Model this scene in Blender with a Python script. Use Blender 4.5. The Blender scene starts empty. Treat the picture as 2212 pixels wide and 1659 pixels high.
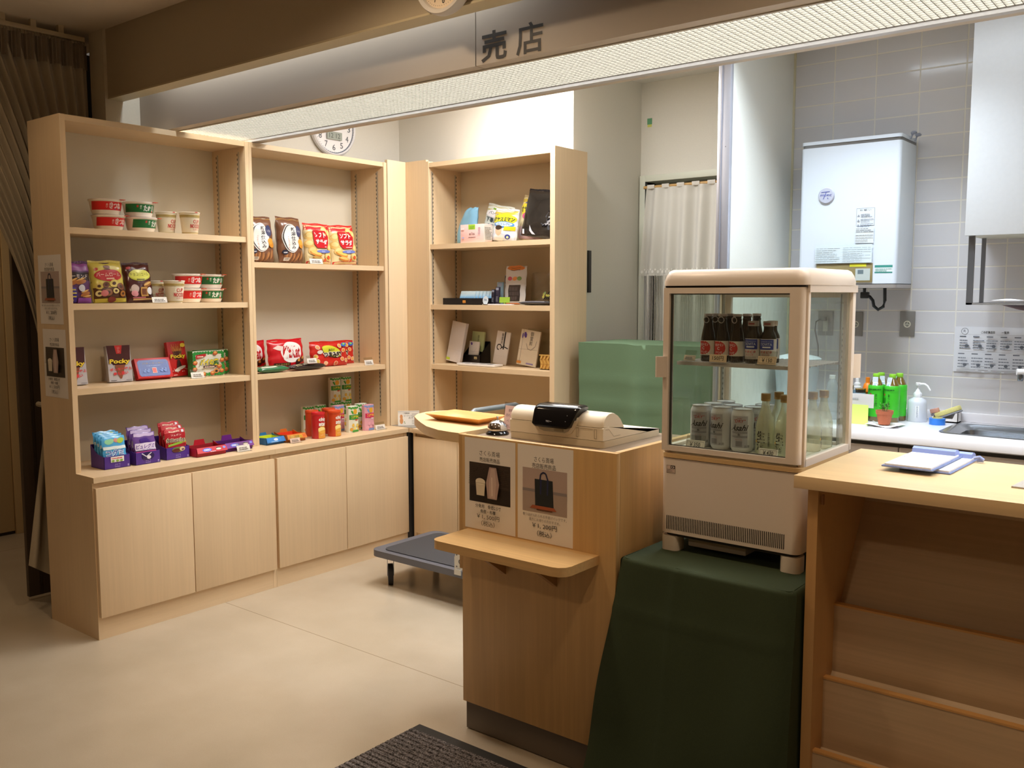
import bpy, bmesh, math, random
from mathutils import Matrix, Vector
random.seed(11)
SC = bpy.context.scene
COL = SC.collection
PI = math.pi


# ---------------------------------------------------------------- materials
def lin(h):
    h = h.lstrip('#')
    out = []
    for i in (0, 2, 4):
        c = int(h[i:i + 2], 16) / 255
        out.append(c / 12.92 if c <= .04045 else ((c + .055) / 1.055) ** 2.4)
    return tuple(out)


_M = {}


def new_mat(name):
    m = bpy.data.materials.new(name)
    m.use_nodes = True
    nt = m.node_tree
    return m, nt, nt.nodes['Principled BSDF']


def P(hx, rough=.5, metal=0., emit=0., spec=.5):
    """plain coloured surface"""
    k = (hx, rough, metal, emit, spec)
    if k not in _M:
        m, nt, b = new_mat('surface_' + hx.lstrip('#'))
        c = lin(hx) + (1,)
        b.inputs['Base Color'].default_value = c
        b.inputs['Roughness'].default_value = rough
        b.inputs['Metallic'].default_value = metal
        b.inputs['Specular IOR Level'].default_value = spec
        if emit:
            b.inputs['Emission Color'].default_value = c
            b.inputs['Emission Strength'].default_value = emit
        _M[k] = m
    return _M[k]


def wood(name, hx, along=2, amt=.07, rough=.42):
    """laminate with a fine straight grain along one axis"""
    k = ('wood', name)
    if k in _M:
        return _M[k]
    m, nt, b = new_mat(name)
    N, L = nt.nodes.new, nt.links.new
    tc = N('ShaderNodeTexCoord')
    mp = N('ShaderNodeMapping')
    sc = [90., 90., 90.]
    sc[along] = 2.5
    mp.inputs['Scale'].default_value = sc
    n1 = N('ShaderNodeTexNoise')
    n1.inputs['Scale'].default_value = 1.
    n1.inputs['Detail'].default_value = 5
    mp2 = N('ShaderNodeMapping')
    sc2 = [9., 9., 9.]
    sc2[along] = .8
    mp2.inputs['Scale'].default_value = sc2
    n2 = N('ShaderNodeTexNoise')
    n2.inputs['Scale'].default_value = 1.
    ad = N('ShaderNodeMath')
    ad.operation = 'ADD'
    cr = N('ShaderNodeValToRGB')
    c = lin(hx)
    cr.color_ramp.elements[0].position = .7
    cr.color_ramp.elements[1].position = 1.3 / 1.35
    cr.color_ramp.elements[0].color = tuple(x * (1 - amt) for x in c) + (1,)
    cr.color_ramp.elements[1].color = tuple(min(1, x * (1 + amt)) for x in c) + (1,)
    L(tc.outputs['Object'], mp.inputs['Vector'])
    L(tc.outputs['Object'], mp2.inputs['Vector'])
    L(mp.outputs[0], n1.inputs['Vector'])
    L(mp2.outputs[0], n2.inputs['Vector'])
    L(n1.outputs[0], ad.inputs[0])
    L(n2.outputs[0], ad.inputs[1])
    mul = N('ShaderNodeMath')
    mul.operation = 'MULTIPLY'
    mul.inputs[1].default_value = .8
    L(ad.outputs[0], mul.inputs[0])
    L(mul.outputs[0], cr.inputs[0])
    L(cr.outputs[0], b.inputs['Base Color'])
    b.inputs['Roughness'].default_value = rough
    _M[k] = m
    return m


def mottled(name, hx, scale=40, amt=.06, rough=.8, bump=0., spec=.4):
    k = ('mot', name)
    if k in _M:
        return _M[k]
    m, nt, b = new_mat(name)
    N, L = nt.nodes.new, nt.links.new
    tc = N('ShaderNodeTexCoord')
    n1 = N('ShaderNodeTexNoise')
    n1.inputs['Scale'].default_value = scale
    n1.inputs['Detail'].default_value = 6
    cr = N('ShaderNodeValToRGB')
    c = lin(hx)
    cr.color_ramp.elements[0].position = .3
    cr.color_ramp.elements[1].position = .7
    cr.color_ramp.elements[0].color = tuple(x * (1 - amt) for x in c) + (1,)
    cr.color_ramp.elements[1].color = tuple(min(1, x * (1 + amt)) for x in c) + (1,)
    L(tc.outputs['Object'], n1.inputs['Vector'])
    L(n1.outputs[0], cr.inputs[0])
    L(cr.outputs[0], b.inputs['Base Color'])
    b.inputs['Roughness'].default_value = rough
    b.inputs['Specular IOR Level'].default_value = spec
    if bump:
        bp = N('ShaderNodeBump')
        bp.inputs['Strength'].default_value = bump
        bp.inputs['Distance'].default_value = .002
        L(n1.outputs[0], bp.inputs['Height'])
        L(bp.outputs[0], b.inputs['Normal'])
    _M[k] = m
    return m


def grazing(nt, sock, base):
    """mirror share: small head-on, rising steeply at grazing angles, the same from both sides"""
    N, L = nt.nodes.new, nt.links.new
    lw = N('ShaderNodeLayerWeight')
    lw.inputs['Blend'].default_value = .5
    pw = N('ShaderNodeMath')
    pw.operation = 'POWER'
    pw.inputs[1].default_value = 4.5
    mr = N('ShaderNodeMapRange')
    mr.inputs['To Min'].default_value = base
    mr.inputs['To Max'].default_value = .85
    L(lw.outputs['Facing'], pw.inputs[0])
    L(pw.outputs[0], mr.inputs['Value'])
    L(mr.outputs[0], sock)


def thin_glass(name, hx='#f2f7f4', refl=.06, rough=.02, dirt=0.):
    """a pane: mostly transparent, mirror-like at grazing angles"""
    k = ('glass', name)
    if k in _M:
        return _M[k]
    m = bpy.data.materials.new(name)
    m.use_nodes = True
    nt = m.node_tree
    nt.nodes.clear()
    N, L = nt.nodes.new, nt.links.new
    out = N('ShaderNodeOutputMaterial')
    tr = N('ShaderNodeBsdfTransparent')
    tr.inputs[0].default_value = lin(hx) + (1,)
    gl = N('ShaderNodeBsdfGlossy')
    gl.inputs['Roughness'].default_value = rough
    mx = N('ShaderNodeMixShader')
    grazing(nt, mx.inputs[0], refl)
    L(tr.outputs[0], mx.inputs[1])
    L(gl.outputs[0], mx.inputs[2])
    last = mx
    if dirt:
        tc = N('ShaderNodeTexCoord')
        mp = N('ShaderNodeMapping')
        mp.inputs['Scale'].default_value = (160, 160, 22)
        no = N('ShaderNodeTexNoise')
        no.inputs['Scale'].default_value = 1
        no.inputs['Detail'].default_value = 8
        cr = N('ShaderNodeValToRGB')
        cr.color_ramp.elements[0].position = .5
        cr.color_ramp.elements[1].position = .8
        cr.color_ramp.elements[0].color = (dirt * .2,) * 3 + (1,)
        cr.color_ramp.elements[1].color = (dirt,) * 3 + (1,)
        df = N('ShaderNodeBsdfDiffuse')
        df.inputs[0].default_value = (.75, .78, .76, 1)
        m2 = N('ShaderNodeMixShader')
        L(tc.outputs['Object'], mp.inputs[0])
        L(mp.outputs[0], no.inputs['Vector'])
        L(no.outputs[0], cr.inputs[0])
        L(cr.outputs[0], m2.inputs[0])
        L(mx.outputs[0], m2.inputs[1])
        L(df.outputs[0], m2.inputs[2])
        last = m2
    L(last.outputs[0], out.inputs[0])
    _M[k] = m
    return m


def tinted(name, hx, body, alpha, rough=.06):
    """coloured bottle glass or clear plastic: part diffuse body, part see-through, with gloss"""
    k = ('tint', name)
    if k in _M:
        return _M[k]
    m = bpy.data.materials.new(name)
    m.use_nodes = True
    nt = m.node_tree
    nt.nodes.clear()
    N, L = nt.nodes.new, nt.links.new
    out = N('ShaderNodeOutputMaterial')
    tr = N('ShaderNodeBsdfTransparent')
    tr.inputs[0].default_value = lin(hx) + (1,)
    pb = N('ShaderNodeBsdfPrincipled')
    pb.inputs['Base Color'].default_value = lin(body) + (1,)
    pb.inputs['Roughness'].default_value = rough
    mx = N('ShaderNodeMixShader')
    mx.inputs[0].default_value = alpha
    L(tr.outputs[0], mx.inputs[1])
    L(pb.outputs[0], mx.inputs[2])
    gl = N('ShaderNodeBsdfGlossy')
    gl.inputs['Roughness'].default_value = rough
    m2 = N('ShaderNodeMixShader')
    grazing(nt, m2.inputs[0], .05)
    L(mx.outputs[0], m2.inputs[1])
    L(gl.outputs[0], m2.inputs[2])
    L(m2.outputs[0], out.inputs[0])
    _M[k] = m
    return m


def tiles(name, axis_x=0, tile='#b3b3b8', grout='#d3d0c8', w=.1965, h=.1, ox=0., oz=0., mortar=.0035):
    m, nt, b = new_mat(name)
    N, L = nt.nodes.new, nt.links.new
    tc = N('ShaderNodeTexCoord')
    sp = N('ShaderNodeSeparateXYZ')
    cb = N('ShaderNodeCombineXYZ')
    ax = N('ShaderNodeMath')
    ax.inputs[1].default_value = ox
    az = N('ShaderNodeMath')
    az.inputs[1].default_value = oz
    br = N('ShaderNodeTexBrick')
    br.offset = 0
    br.inputs['Scale'].default_value = 1
    br.inputs['Brick Width'].default_value = w
    br.inputs['Row Height'].default_value = h
    br.inputs['Mortar Size'].default_value = mortar
    br.inputs['Mortar Smooth'].default_value = .3
    c = lin(tile)
    br.inputs['Color1'].default_value = tuple(x * .97 for x in c) + (1,)
    br.inputs['Color2'].default_value = tuple(x * 1.03 for x in c) + (1,)
    br.inputs['Mortar'].default_value = lin(grout) + (1,)
    L(tc.outputs['Object'], sp.inputs[0])
    L(sp.outputs[axis_x], ax.inputs[0])
    L(sp.outputs[2], az.inputs[0])
    L(ax.outputs[0], cb.inputs[0])
    L(az.outputs[0], cb.inputs[1])
    L(cb.outputs[0], br.inputs['Vector'])
    L(br.outputs['Color'], b.inputs['Base Color'])
    rg = N('ShaderNodeMapRange')
    rg.inputs['To Min'].default_value = .13
    rg.inputs['To Max'].default_value = .7
    L(br.outputs['Fac'], rg.inputs['Value'])
    L(rg.outputs[0], b.inputs['Roughness'])
    bp = N('ShaderNodeBump')
    bp.invert = True
    bp.inputs['Strength'].default_value = .5
    bp.inputs['Distance'].default_value = .002
    L(br.outputs['Fac'], bp.inputs['Height'])
    L(bp.outputs[0], b.inputs['Normal'])
    return m


# ---------------------------------------------------------------- text outlines
_T = {}


def glyphs(body, bold=0., gap=.85):
    """2-D triangles of a piece of lettering, normalised to its own bounding box"""
    k = (body, bold, gap)
    if k not in _T:
        cu = bpy.data.curves.new('lettering', 'FONT')
        cu.body = body
        cu.align_x = 'CENTER'
        cu.space_line = gap
        cu.resolution_u = 2
        cu.offset = bold
        ob = bpy.data.objects.new('lettering', cu)
        COL.objects.link(ob)
        dg = bpy.context.evaluated_depsgraph_get()
        me = bpy.data.meshes.new_from_object(ob.evaluated_get(dg))
        vs = [(v.co.x, v.co.y) for v in me.vertices]
        fs = [tuple(p.vertices) for p in me.polygons]
        bpy.data.objects.remove(ob)
        bpy.data.curves.remove(cu)
        bpy.data.meshes.remove(me)
        x0, x1 = min(v[0] for v in vs), max(v[0] for v in vs)
        y0, y1 = min(v[1] for v in vs), max(v[1] for v in vs)
        sx, sy = max(x1 - x0, 1e-6), max(y1 - y0, 1e-6)
        _T[k] = ([((x - x0) / sx - .5, (y - y0) / sy - .5) for x, y in vs], fs)
    return _T[k]


# ---------------------------------------------------------------- mesh builder
class MB:
    def __init__(s):
        s.v, s.f, s.mi, s.mats = [], [], [], []
        s.M = None

    def slot(s, m):
        if m not in s.mats:
            s.mats.append(m)
        return s.mats.index(m)

    def add(s, vs, fs, m):
        b = len(s.v)
        if s.M is not None:
            vs = [s.M @ Vector(v) for v in vs]
        s.v.extend(tuple(v) for v in vs)
        i = s.slot(m)
        for f in fs:
            s.f.append(tuple(b + j for j in f))
            s.mi.append(i)
        return s

    def box(s, x0, x1, y0, y1, z0, z1, m, bev=0., seg=2):
        if bev:
            bm = bmesh.new()
            bmesh.ops.create_cube(bm, size=1)
            for v in bm.verts:
                v.co = Vector((x0 if v.co.x < 0 else x1, y0 if v.co.y < 0 else y1, z0 if v.co.z < 0 else z1))
            bmesh.ops.bevel(bm, geom=bm.edges[:], offset=bev, segments=seg, affect='EDGES', profile=.5)
            bm.verts.index_update()
            s.add([v.co.copy() for v in bm.verts], [tuple(v.index for v in f.verts) for f in bm.faces], m)
            bm.free()
            return s
        vs = [(x, y, z) for z in (z0, z1) for y in (y0, y1) for x in (x0, x1)]
        return s.add(vs, [(0, 2, 3, 1), (4, 5, 7, 6), (0, 1, 5, 4), (2, 6, 7, 3), (0, 4, 6, 2), (1, 3, 7, 5)], m)

    def lathe(s, prof, m, seg=32, c=(0, 0, 0), ms=None, sy=1.):
        vs, n = [], len(prof)
        for r, z in prof:
            for k in range(seg):
                a = 2 * PI * k / seg
                vs.append((c[0] + r * math.cos(a), c[1] + sy * r * math.sin(a), c[2] + z))
        for i in range(n - 1):
            fs = [(k, (k + 1) % seg, seg + (k + 1) % seg, seg + k) for k in range(seg)]
            s.add(vs[i * seg:(i + 2) * seg], fs, ms[i] if ms else m)
        if prof[0][0] > 1e-5:
            s.add(vs[:seg], [tuple(range(seg))[::-1]], ms[0] if ms else m)
        if prof[-1][0] > 1e-5:
            s.add(vs[-seg:], [tuple(range(seg))], ms[-1] if ms else m)
        return s

    def tube(s, pts, r, m, seg=8):
        pts = [Vector(p) for p in pts]
        vs = []
        up = Vector((.3, .2, 1)).normalized()
        n = len(pts)
        for i, p in enumerate(pts):
            t = (pts[min(i + 1, n - 1)] - pts[max(i - 1, 0)]).normalized()
            a = t.cross(up)
            if a.length < 1e-3:
                a = t.cross(Vector((1, 0, 0)))
            a.normalize()
            b = t.cross(a)
            rr = r[i] if isinstance(r, (list, tuple)) else r
            for k in range(seg):
                q = 2 * PI * k / seg
                vs.append(p + a * (rr * math.cos(q)) + b * (rr * math.sin(q)))
        fs = [(i * seg + k, i * seg + (k + 1) % seg, (i + 1) * seg + (k + 1) % seg, (i + 1) * seg + k) for i in range(n - 1) for k in range(seg)]
        fs += [tuple(range(seg))[::-1], tuple(range((n - 1) * seg, n * seg))]
        return s.add(vs, fs, m)

    def prism(s, poly, h0, h1, m, axis='z'):
        f = {'z': lambda a, b, h: (a, b, h), 'x': lambda a, b, h: (h, a, b), 'y': lambda a, b, h: (a, h, b)}[axis]
        n = len(poly)
        vs = [f(a, b, h) for h in (h0, h1) for a, b in poly]
        fs = [tuple(range(n))[::-1], tuple(range(n, 2 * n))] + [(i, (i + 1) % n, n + (i + 1) % n, n + i) for i in range(n)]
        return s.add(vs, fs, m)

    def grid(s, fn, nu, nv, m):
        vs = [fn(i / nu, j / nv) for j in range(nv + 1) for i in range(nu + 1)]
        w = nu + 1
        return s.add(vs, [(j * w + i, j * w + i + 1, (j + 1) * w + i + 1, (j + 1) * w + i) for j in range(nv) for i in range(nu)], m)

    def face(s, fn, step=None, lift=None):
        return Face(s, fn, step, lift)

    def mesh(s, off=(0, 0, 0)):
        me = bpy.data.meshes.new('mesh')
        me.from_pydata([(v[0] - off[0], v[1] - off[1], v[2] - off[2]) for v in s.v], [], s.f)
        for m in s.mats:
            me.materials.append(m)
        me.polygons.foreach_set('material_index', s.mi)
        me.polygons.foreach_set('use_smooth', [True] * len(s.f))
        bm = bmesh.new()
        bm.from_mesh(me)
        bmesh.ops.remove_doubles(bm, verts=bm.verts, dist=1e-6)
        bmesh.ops.recalc_face_normals(bm, faces=bm.faces)
        bm.to_mesh(me)
        bm.free()
        me.set_sharp_from_angle(angle=math.radians(38))
        me.update()
        return me


class Face:
    """printed shapes laid on a surface fn(u, v, layer) -> point; every shape sits a hair above the last"""

    def __init__(s, mb, fn, step=None, lift=None):
        s.mb, s.fn, s.step, s.l = mb, fn, step, .0003 if lift is None else lift
        s.dl = .00012 if lift is None else .00025

    def put(s, pts, fs, m):
        s.l += s.dl
        s.mb.add([s.fn(u, v, s.l) for u, v in pts], fs, m)
        return s

    def rect(s, u0, u1, v0, v1, m):
        if s.step:
            nu = max(1, int(abs(u1 - u0) / s.step))
            nv = max(1, int(abs(v1 - v0) / s.step))
        else:
            nu = nv = 1
        pts = [(u0 + (u1 - u0) * i / nu, v0 + (v1 - v0) * j / nv) for j in range(nv + 1) for i in range(nu + 1)]
        w = nu + 1
        return s.put(pts, [(j * w + i, j * w + i + 1, (j + 1) * w + i + 1, (j + 1) * w + i) for j in range(nv) for i in range(nu)], m)

    def ell(s, cx, cy, rx, ry, m, n=24, rot=0.):
        rings = max(2, int(max(rx, ry) / s.step * 1.3) + 1) if s.step else 1
        pts, fs = [(cx, cy)], []
        ca, sa = math.cos(rot), math.sin(rot)
        for k in range(1, rings + 1):
            for i in range(n):
                a = 2 * PI * i / n
                x, y = rx * math.cos(a) * k / rings, ry * math.sin(a) * k / rings
                pts.append((cx + x * ca - y * sa, cy + x * sa + y * ca))
        for i in range(n):
            fs.append((0, 1 + i, 1 + (i + 1) % n))
        for k in range(rings - 1):
            for i in range(n):
                a, b = 1 + k * n + i, 1 + k * n + (i + 1) % n
                fs.append((a, a + n, b + n, b))
        return s.put(pts, fs, m)

    def poly(s, pts, m):
        return s.put(pts, [tuple(range(len(pts)))], m)

    def line(s, pts, w, m):
        for (a, b), (c, d) in zip(pts, pts[1:]):
            L = math.hypot(c - a, d - b) or 1
            nx, ny = -(d - b) / L * w / 2, (c - a) / L * w / 2
            s.put([(a + nx, b + ny), (a - nx, b - ny), (c - nx, d - ny), (c + nx, d + ny)], [(0, 1, 2, 3)], m)
        return s

    def frame(s, u0, u1, v0, v1, w, m):
        s.rect(u0, u1, v0, v0 + w, m).rect(u0, u1, v1 - w, v1, m)
        return s.rect(u0, u0 + w, v0, v1, m).rect(u1 - w, u1, v0, v1, m)

    def text(s, body, cx, cy, w, h, m, bold=0., slant=0., rot=0., gap=.85):
        vs, fs = glyphs(body, bold, gap)
        ca, sa = math.cos(rot), math.sin(rot)
        pts = []
        for x, y in vs:
            a, b = x * w + slant * y * h, y * h
            pts.append((cx + a * ca - b * sa, cy + a * sa + b * ca))
        return s.put(pts, fs, m)

    def outlined(s, body, cx, cy, w, h, m, edge, bold=.02, t=.05, **k):
        s.text(body, cx, cy, w * 1.06, h * 1.1, edge, bold + t, **k)
        return s.text(body, cx, cy, w, h, m, bold, **k)

    def bars(s, u0, u1, v0, v1, n, m, fill=.45, seed=1):
        """unreadably small print, as rows of short bars"""
        r = random.Random(seed)
        dv = (v1 - v0) / n
        for i in range(n):
            a = u0
            e = u1 - (u1 - u0) * r.choice((0, 0, .12, .3))
            while a < e - 1e-5:
                b = min(e, a + (u1 - u0) * r.uniform(.08, .3))
                s.rect(a, b, v1 - dv * (i + 1), v1 - dv * (i + 1 - fill), m)
                a = b + (u1 - u0) * .03
        return s


def flat(y=0., yaw=0.):
    return lambda u, v, l: (u, y - l, v)


def flatx(x):
    """a face looking towards +X whose u runs along +Y"""
    return lambda u, v, l: (x + l, u, v)


def top(z):
    return lambda u, v, l: (u, v, z + l)


def cyl(rf, z0=0., c=(0, 0)):
    """wrap round a turned body; u is arc length from the front (-Y)"""
    def fn(u, v, l):
        r = (rf(v) if callable(rf) else rf)
        a = u / max(r, 1e-4)
        return (c[0] + (r + l) * math.sin(a), c[1] - (r + l) * math.cos(a), z0 + v)
    return fn


# ---------------------------------------------------------------- objects
def link(o):
    COL.objects.link(o)
    return o


def setp(o, label=None, cat=None, group=None, kind=None):
    for k, v in (('label', label), ('category', cat), ('group', group), ('kind', kind)):
        if v:
            o[k] = v
    return o


def thing(name, label, cat, loc=(0, 0, 0), rz=0., group=None, lean=0., ry=0.):
    o = link(bpy.data.objects.new(name, None))
    o.empty_display_size = .02
    o.location = loc
    o.rotation_euler = (-lean, ry, rz)
    return setp(o, label, cat, group)


def part(mb, name, parent, label=None, world=False, kind=None):
    off = parent.location if world and parent.parent is None else (parent.parent.location if world else (0, 0, 0))
    o = link(bpy.data.objects.new(name, mb.mesh(off)))
    o.parent = parent
    return setp(o, label, kind=kind)


def solo(mb, name, label, cat, loc=(0, 0, 0), rz=0., group=None, lean=0., world=False, ry=0.):
    o = link(bpy.data.objects.new(name, mb.mesh(loc if world else (0, 0, 0))))
    if lean or ry:
        # a tilted thing rests on its lowest corner
        E = Matrix.Rotation(ry, 3, 'Y') @ Matrix.Rotation(-lean, 3, 'X')
        low = min((E @ v.co).z for v in o.data.vertices)
        loc = (loc[0], loc[1], loc[2] - low)
    o.location = loc
    o.rotation_euler = (-lean, ry, rz)
    return setp(o, label, cat, group)


def struct(mb, name, parent=None):
    o = link(bpy.data.objects.new(name, mb.mesh()))
    if parent:
        o.parent = parent
    else:
        o['kind'] = 'structure'
    return o


def dup(root, loc, rz=None, label=None, group=None, lean=None):
    def cp(o, par=None):
        c = o.copy()
        COL.objects.link(c)
        if par:
            c.parent = par
        for ch in [x for x in bpy.data.objects if x.parent == o]:
            cp(ch, c)
        return c
    r = cp(root)
    r.location = loc
    e = list(r.rotation_euler)
    if rz is not None:
        e[2] = rz
    if lean is not None:
        e[0] = -lean
    r.rotation_euler = e
    return setp(r, label, group=group)


def sb(x, n, e=.5):
    """smooth bump that is 1 in the middle and 0 at +-1"""
    return max(0., 1 - abs(x) ** n) ** e
EMIT_LOUVER = 10.0
EXPOSURE = 0.7
AMBIENT = .08
_N, _C, _W = (1., .98, .94), (.80, .90, 1.), (1., .75, .49)
# the room's lamps and one added shop fill: shop ceiling, kitchen tubes, cove strip behind the beam, warm hall downlights
LIGHTS = {
    'shop_ceiling_lamp': dict(t='a', loc=(-3.02, 3.72, 2.66), sx=.4, sy=.25, power=9, col=(1., .97, .97)),
    'shop_fill_light': dict(t='a', loc=(-2.75, 3.25, 2.66), sx=.5, sy=.3, power=17, col=_N),  # fill light added to brighten the left shelves and the floor by the cart
    'kitchen_tubes': dict(t='a', loc=(-1.3, 3.7, 2.64), sx=.8, sy=.2, power=12, col=_C, spread=1.9),
    'kitchen_tubes_b': dict(t='a', loc=(.35, 3.2, 2.64), sx=.9, sy=.3, power=13, col=_C, spread=2.2),
    'kitchen_glow': dict(t='a', loc=(-.85, 3.75, 2.65), sx=1.3, sy=.1, power=3.5, col=_C),
    'cove_strip': dict(t='a', loc=(-2.9, 2.315, 2.60), sx=2.0, sy=.05, power=5.5, col=_C),
    'hall_lamp_a': dict(t='s', loc=(-2.1, 1.55, 2.63), power=22, col=_W, ang=158, blend=.5),
    'hall_lamp_b': dict(t='s', loc=(-.5, 1.55, 2.63), power=20, col=_W, ang=158, blend=.5),
    'hall_lamp_c': dict(t='s', loc=(-3.5, 1.2, 2.63), power=9, col=_W, ang=150, blend=.5),
    'hall_lamp_d': dict(t='s', loc=(-1.0, -.6, 2.63), power=34, col=_W, ang=150),
    'hall_lamp_e': dict(t='s', loc=(-5.1, 1.6, 2.63), power=13, col=_W, ang=140),
}
# ================================================================ setting
MAPLE = wood('maple_laminate', '#d9bf9b', 2, .028)
MAPLE_H = wood('maple_laminate_level', '#d9bf9b', 1, .028)
MAPLE_X = wood('maple_laminate_cross', '#d9bf9b', 0, .028)
MAPLE_EDGE = wood('maple_edging', '#e3ccaa', 2, .03)
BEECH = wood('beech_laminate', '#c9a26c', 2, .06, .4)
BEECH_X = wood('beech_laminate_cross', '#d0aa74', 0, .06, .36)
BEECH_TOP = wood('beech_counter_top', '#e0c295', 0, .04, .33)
WALLP = mottled('wallpaper_offwhite', '#d9d6cd', 220, .02, .9, .15)
WALLW = mottled('wallpaper_warm', '#cdbfa8', 220, .02, .9, .15)
PAINT = P('#d8d8d2', .55)

# floor: pale vinyl with welded seams and a waxed shine
m, nt, b = new_mat('floor_vinyl')
N, L = nt.nodes.new, nt.links.new
tc = N('ShaderNodeTexCoord')
n1 = N('ShaderNodeTexNoise')
n1.inputs['Scale'].default_value = 2.2
n1.inputs['Detail'].default_value = 8
n2 = N('ShaderNodeTexNoise')
n2.inputs['Scale'].default_value = 260
cr = N('ShaderNodeValToRGB')
cr.color_ramp.elements[0].position = .35
cr.color_ramp.elements[1].position = .7
cr.color_ramp.elements[0].color = lin('#b2a48f') + (1,)
cr.color_ramp.elements[1].color = lin('#beb09c') + (1,)
br = N('ShaderNodeTexBrick')
br.offset = 0
br.inputs['Scale'].default_value = 1
br.inputs['Brick Width'].default_value = 9.1
br.inputs['Row Height'].default_value = 1.82
br.inputs['Mortar Size'].default_value = .0022
br.inputs['Color1'].default_value = (1, 1, 1, 1)
br.inputs['Color2'].default_value = (1, 1, 1, 1)
br.inputs['Mortar'].default_value = (.62, .58, .52, 1)
mp = N('ShaderNodeMapping')
mp.inputs['Location'].default_value = (4.55 + .9, -2.447 + 1.82 * 2, 0)
mu = N('ShaderNodeMix')
mu.data_type = 'RGBA'
mu.blend_type = 'MULTIPLY'
mu.inputs[0].default_value = 1
sp = N('ShaderNodeMix')
sp.data_type = 'RGBA'
sp.blend_type = 'MULTIPLY'
sp.inputs[0].default_value = .12
L(tc.outputs['Object'], n1.inputs['Vector'])
L(tc.outputs['Object'], n2.inputs['Vector'])
L(tc.outputs['Object'], mp.inputs[0])
L(mp.outputs[0], br.inputs['Vector'])
L(n1.outputs[0], cr.inputs[0])
L(cr.outputs[0], mu.inputs[6])
L(br.outputs['Color'], mu.inputs[7])
L(mu.outputs[2], sp.inputs[6])
L(n2.outputs[0], sp.inputs[7])
L(sp.outputs[2], b.inputs['Base Color'])
rr = N('ShaderNodeMapRange')
rr.inputs['To Min'].default_value = .17
rr.inputs['To Max'].default_value = .20
L(n1.outputs[0], rr.inputs['Value'])
L(rr.outputs[0], b.inputs['Roughness'])
FLOOR = m
struct(MB().box(-6.3, 2.6, -3.1, 5.4, -.06, 0, FLOOR), 'floor')

CEIL = mottled('ceiling_board', '#d4c7b5', 120, .02, .95, .1)
struct(MB().box(-6.3, 2.6, -3.1, 2.36, 2.65, 2.72, CEIL), 'ceiling')
struct(MB().box(-4.3, 2.6, 2.36, 5.4, 2.68, 2.75, P('#dcdad4', .9)), 'ceiling_shop')

# walls
struct(MB().box(-4.30, -4.18, 2.87, 4.1, 0, 2.68, WALLP), 'wall_left')
struct(MB().box(-4.255, -4.13, 2.19, 2.87, 0, 2.65, mottled('pier_paper', '#cfc5b2', 220, .02, .9, .15)), 'wall_pier')
struct(MB().box(-4.30, -2.863, 4.1, 5.3, 0, 2.68, WALLP), 'wall_back')
w = MB()
w.box(-2.863, -2.857, 4.797, 4.9, 0, 2.68, WALLP)
w.box(-2.857, -1.885, 4.797, 4.9, 2.145, 2.68, WALLP)
struct(w, 'wall_alcove')
FRAME = P('#d3d6c8', .5)
w = MB()
w.box(-2.857, -2.82, 4.775, 4.90, 0, 2.145, FRAME, .002)
w.box(-2.82, -1.9, 4.775, 4.90, 2.108, 2.145, FRAME, .002)
struct(w, 'door_1')
struct(MB().box(-2.857, -1.885, 4.93, 5.0, 0, 2.68, P('#cfcdc0', .9)), 'wall_store')
struct(MB().box(-1.885, -1.835, 3.85, 4.54, 0, 2.68, mottled('partition_paper', '#dcdcd4', 220, .015, .85, .1)), 'wall_partition')
w = MB()
ALU = P('#b9bac4', .32, .55)
w.box(-1.890, -1.831, 3.822, 3.85, 0, 2.68, ALU, .002)
w.box(-1.876, -1.870, 3.816, 3.823, 0, 2.68, ALU)
w.face(lambda u, v, l: (u, 3.822 - l, v)).ell(-1.85, 2.10, .0025, .0025, P('#6a6a70', .5))
struct(w, 'trim_1')
TILE = tiles('glazed_wall_tile', 0, '#cfced1', '#e0dcd3', .1965, .1, 1.632 + .1965 * 20, -.072 + .1)
struct(MB().box(-1.885, 2.6, 4.54, 4.66, 0, 2.68, TILE), 'wall_kitchen')
w = MB()
w.box(-1.836, -1.826, 4.532, 4.541, .913, 2.68, P('#cfcaae', .45))
struct(w, 'trim_2')
struct(MB().box(2.5, 2.6, -3.1, 4.54, 0, 2.68, WALLW), 'wall_right')
struct(MB().box(-6.3, 2.6, -3.2, -3.1, 0, 2.68, WALLW), 'wall_front')
struct(MB().box(-5.93, -5.81, -3.1, 4.4, 0, 2.68, WALLW), 'wall_hall')
struct(MB().box(-5.81, -4.3, 4.3, 4.4, 0, 2.68, WALLW), 'wall_hall_end')
# beige hall door seen at the far left
DOORP = P('#d2b98c', .45)
w = MB()
w.box(-5.812, -5.79, 1.55, 2.385, .02, 2.1, DOORP, .002)
w.box(-5.812, -5.775, 2.388, 2.60, .0, 2.16, DOORP, .002)
struct(w, 'door_2')
struct(MB().box(-5.811, -5.802, -3., 4.3, 0, .018, P('#3a3128', .5)), 'baseboard_hall')

# beam over the counter line and the sign fascia behind it
w = MB()
w.box(-4.255, 2.5, 2.205, 2.274, 2.346, 2.65, mottled('beam_paper', '#b5a892', 220, .02, .9, .1))
w.box(-4.255, 2.5, 2.203, 2.276, 2.340, 2.347, P('#c9bd9f', .5))
struct(w, 'trim_3')

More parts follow.
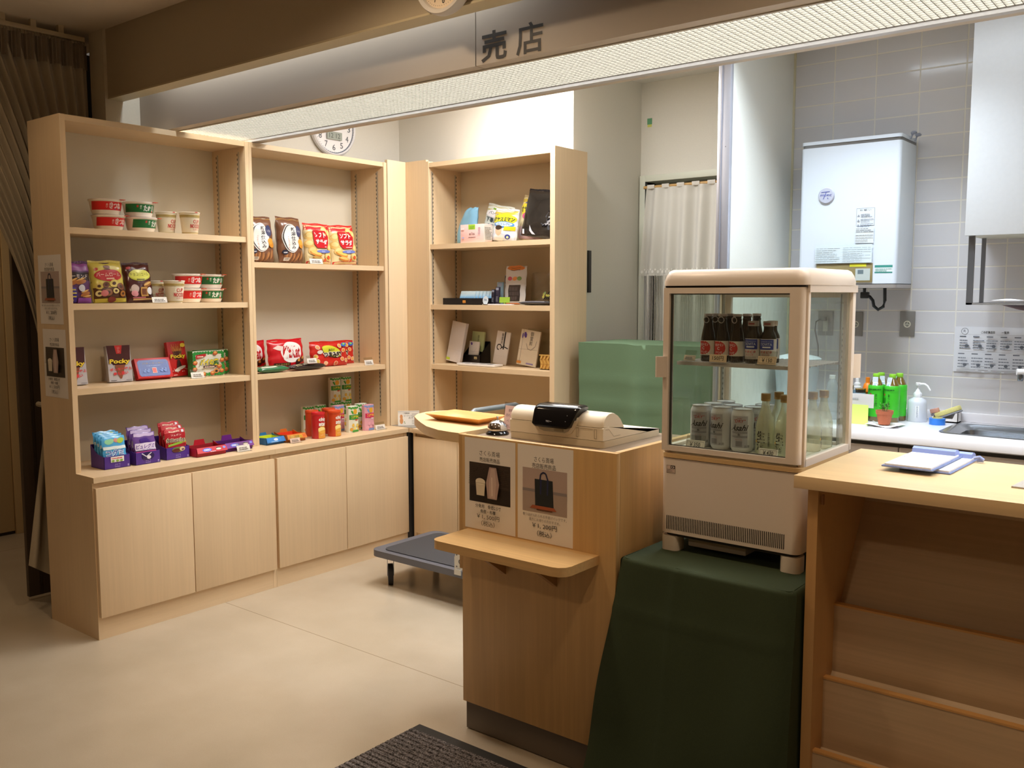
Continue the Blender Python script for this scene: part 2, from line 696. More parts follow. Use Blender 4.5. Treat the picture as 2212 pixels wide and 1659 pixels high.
# ---------------------------------------------------------------- sign fascia
FASC = P('#b7ada2', .6)
t = thing('sign_fascia', 'long grey fascia board carrying two large dark characters above the shop opening', 'sign', (-1.9, 2.36, 2.2))
part(MB().box(-4.13, -2.0425, 2.358, 2.405, 2.2, 2.66, FASC), 'fascia_panel', t, world=True)
part(MB().box(-2.0385, 2.45, 2.358, 2.405, 2.2, 2.66, FASC), 'fascia_panel', t, world=True)
DARK = P('#3b3733', .5)
k = MB()
k.face(flat(2.3575)).text('売', -1.962, 2.253, .108, .097, DARK, .022)
part(k, 'lettering', t, 'dark character reading sell', world=True)
k = MB()
k.face(flat(2.3575)).text('店', -1.816, 2.252, .107, .097, DARK, .012)
part(k, 'lettering', t, 'dark character reading shop', world=True)

# ---------------------------------------------------------------- louvred lighting trough
t = thing('louver_light', 'long ceiling light with a fine white grid louver under the fascia', 'ceiling light', (-1.9, 2.58, 2.2))
GRIDM = P('#85857f', .5)
k = MB()
x0, x1, y0, y1 = -4.12, 1.2, 2.415, 2.765
n = int((x1 - x0) / .0203)
for i in range(n + 1):
    x = x0 + (x1 - x0) * i / n
    k.box(x - .0011, x + .0011, y0, y1, 2.203, 2.214, GRIDM)
for j in range(18):
    y = y0 + (y1 - y0) * j / 17
    k.box(x0, x1, y - .0011, y + .0011, 2.2025, 2.214, GRIDM)
part(k, 'louver', t, world=True, kind='stuff')
part(MB().box(x0, x1, y0, y1, 2.217, 2.22, P('#fff9f0', .6, emit=EMIT_LOUVER)), 'diffuser', t, 'glowing white diffuser above the grid', world=True)
k = MB()
k.box(-4.12, 1.3, 2.405, 2.414, 2.196, 2.30, P('#c8c2b8', .4))
k.box(-4.12, 1.3, 2.767, 2.795, 2.190, 2.30, P('#b3b4b8', .35))
k.box(-4.12, 1.3, 2.795, 2.862, 2.200, 2.66, P('#bdb2a4', .5))
k.box(-4.12, 1.3, 2.405, 2.80, 2.30, 2.31, P('#e8e8e4', .6))
part(k, 'trough', t, world=True)

# ================================================================ shelving along the left wall
BACK = mottled('shelf_back_panel', '#d4cbb8', 300, .015, .7)
STRIP = P('#b9ae9c', .4, .3)
SLOT = P('#2e2924', .7)


def slot_strip(k, fn, z0=.75, z1=2.14):
    f = k.face(fn)
    f.rect(-.006, .006, z0, z1, STRIP)
    z = z0 + .02
    while z < z1 - .02:
        f.rect(-.0025, .0025, z, z + .011, SLOT)
        z += .0225


def wall_unit(name, label, ya, yb, ends, shelves, doors, seam):
    t = thing(name, label, 'shelf unit', (-3.9, (ya + yb) / 2, 0), 0, 'maple shelf units along the left wall')
    XB, XF = -4.12, -3.832
    prof = [(XB, 0), (-3.697, 0), (-3.697, .672), (XF, .672), (XF, 2.187), (XB, 2.187)]
    part(MB().prism([(a, b) for a, b in prof], ya, ya + ends[0], MAPLE, 'y'), 'side_panel', t, world=True)
    part(MB().prism([(a, b) for a, b in prof], yb - ends[1], yb, MAPLE, 'y'), 'side_panel', t, world=True)
    a, b = ya + ends[0], yb - ends[1]
    part(MB().box(XB, XF - .004, a, b, 2.163, 2.187, MAPLE_H), 'top_board', t, world=True)
    part(MB().box(XB, -4.106, a, b, .69, 2.163, BACK), 'back_panel', t, world=True)
    for z in shelves:
        part(MB().box(-4.104, -3.84, a + .001, b - .001, z - .026, z, MAPLE_H), 'shelf', t, world=True)
    part(MB().prism([(XB, a + .0005), (XF + .001, a + .0005), (XF + .001, ya), (-3.683, ya), (-3.683, yb), (XF + .001, yb), (XF + .001, b - .0005), (XB, b - .0005)], .6725, .696, MAPLE_H), 'worktop', t, world=True)
    part(MB().box(XB, -3.70, a, b, .1, .668, MAPLE), 'carcass', t, world=True)
    part(MB().box(XB, -3.698, a, b, 0, .098, MAPLE_H), 'plinth', t, world=True)
    for d0, d1 in doors:
        part(MB().box(-3.697, -3.677, d0, d1, .098, .65, MAPLE, .001), 'door', t, world=True)
    for y, sgn in ((b, -1), (a, 1)):
        for x in (-3.885, -4.06):
            k = MB()
            slot_strip(k, lambda u, v, l, x=x, y=y, sgn=sgn: (x + u, y + sgn * l, v))
            part(k, 'slotted_strip', t, 'thin metal strip with dark slots', world=True)
    return t


wall_unit('shelf_unit', 'tall maple shelf unit at the open left end, holding cup noodles and chocolate boxes', 1.833, 2.742, (.023, .02), (1.73, 1.413, 1.053),
          ((1.838, 2.279), (2.283, 2.732)), None)
wall_unit('shelf_unit', 'maple shelf unit next to the corner, holding rice crackers and crisp cans', 2.743, 3.657, (.016, .022), (1.61, 1.052),
          ((2.736 + .012, 3.187), (3.191, 3.648)), None)

t = thing('corner_post', 'maple corner filler between the two runs of shelves', 'filler panel', (-3.85, 3.75, 0))
part(MB().box(-3.852, -3.832, 3.664, 3.827, .696, 2.205, MAPLE_EDGE), 'panel', t, world=True)
part(MB().box(-3.831, -3.669, 3.807, 3.827, .696, 2.205, MAPLE), 'panel', t, world=True)
part(MB().box(-4.12, -3.6695, 3.662, 4.09, .671, .695, MAPLE_H), 'worktop', t, world=True)
part(MB().box(-4.1, -3.684, 3.66, 4.09, 0, .668, P('#2a2724', .6)), 'joint', t, 'black joint strip in the corner', world=True)

# unit on the back wall, facing the customer
t = thing('shelf_unit', 'maple shelf unit against the back wall, holding envelopes and toiletries', 'shelf unit', (-3.2, 3.95, 0))
prof = [(4.096, 0), (3.68, 0), (3.68, .672), (3.807, .672), (3.807, 2.195), (4.096, 2.195)]
part(MB().prism(prof, -3.668, -3.65, MAPLE, 'x'), 'side_panel', t, world=True)
part(MB().prism(prof, -2.80, -2.77, MAPLE, 'x'), 'side_panel', t, world=True)
part(MB().box(-3.65, -2.80, 3.81, 4.096, 2.162, 2.187, MAPLE_X), 'top_board', t, world=True)
part(MB().box(-3.65, -2.80, 4.08, 4.095, .69, 2.162, mottled('back_unit_panel', '#c9b99d', 300, .015, .7)), 'back_panel', t, world=True)
for z in (1.732, 1.392, 1.052):
    part(MB().box(-3.649, -2.801, 3.815, 4.078, z - .027, z, MAPLE_X), 'shelf', t, world=True)
part(MB().box(-3.658, -2.77, 3.655, 4.096, .671, .696, MAPLE_X, .0015), 'worktop', t, world=True)
part(MB().box(-3.65, -2.79, 3.69, 4.09, .1, .668, MAPLE), 'carcass', t, world=True)
part(MB().box(-3.65, -2.79, 3.685, 4.09, 0, .098, MAPLE_X), 'plinth', t, world=True)
for a, b in ((-3.648, -3.32), (-3.316, -2.98), (-2.976, -2.79)):
    part(MB().box(a, b, 3.664, 3.684, .098, .65, MAPLE, .001), 'door', t, world=True)
for y in (3.835, 4.03):
    for x, s in ((-3.65, 1), (-2.80, -1)):
        k = MB()
        slot_strip(k, lambda u, v, l, x=x, y=y, s=s: (x + s * l, y + u, v))
        part(k, 'slotted_strip', t, 'thin metal strip with dark slots', world=True)

# black bar on the alcove wall beside the shelf unit
solo(MB().box(-2.863, -2.853, 4.238, 4.266, 1.46, 1.69, P('#23211f', .5), .001), 'wall_bar', 'short black vertical bar on the wall right of the back shelf unit', 'bar', (-2.86, 4.25, 1.46), world=True)
k = MB()
k.face(flat(4.796)).rect(-2.822, -2.79, 2.44, 2.475, P('#5f9b72', .6)).rect(-2.82, -2.792, 2.425, 2.44, P('#cdd06a', .6))
solo(k, 'wall_sticker', 'tiny green and yellow sticker high on the alcove wall', 'sticker', (-2.81, 4.797, 2.44), world=True)

# ================================================================ counter with the posters
t = thing('cash_counter', 'beech cash counter with two paper posters and a small front ledge', 'counter', (-1.7, 2.4, 0))
XL, XR, YF, YB = -1.988, -1.383, 2.2044, 2.70
k = MB()
k.box(XL + .012, XR, YF, YF + .02, .098, .997, BEECH, .0008)
part(k, 'front_panel', t, world=True)
part(MB().box(XR - .02, XR, YF + .021, YB, .098, .998, BEECH, .0008), 'side_panel', t, world=True)
part(MB().box(XL + .012, XL + .03, YF + .021, YB, .098, .96, BEECH), 'side_panel', t, world=True)
part(MB().box(XL, XL + .0118, YF, YF + .03, .55, .997, BEECH), 'edge_strip', t, world=True)
part(MB().box(XL + .002, XR - .0205, YF + .0205, YB, .962, .985, P('#7a6650', .5)), 'tray_deck', t, world=True)
part(MB().box(XL + .02, XR - .005, YF + .008, YB, .004, .098, P('#6f655b', .32, .25)), 'kick_plate', t, 'dark grey kick plate', world=True)
# ledge for handbags
led = [(-1.95, YF), (-1.95, 2.085)] + [(-1.92 - .03 * math.cos(a), 2.055 - .03 * math.sin(a) + .0) for a in (0, .5, 1.05, 1.57)] + \
      [(-1.48 + .04 * math.sin(a), 2.065 - .04 * math.cos(a)) for a in (0, .5, 1.05, 1.57)] + [(-1.44, YF)]
part(MB().prism(led, .663, .69, BEECH_X, 'z'), 'ledge', t, world=True)
for x in (-1.80, -1.60):
    part(MB().prism([(YF, .6625), (YF - .135, .6625), (YF - .12, .65), (YF, .565)], x - .009, x + .009, P('#a9804f', .5), 'x'), 'bracket', t, world=True)
# rounded top to the left, a little higher than the till well
top_p = [(-2.02, 2.642), (-2.40, 2.642)]
cx, cy, rr = -2.262, 2.43, .222
for i in range(15):
    a = PI * .52 + (PI * 1.42 - PI * .52) * i / 14
    top_p.append((cx + rr * 1.0 * math.cos(a), cy + rr * math.sin(a)))
top_p += [(-2.18, 2.232), (-2.08, 2.207), (XL, 2.2046), (XL, 2.23)]
top_p = [(-1.98, 2.642), (-2.36, 2.642), (-2.415, 2.622), (-2.445, 2.58), (-2.452, 2.53), (-2.435, 2.468), (-2.395, 2.41), (-2.335, 2.362), (-2.26, 2.306), (-2.18, 2.252), (-2.09, 2.214), (-2.02, 2.2046), (XL - .0005, 2.2046), (XL - .0005, 2.66)]
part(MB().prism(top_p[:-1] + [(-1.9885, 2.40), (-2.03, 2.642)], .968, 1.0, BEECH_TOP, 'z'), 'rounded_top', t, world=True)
part(MB().box(-2.04, -1.99, 2.45, 2.49, 0, .967, P('#7d7d80', .4, .5)), 'support_leg', t, world=True)

WHITE = P('#ece9e4', .6)
INK = P('#3a3734', .6)
GREYINK = P('#77726d', .6)


def poster_urn(f, cx, cy, s=1.):
    """white sheet with a photograph of a small jar and a cloth bag, caption and price"""
    W = lambda a: cx + a * s
    Z = lambda a: cy + a * s
    f.rect(W(-.105), W(.105), Z(-.1485), Z(.1485), P('#e9e2dc', .55))
    f.text('さくら斎場', W(0), Z(.103), .084 * s, .017 * s, INK)
    f.text('売店販売商品', W(0), Z(.082), .084 * s, .014 * s, INK)
    f.rect(W(-.085), W(.085), Z(-.058), Z(.070), P('#3a2f29', .35))
    f.rect(W(-.085), W(.085), Z(-.058), Z(-.008), P('#2b2320', .35))
    f.bars(W(-.083), W(.083), Z(.0), Z(.068), 12, P('#4c4038', .4), .3, 5)
    f.poly([(W(-.052), Z(.010)), (W(-.012), Z(.010)), (W(-.016), Z(-.034)), (W(-.048), Z(-.034))], P('#d9cdb9', .4))
    f.ell(W(-.032), Z(.011), .020 * s, .011 * s, P('#e6dcc9', .4))
    f.line([(W(-.052), Z(.006)), (W(-.012), Z(.006))], .0015 * s, P('#b9ab95', .4))
    f.poly([(W(.006), Z(.062)), (W(.034), Z(.062)), (W(.046), Z(.010)), (W(.036), Z(-.040)), (W(-.002), Z(-.040)), (W(-.008), Z(.010))], P('#b39a94', .4))
    f.poly([(W(.012), Z(.058)), (W(.028), Z(.058)), (W(.034), Z(.01)), (W(.028), Z(-.036)), (W(.006), Z(-.036)), (W(.004), Z(.01))], P('#c7afa8', .4))
    f.line([(W(.016), Z(.03)), (W(.017), Z(-.03))], .004 * s, P('#e0cfc6', .4))
    f.text('分骨用　骨壺2.5寸', W(0), Z(-.068), .106 * s, .013 * s, INK, .012)
    f.text('骨壺・布覆', W(0), Z(-.084), .063 * s, .012 * s, INK, .012)
    f.text('￥1, 500円', W(0), Z(-.102), .094 * s, .016 * s, INK, .004)
    f.text('（税込）', W(0), Z(-.123), .055 * s, .018 * s, INK, .004)


def poster_bag(f, cx, cy, s=1.):
    W = lambda a: cx + a * s
    Z = lambda a: cy + a * s
    f.rect(W(-.105), W(.105), Z(-.1485), Z(.1485), P('#e9e2dc', .55))
    f.text('さくら斎場', W(-.004), Z(.107), .074 * s, .017 * s, INK)
    f.text('売店販売商品', W(-.004), Z(.087), .09 * s, .016 * s, INK)
    f.rect(W(-.085), W(.083), Z(-.058), Z(.078), P('#b39f98', .35))
    f.rect(W(-.085), W(.083), Z(-.058), Z(.005), P('#a6958d', .35))
    f.rect(W(-.085), W(.083), Z(.005), Z(.014), P('#8d8486', .35))
    f.poly([(W(-.038), Z(.046)), (W(.030), Z(.046)), (W(.034), Z(-.036)), (W(-.036), Z(-.036))], P('#20262b', .4))
    f.poly([(W(-.018), Z(.046)), (W(-.011), Z(.046)), (W(-.013), Z(.0)), (W(-.018), Z(.0))], P('#262d55', .4))
    f.poly([(W(.008), Z(.046)), (W(.015), Z(.046)), (W(.013), Z(.0)), (W(.008), Z(.0))], P('#262d55', .4))
    f.line([(W(-.018), Z(.044)), (W(-.015), Z(.062)), (W(-.005), Z(.069)), (W(.005), Z(.065)), (W(.013), Z(.044))], .005 * s, P('#23284a', .4))
    f.poly([(W(-.046), Z(-.036)), (W(.036), Z(-.036)), (W(.046), Z(-.046)), (W(-.056), Z(-.046))], P('#a4583a', .4))
    f.rect(W(-.03), W(.03), Z(-.05), Z(-.046), P('#5b3626', .4))
    f.text('骨つぼが入れられる手提げバックです。', W(0), Z(-.068), .166 * s, .0095 * s, GREYINK)
    f.text('遠方にお帰りの方おすすめ。', W(0), Z(-.081), .118 * s, .0095 * s, GREYINK)
    f.text('￥1, 200円', W(0), Z(-.099), .094 * s, .017 * s, INK, .004)
    f.text('（税込）', W(0), Z(-.122), .055 * s, .018 * s, INK, .004)


for fn, x, z, lab in ((poster_urn, -1.857, .8425, 'paper notice with a photo of a small urn, taped to the cash counter'),
                      (poster_bag, -1.638, .8425, 'paper notice with a photo of a dark tote bag, taped to the cash counter')):
    k = MB()
    fn(k.face(flat(YF)), x, z)
    solo(k, 'paper_notice', lab, 'notice', (x, YF, z - .1485), 0, 'notices on the cash counter', world=True)
for fn, x, z, lab in ((poster_bag, -3.978, 1.472, 'upper notice on the side of the shelf unit, with a tote bag photo'),
                      (poster_urn, -3.967, 1.158, 'lower notice on the side of the shelf unit, with an urn photo')):
    k = MB()
    fn(k.face(flat(1.833)), x, z, .985)
    solo(k, 'paper_notice', lab, 'notice', (x, 1.833, z - .1485), 0, 'notices on the shelf side', world=True)

# ================================================================ counter on the right with magazine tiers
t = thing('display_counter', 'beech counter on the right with stepped magazine tiers under its top', 'counter', (-.2, 2.45, 0))
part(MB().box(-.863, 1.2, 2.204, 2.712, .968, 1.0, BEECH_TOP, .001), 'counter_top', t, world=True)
part(MB().box(-.837, -.811, 2.235, 2.70, 0, .967, wood('rack_side', '#c79a63', 2, .028)), 'side_panel', t, world=True)
RACK = wood('rack_panel', '#c4a988', 0, .07, .5)
part(MB().box(-.811, 1.2, 2.60, 2.62, 0, .967, RACK), 'back_panel', t, world=True)
for i, (y, ztop) in enumerate(((2.378, .633), (2.314, .453), (2.250, .278))):
    zb = (.42, .25, .0)[i]
    part(MB().prism([(y, ztop), (y + .017, ztop), (y + .017 - .0, zb), (y, zb)], -.811, 1.2, RACK, 'x'), 'tier_panel', t, world=True)
    part(MB().prism([(y - .0015, ztop - .003), (y - .0015, ztop + .002), (y + .019, ztop + .002), (y + .019, ztop - .003)], -.811, 1.2, wood('rack_edge', '#cf9c5f', 0, .04), 'x'), 'tier_edge', t, world=True)
    part(MB().prism([(y + .017, ztop - .05), (2.60, ztop + .24 - i * .02), (2.60, ztop + .225 - i * .02), (y + .017, ztop - .065)], -.811, 1.2, RACK, 'x'), 'tier_floor', t, world=True)
part(MB().box(-.806, -.802, 2.245, 2.255, .925, .95, P('#8a5f3a', .5)), 'dowel', t, world=True)

# ================================================================ ribbed mat
m, nt, b = new_mat('mat_pile')
N, L = nt.nodes.new, nt.links.new
tc = N('ShaderNodeTexCoord')
no = N('ShaderNodeTexNoise')
no.inputs['Scale'].default_value = 170
no.inputs['Detail'].default_value = 4
cr = N('ShaderNodeValToRGB')
cr.color_ramp.elements[0].position = .38
cr.color_ramp.elements[1].position = .66
cr.color_ramp.elements[0].color = lin('#2f2a28') + (1,)
cr.color_ramp.elements[1].color = lin('#857d7b') + (1,)
L(tc.outputs['Object'], no.inputs['Vector'])
L(no.outputs[0], cr.inputs[0])
L(cr.outputs[0], b.inputs['Base Color'])
b.inputs['Roughness'].default_value = .95
bp = N('ShaderNodeBump')
bp.inputs['Strength'].default_value = .9
bp.inputs['Distance'].default_value = .004
L(no.outputs[0], bp.inputs['Height'])
L(bp.outputs[0], b.inputs['Normal'])
t = thing('door_mat', 'dark grey ribbed floor mat in front of the cash counter', 'mat', (-1.4, 1.8, 0))
part(MB().box(-2.105, -.3, 1.2, 2.127, 0, .005, P('#24221f', .7), .001), 'rubber_base', t, world=True)
k = MB()
rib = []
y = 1.21
pts = [(2.088, .0045)]
yy = 2.085
while yy > 1.22:
    pts += [(yy, .0055), (yy - .003, .0105), (yy - .016, .0105), (yy - .019, .0055)]
    yy -= .0215
pts += [(yy, .0045)]
k.prism(pts, -2.098, -.31, m, 'x')
part(k, 'ribbed_pile', t, world=True)
# ================================================================ refrigerated showcase
CREAM = P('#e2d6cb', .3)
CREAM2 = P('#e4d8cb', .35)
GASK = P('#3e3a38', .5)
RAIL = P('#c9c4bd', .35)
X0, X1, Y0, Y1 = -1.314, -.895, 2.335, 2.722
t = thing('showcase_fridge', 'small cream glass showcase fridge full of drinks on a green draped stand', 'fridge', ((X0 + X1) / 2, 2.53, .704))


def rr_poly(x0, x1, y0, y1, r, n=4, back=True):
    p = []
    for cx, cy, a in ((x0 + r, y0 + r, PI), (x1 - r, y0 + r, 1.5 * PI), (x1 - r, y1 - r, 0), (x0 + r, y1 - r, .5 * PI)):
        for i in range(n + 1):
            q = a + PI / 2 * i / n
            p.append((cx + r * math.cos(q), cy + r * math.sin(q)))
    return p


part(MB().prism(rr_poly(X0, X1, Y0, Y1, .022), .757, .978, CREAM), 'body', t, world=True)
part(MB().prism(rr_poly(X0 + .01, X1 - .01, Y0 + .01, Y1 - .01, .02), .747, .757, P('#2d2a28', .6)), 'base_gap', t, world=True)
part(MB().prism(rr_poly(X0, X1, Y0 - .003, Y1, .022), .98, .992, P('#cfae7d', .35)), 'bumper_strip', t, 'tan bumper strip', world=True)
k = MB()
f = k.face(flat(Y0))
for i in range(66):
    u = -1.292 + i * (.354 / 65)
    f.l = .0004
    f.rect(u, u + .0027, .768, .809, P('#2b241f', .8))
part(k, 'vent_grille', t, 'row of narrow dark vent slots', world=True, kind='stuff')
k = MB()
f = k.face(flat(Y0))
f.rect(-1.294, -1.266, .934, .957, P('#d9c3b8', .5)).frame(-1.294, -1.266, .934, .957, .0006, INK)
f.rect(-1.281, -1.267, .948, .956, P('#2b2627', .5)).ell(-1.274, .952, .0052, .003, P('#e9dbd2', .5)).ell(-1.274, .952, .002, .0024, P('#2b2627', .5))
f.bars(-1.292, -1.268, .935, .947, 5, GREYINK, .4)
part(k, 'safety_label', t, 'small printed safety label', world=True)
for x in (X0 + .001, X1 - .056):
    for y in (Y0 + .003, Y1 - .06):
        part(MB().prism(rr_poly(x, x + .055, y, y + .055, .016), .704, .748, CREAM2), 'foot', t, world=True)
part(MB().box(-1.24, -1.06, 2.37, 2.66, .718, .745, P('#b9aca2', .5), .004), 'drip_tray', t, world=True)
# cap: a soft lid, lower over the side panes than over the door
k = MB()
bm = bmesh.new()
ring = []
levels = ((1.474, 0.), (1.487, .0), (1.502, .004), (1.514, .010), (1.519, .02), (1.520, .05))
for z, ins in levels:
    ring.append([(x, y, z) for x, y in rr_poly(X0 - .006 + ins, X1 + .004 - ins, Y0 - .004 + ins, Y1 + .006 - ins, .03 if ins < .02 else .02)])
n = len(ring[0])
k.add([p for r_ in ring for p in r_], [(i * n + j, i * n + (j + 1) % n, (i + 1) * n + (j + 1) % n, (i + 1) * n + j) for i in range(len(ring) - 1) for j in range(n)] +
      [tuple(range((len(ring) - 1) * n, len(ring) * n)), tuple(range(n))[::-1]], CREAM)
bm.free()
part(k, 'top_cap', t, world=True)
k = MB()
k.box(X0 - .004, X0 + .02, Y0 + .018, Y1 + .004, 1.455, 1.475, CREAM)
k.box(X1 - .02, X1 + .003, Y0 + .018, Y1 + .004, 1.455, 1.475, CREAM)
part(k, 'cap_skirt', t, world=True)
# corner posts and side frames
for x in (X0, X1 - .018):
    part(MB().box(x, x + .018, Y0 + .018, Y0 + .034, .992, 1.456, CREAM2, .002), 'corner_post', t, world=True)
    part(MB().box(x, x + .018, Y1 - .024, Y1, .992, 1.456, CREAM2, .002), 'corner_post', t, world=True)
    xo = x + (.0 if x < -1.1 else .0)
    k = MB().box(xo, xo + .018, Y0 + .03, Y1 - .02, .992, 1.012, CREAM)
    part(k, 'side_sill', t, world=True)
    gx = x + .008
    part(MB().add([(gx, Y0 + .034, 1.01), (gx, Y1 - .024, 1.01), (gx, Y1 - .024, 1.456), (gx, Y0 + .034, 1.456)], [(0, 1, 2, 3)], thin_glass('side_pane', '#e3ebe4', dirt=.2)), 'side_glass', t, world=True)
    k = MB()
    sx = x + (.022 if x < -1.1 else -.008)
    k.box(sx, sx + .004, Y1 - .055, Y1 - .040, .995, 1.45, P('#a39e93', .4, .3))
    f = k.face(lambda u, v, l, sx=sx: (sx + u, Y1 - .055 - l, v))
    g1 = k.face(lambda u, v, l, sx=sx: (sx + .004 + l, Y1 - .0475 + u, v))
    z = 1.07
    while z < 1.36:
        g1.ell(0, z, .0042, .0042, P('#6b665c', .6), 10)
        z += .0165
    part(k, 'shelf_upright', t, 'perforated upright', world=True)
# door frame
D0, D1 = X0 + .002, X1 - .006
yd = Y0
k = MB()
k.box(D0, D0 + .018, yd, yd + .016, 1.0, 1.468, CREAM)
k.prism([(D1 - .038, yd), (D1 - .012, yd), (D1 - .004, yd + .005), (D1, yd + .014), (D1, yd + .016), (D1 - .038, yd + .016)], 1.0, 1.468, CREAM)
k.box(D0 + .018, D1 - .038, yd, yd + .016, 1.452, 1.468, CREAM)
k.box(D0 + .018, D1 - .038, yd, yd + .016, 1.0, 1.0145, CREAM)
k.box(D0 + .018, D0 + .023, yd + .010, yd + .016, 1.016, 1.452, GASK)
k.box(D0 + .023, D1 - .038, yd + .010, yd + .016, 1.449, 1.453, GASK)
k.box(D0 + .023, D1 - .038, yd + .010, yd + .016, 1.0145, 1.0165, GASK)
d = part(k, 'door', t, world=True)
part(MB().add([(D0 + .018, yd + .009, 1.016), (D1 - .038, yd + .009, 1.016), (D1 - .038, yd + .009, 1.453), (D0 + .018, yd + .009, 1.453)], [(0, 1, 2, 3)], thin_glass('door_pane', '#eaf0ea', dirt=.04)), 'pane', d, 'clear glass pane', world=True)
part(MB().prism([(D0 + .002, yd - .001), (D0 - .011, yd - .012), (D0 - .013, yd - .020), (D0 - .008, yd - .021), (D0 + .014, yd - .001)], 1.212, 1.272, CREAM), 'handle', d, world=True)
# rear door, seen through the case
k = MB()
k.box(X0 + .018, X0 + .034, Y1 - .016, Y1 - .002, .995, 1.456, CREAM2)
k.box(X1 - .034, X1 - .018, Y1 - .016, Y1 - .002, .995, 1.456, CREAM2)
k.box(X0 + .034, X1 - .034, Y1 - .016, Y1 - .002, 1.44, 1.456, CREAM2)
k.box(X0 + .034, X1 - .034, Y1 - .016, Y1 - .002, .995, 1.012, CREAM2)
d = part(k, 'rear_door', t, world=True)
part(MB().add([(X0 + .034, Y1 - .009, 1.01), (X1 - .034, Y1 - .009, 1.01), (X1 - .034, Y1 - .009, 1.44), (X0 + .034, Y1 - .009, 1.44)], [(0, 1, 2, 3)], thin_glass('rear_pane', '#e3ebe4', dirt=.14)), 'pane', d, 'misted glass pane', world=True)
part(MB().prism([(X1 - .002, Y1 - .004), (X1 + .012, Y1 + .01), (X1 + .014, Y1 + .018), (X1 + .004, Y1 + .012)], 1.205, 1.275, CREAM2), 'handle', d, world=True)
part(MB().box(X0 + .02, X1 - .02, Y0 + .02, Y1 - .02, .978, 1.0035, P('#d3cec2', .5)), 'cabinet_floor', t, world=True)
part(MB().box(X0 + .004, X1 - .004, Y0 + .007, Y0 + .03, 1.4685, 1.4738, P('#2e2a29', .6)), 'dark_gap_filler', t, 'dark filler strip added to shade the gap over the door', world=True)  # dark strip added so the open gap under the cap reads as shade
# wire shelf
k = MB()
WIRE = P('#d6cfd0', .3, .3)
k.box(X0 + .02, X1 - .02, 2.385, 2.389, 1.246, 1.256, WIRE)
k.box(X0 + .02, X1 - .02, 2.66, 2.664, 1.246, 1.256, WIRE)
for i in range(7):
    y = 2.39 + i * .045
    k.box(X0 + .02, X1 - .02, y, y + .003, 1.252, 1.255, WIRE)
for i in range(30):
    x = X0 + .026 + i * (X1 - X0 - .052) / 29
    k.box(x - .0012, x + .0012, 2.387, 2.662, 1.254, 1.257, WIRE)
part(k, 'wire_shelf', t, world=True)

# ---- drinks
BROWN = tinted('brown_bottle_glass', '#6d4a1c', '#2a1d0c', .62)
CAPW = P('#d8cfd2', .3, .3)


def vit_bottle(label):
    """tall brown vitamin drink bottle with ring pull"""
    t = thing('drink_bottle', label, 'bottle', group='brown ring pull bottles on the fridge shelf')
    part(MB().lathe([(.019, 0), (.0205, .003), (.0205, .062), (.019, .074), (.0125, .108), (.0115, .116), (.0125, .119), (.0125, .122), (.0112, .124), (.0112, .130)], BROWN, 24), 'glass_body', t)
    k = MB()
    f = k.face(cyl(.0206), .004)
    f.rect(-.055, .055, .018, .060, P('#d9d3cb', .5))
    f.ell(-.004, .0395, .020, .0195, P('#c22a26', .5), 20)
    f.rect(-.024, -.004, .0205, .0585, P('#c22a26', .5))
    f.text('オロナミン', -.003, .0485, .026, .0075, WHITE, .02)
    f.text('C', -.004, .0385, .007, .0085, WHITE, .02)
    f.text('ドリンク', -.003, .0275, .018, .006, WHITE, .02)
    part(k, 'paper_label', t, 'red and white paper label')
    part(MB().lathe([(.0122, .1295), (.0128, .131), (.0128, .1345), (.0118, .1365), (0, .137)], CAPW, 20), 'cap', t)
    k = MB()
    pts = [(.0085 * math.sin(a), -.0142 - .001 * math.cos(a), .1195 + .0085 * math.cos(a)) for a in [2 * PI * i / 16 for i in range(17)]]
    k.tube(pts, .0012, CAPW, 6)
    k.box(-.003, .003, -.0146, -.0128, .1275, .134, CAPW)
    part(k, 'pull_ring', t)
    return t


def vita_bottle(label):
    t = thing('drink_bottle', label, 'bottle', group='short brown bottles with blue labels on the fridge shelf')
    part(MB().lathe([(.020, 0), (.0215, .003), (.0215, .070), (.0205, .077), (.0145, .090), (.0135, .096), (.0135, .106)], BROWN, 24), 'glass_body', t)
    k = MB()
    f = k.face(cyl(.0216), .004)
    f.rect(-.05, .05, .012, .0695, P('#cfc8c6', .5))
    f.rect(-.05, .021, .040, .068, P('#26398f', .45))
    f.text('TIOVITA', -.001, .0545, .034, .0075, P('#dcdcea', .5))
    f.bars(-.016, .016, .061, .065, 1, P('#8d97c8', .5), .5, 4)
    f.rect(-.010, .012, .0445, .0485, P('#dcdcea', .5))
    f.text('チオビタ', 0, .033, .032, .0075, P('#c5283a', .5), .02)
    f.text('ドリンク', 0, .0245, .020, .0055, P('#c5283a', .5), .01)
    f.bars(-.016, .016, .013, .020, 3, GREYINK, .4, 3)
    part(k, 'paper_label', t, 'blue, white and red paper label')
    k = MB()
    k.lathe([(.0152, .104), (.0156, .105), (.0156, .116), (.0148, .118), (0, .1185)], P('#d6cbcb', .4), 20)
    k.face(cyl(.0157), .004).rect(-.009, .009, .1085, .1125, P('#b8434a', .5))
    part(k, 'cap', t)
    return t


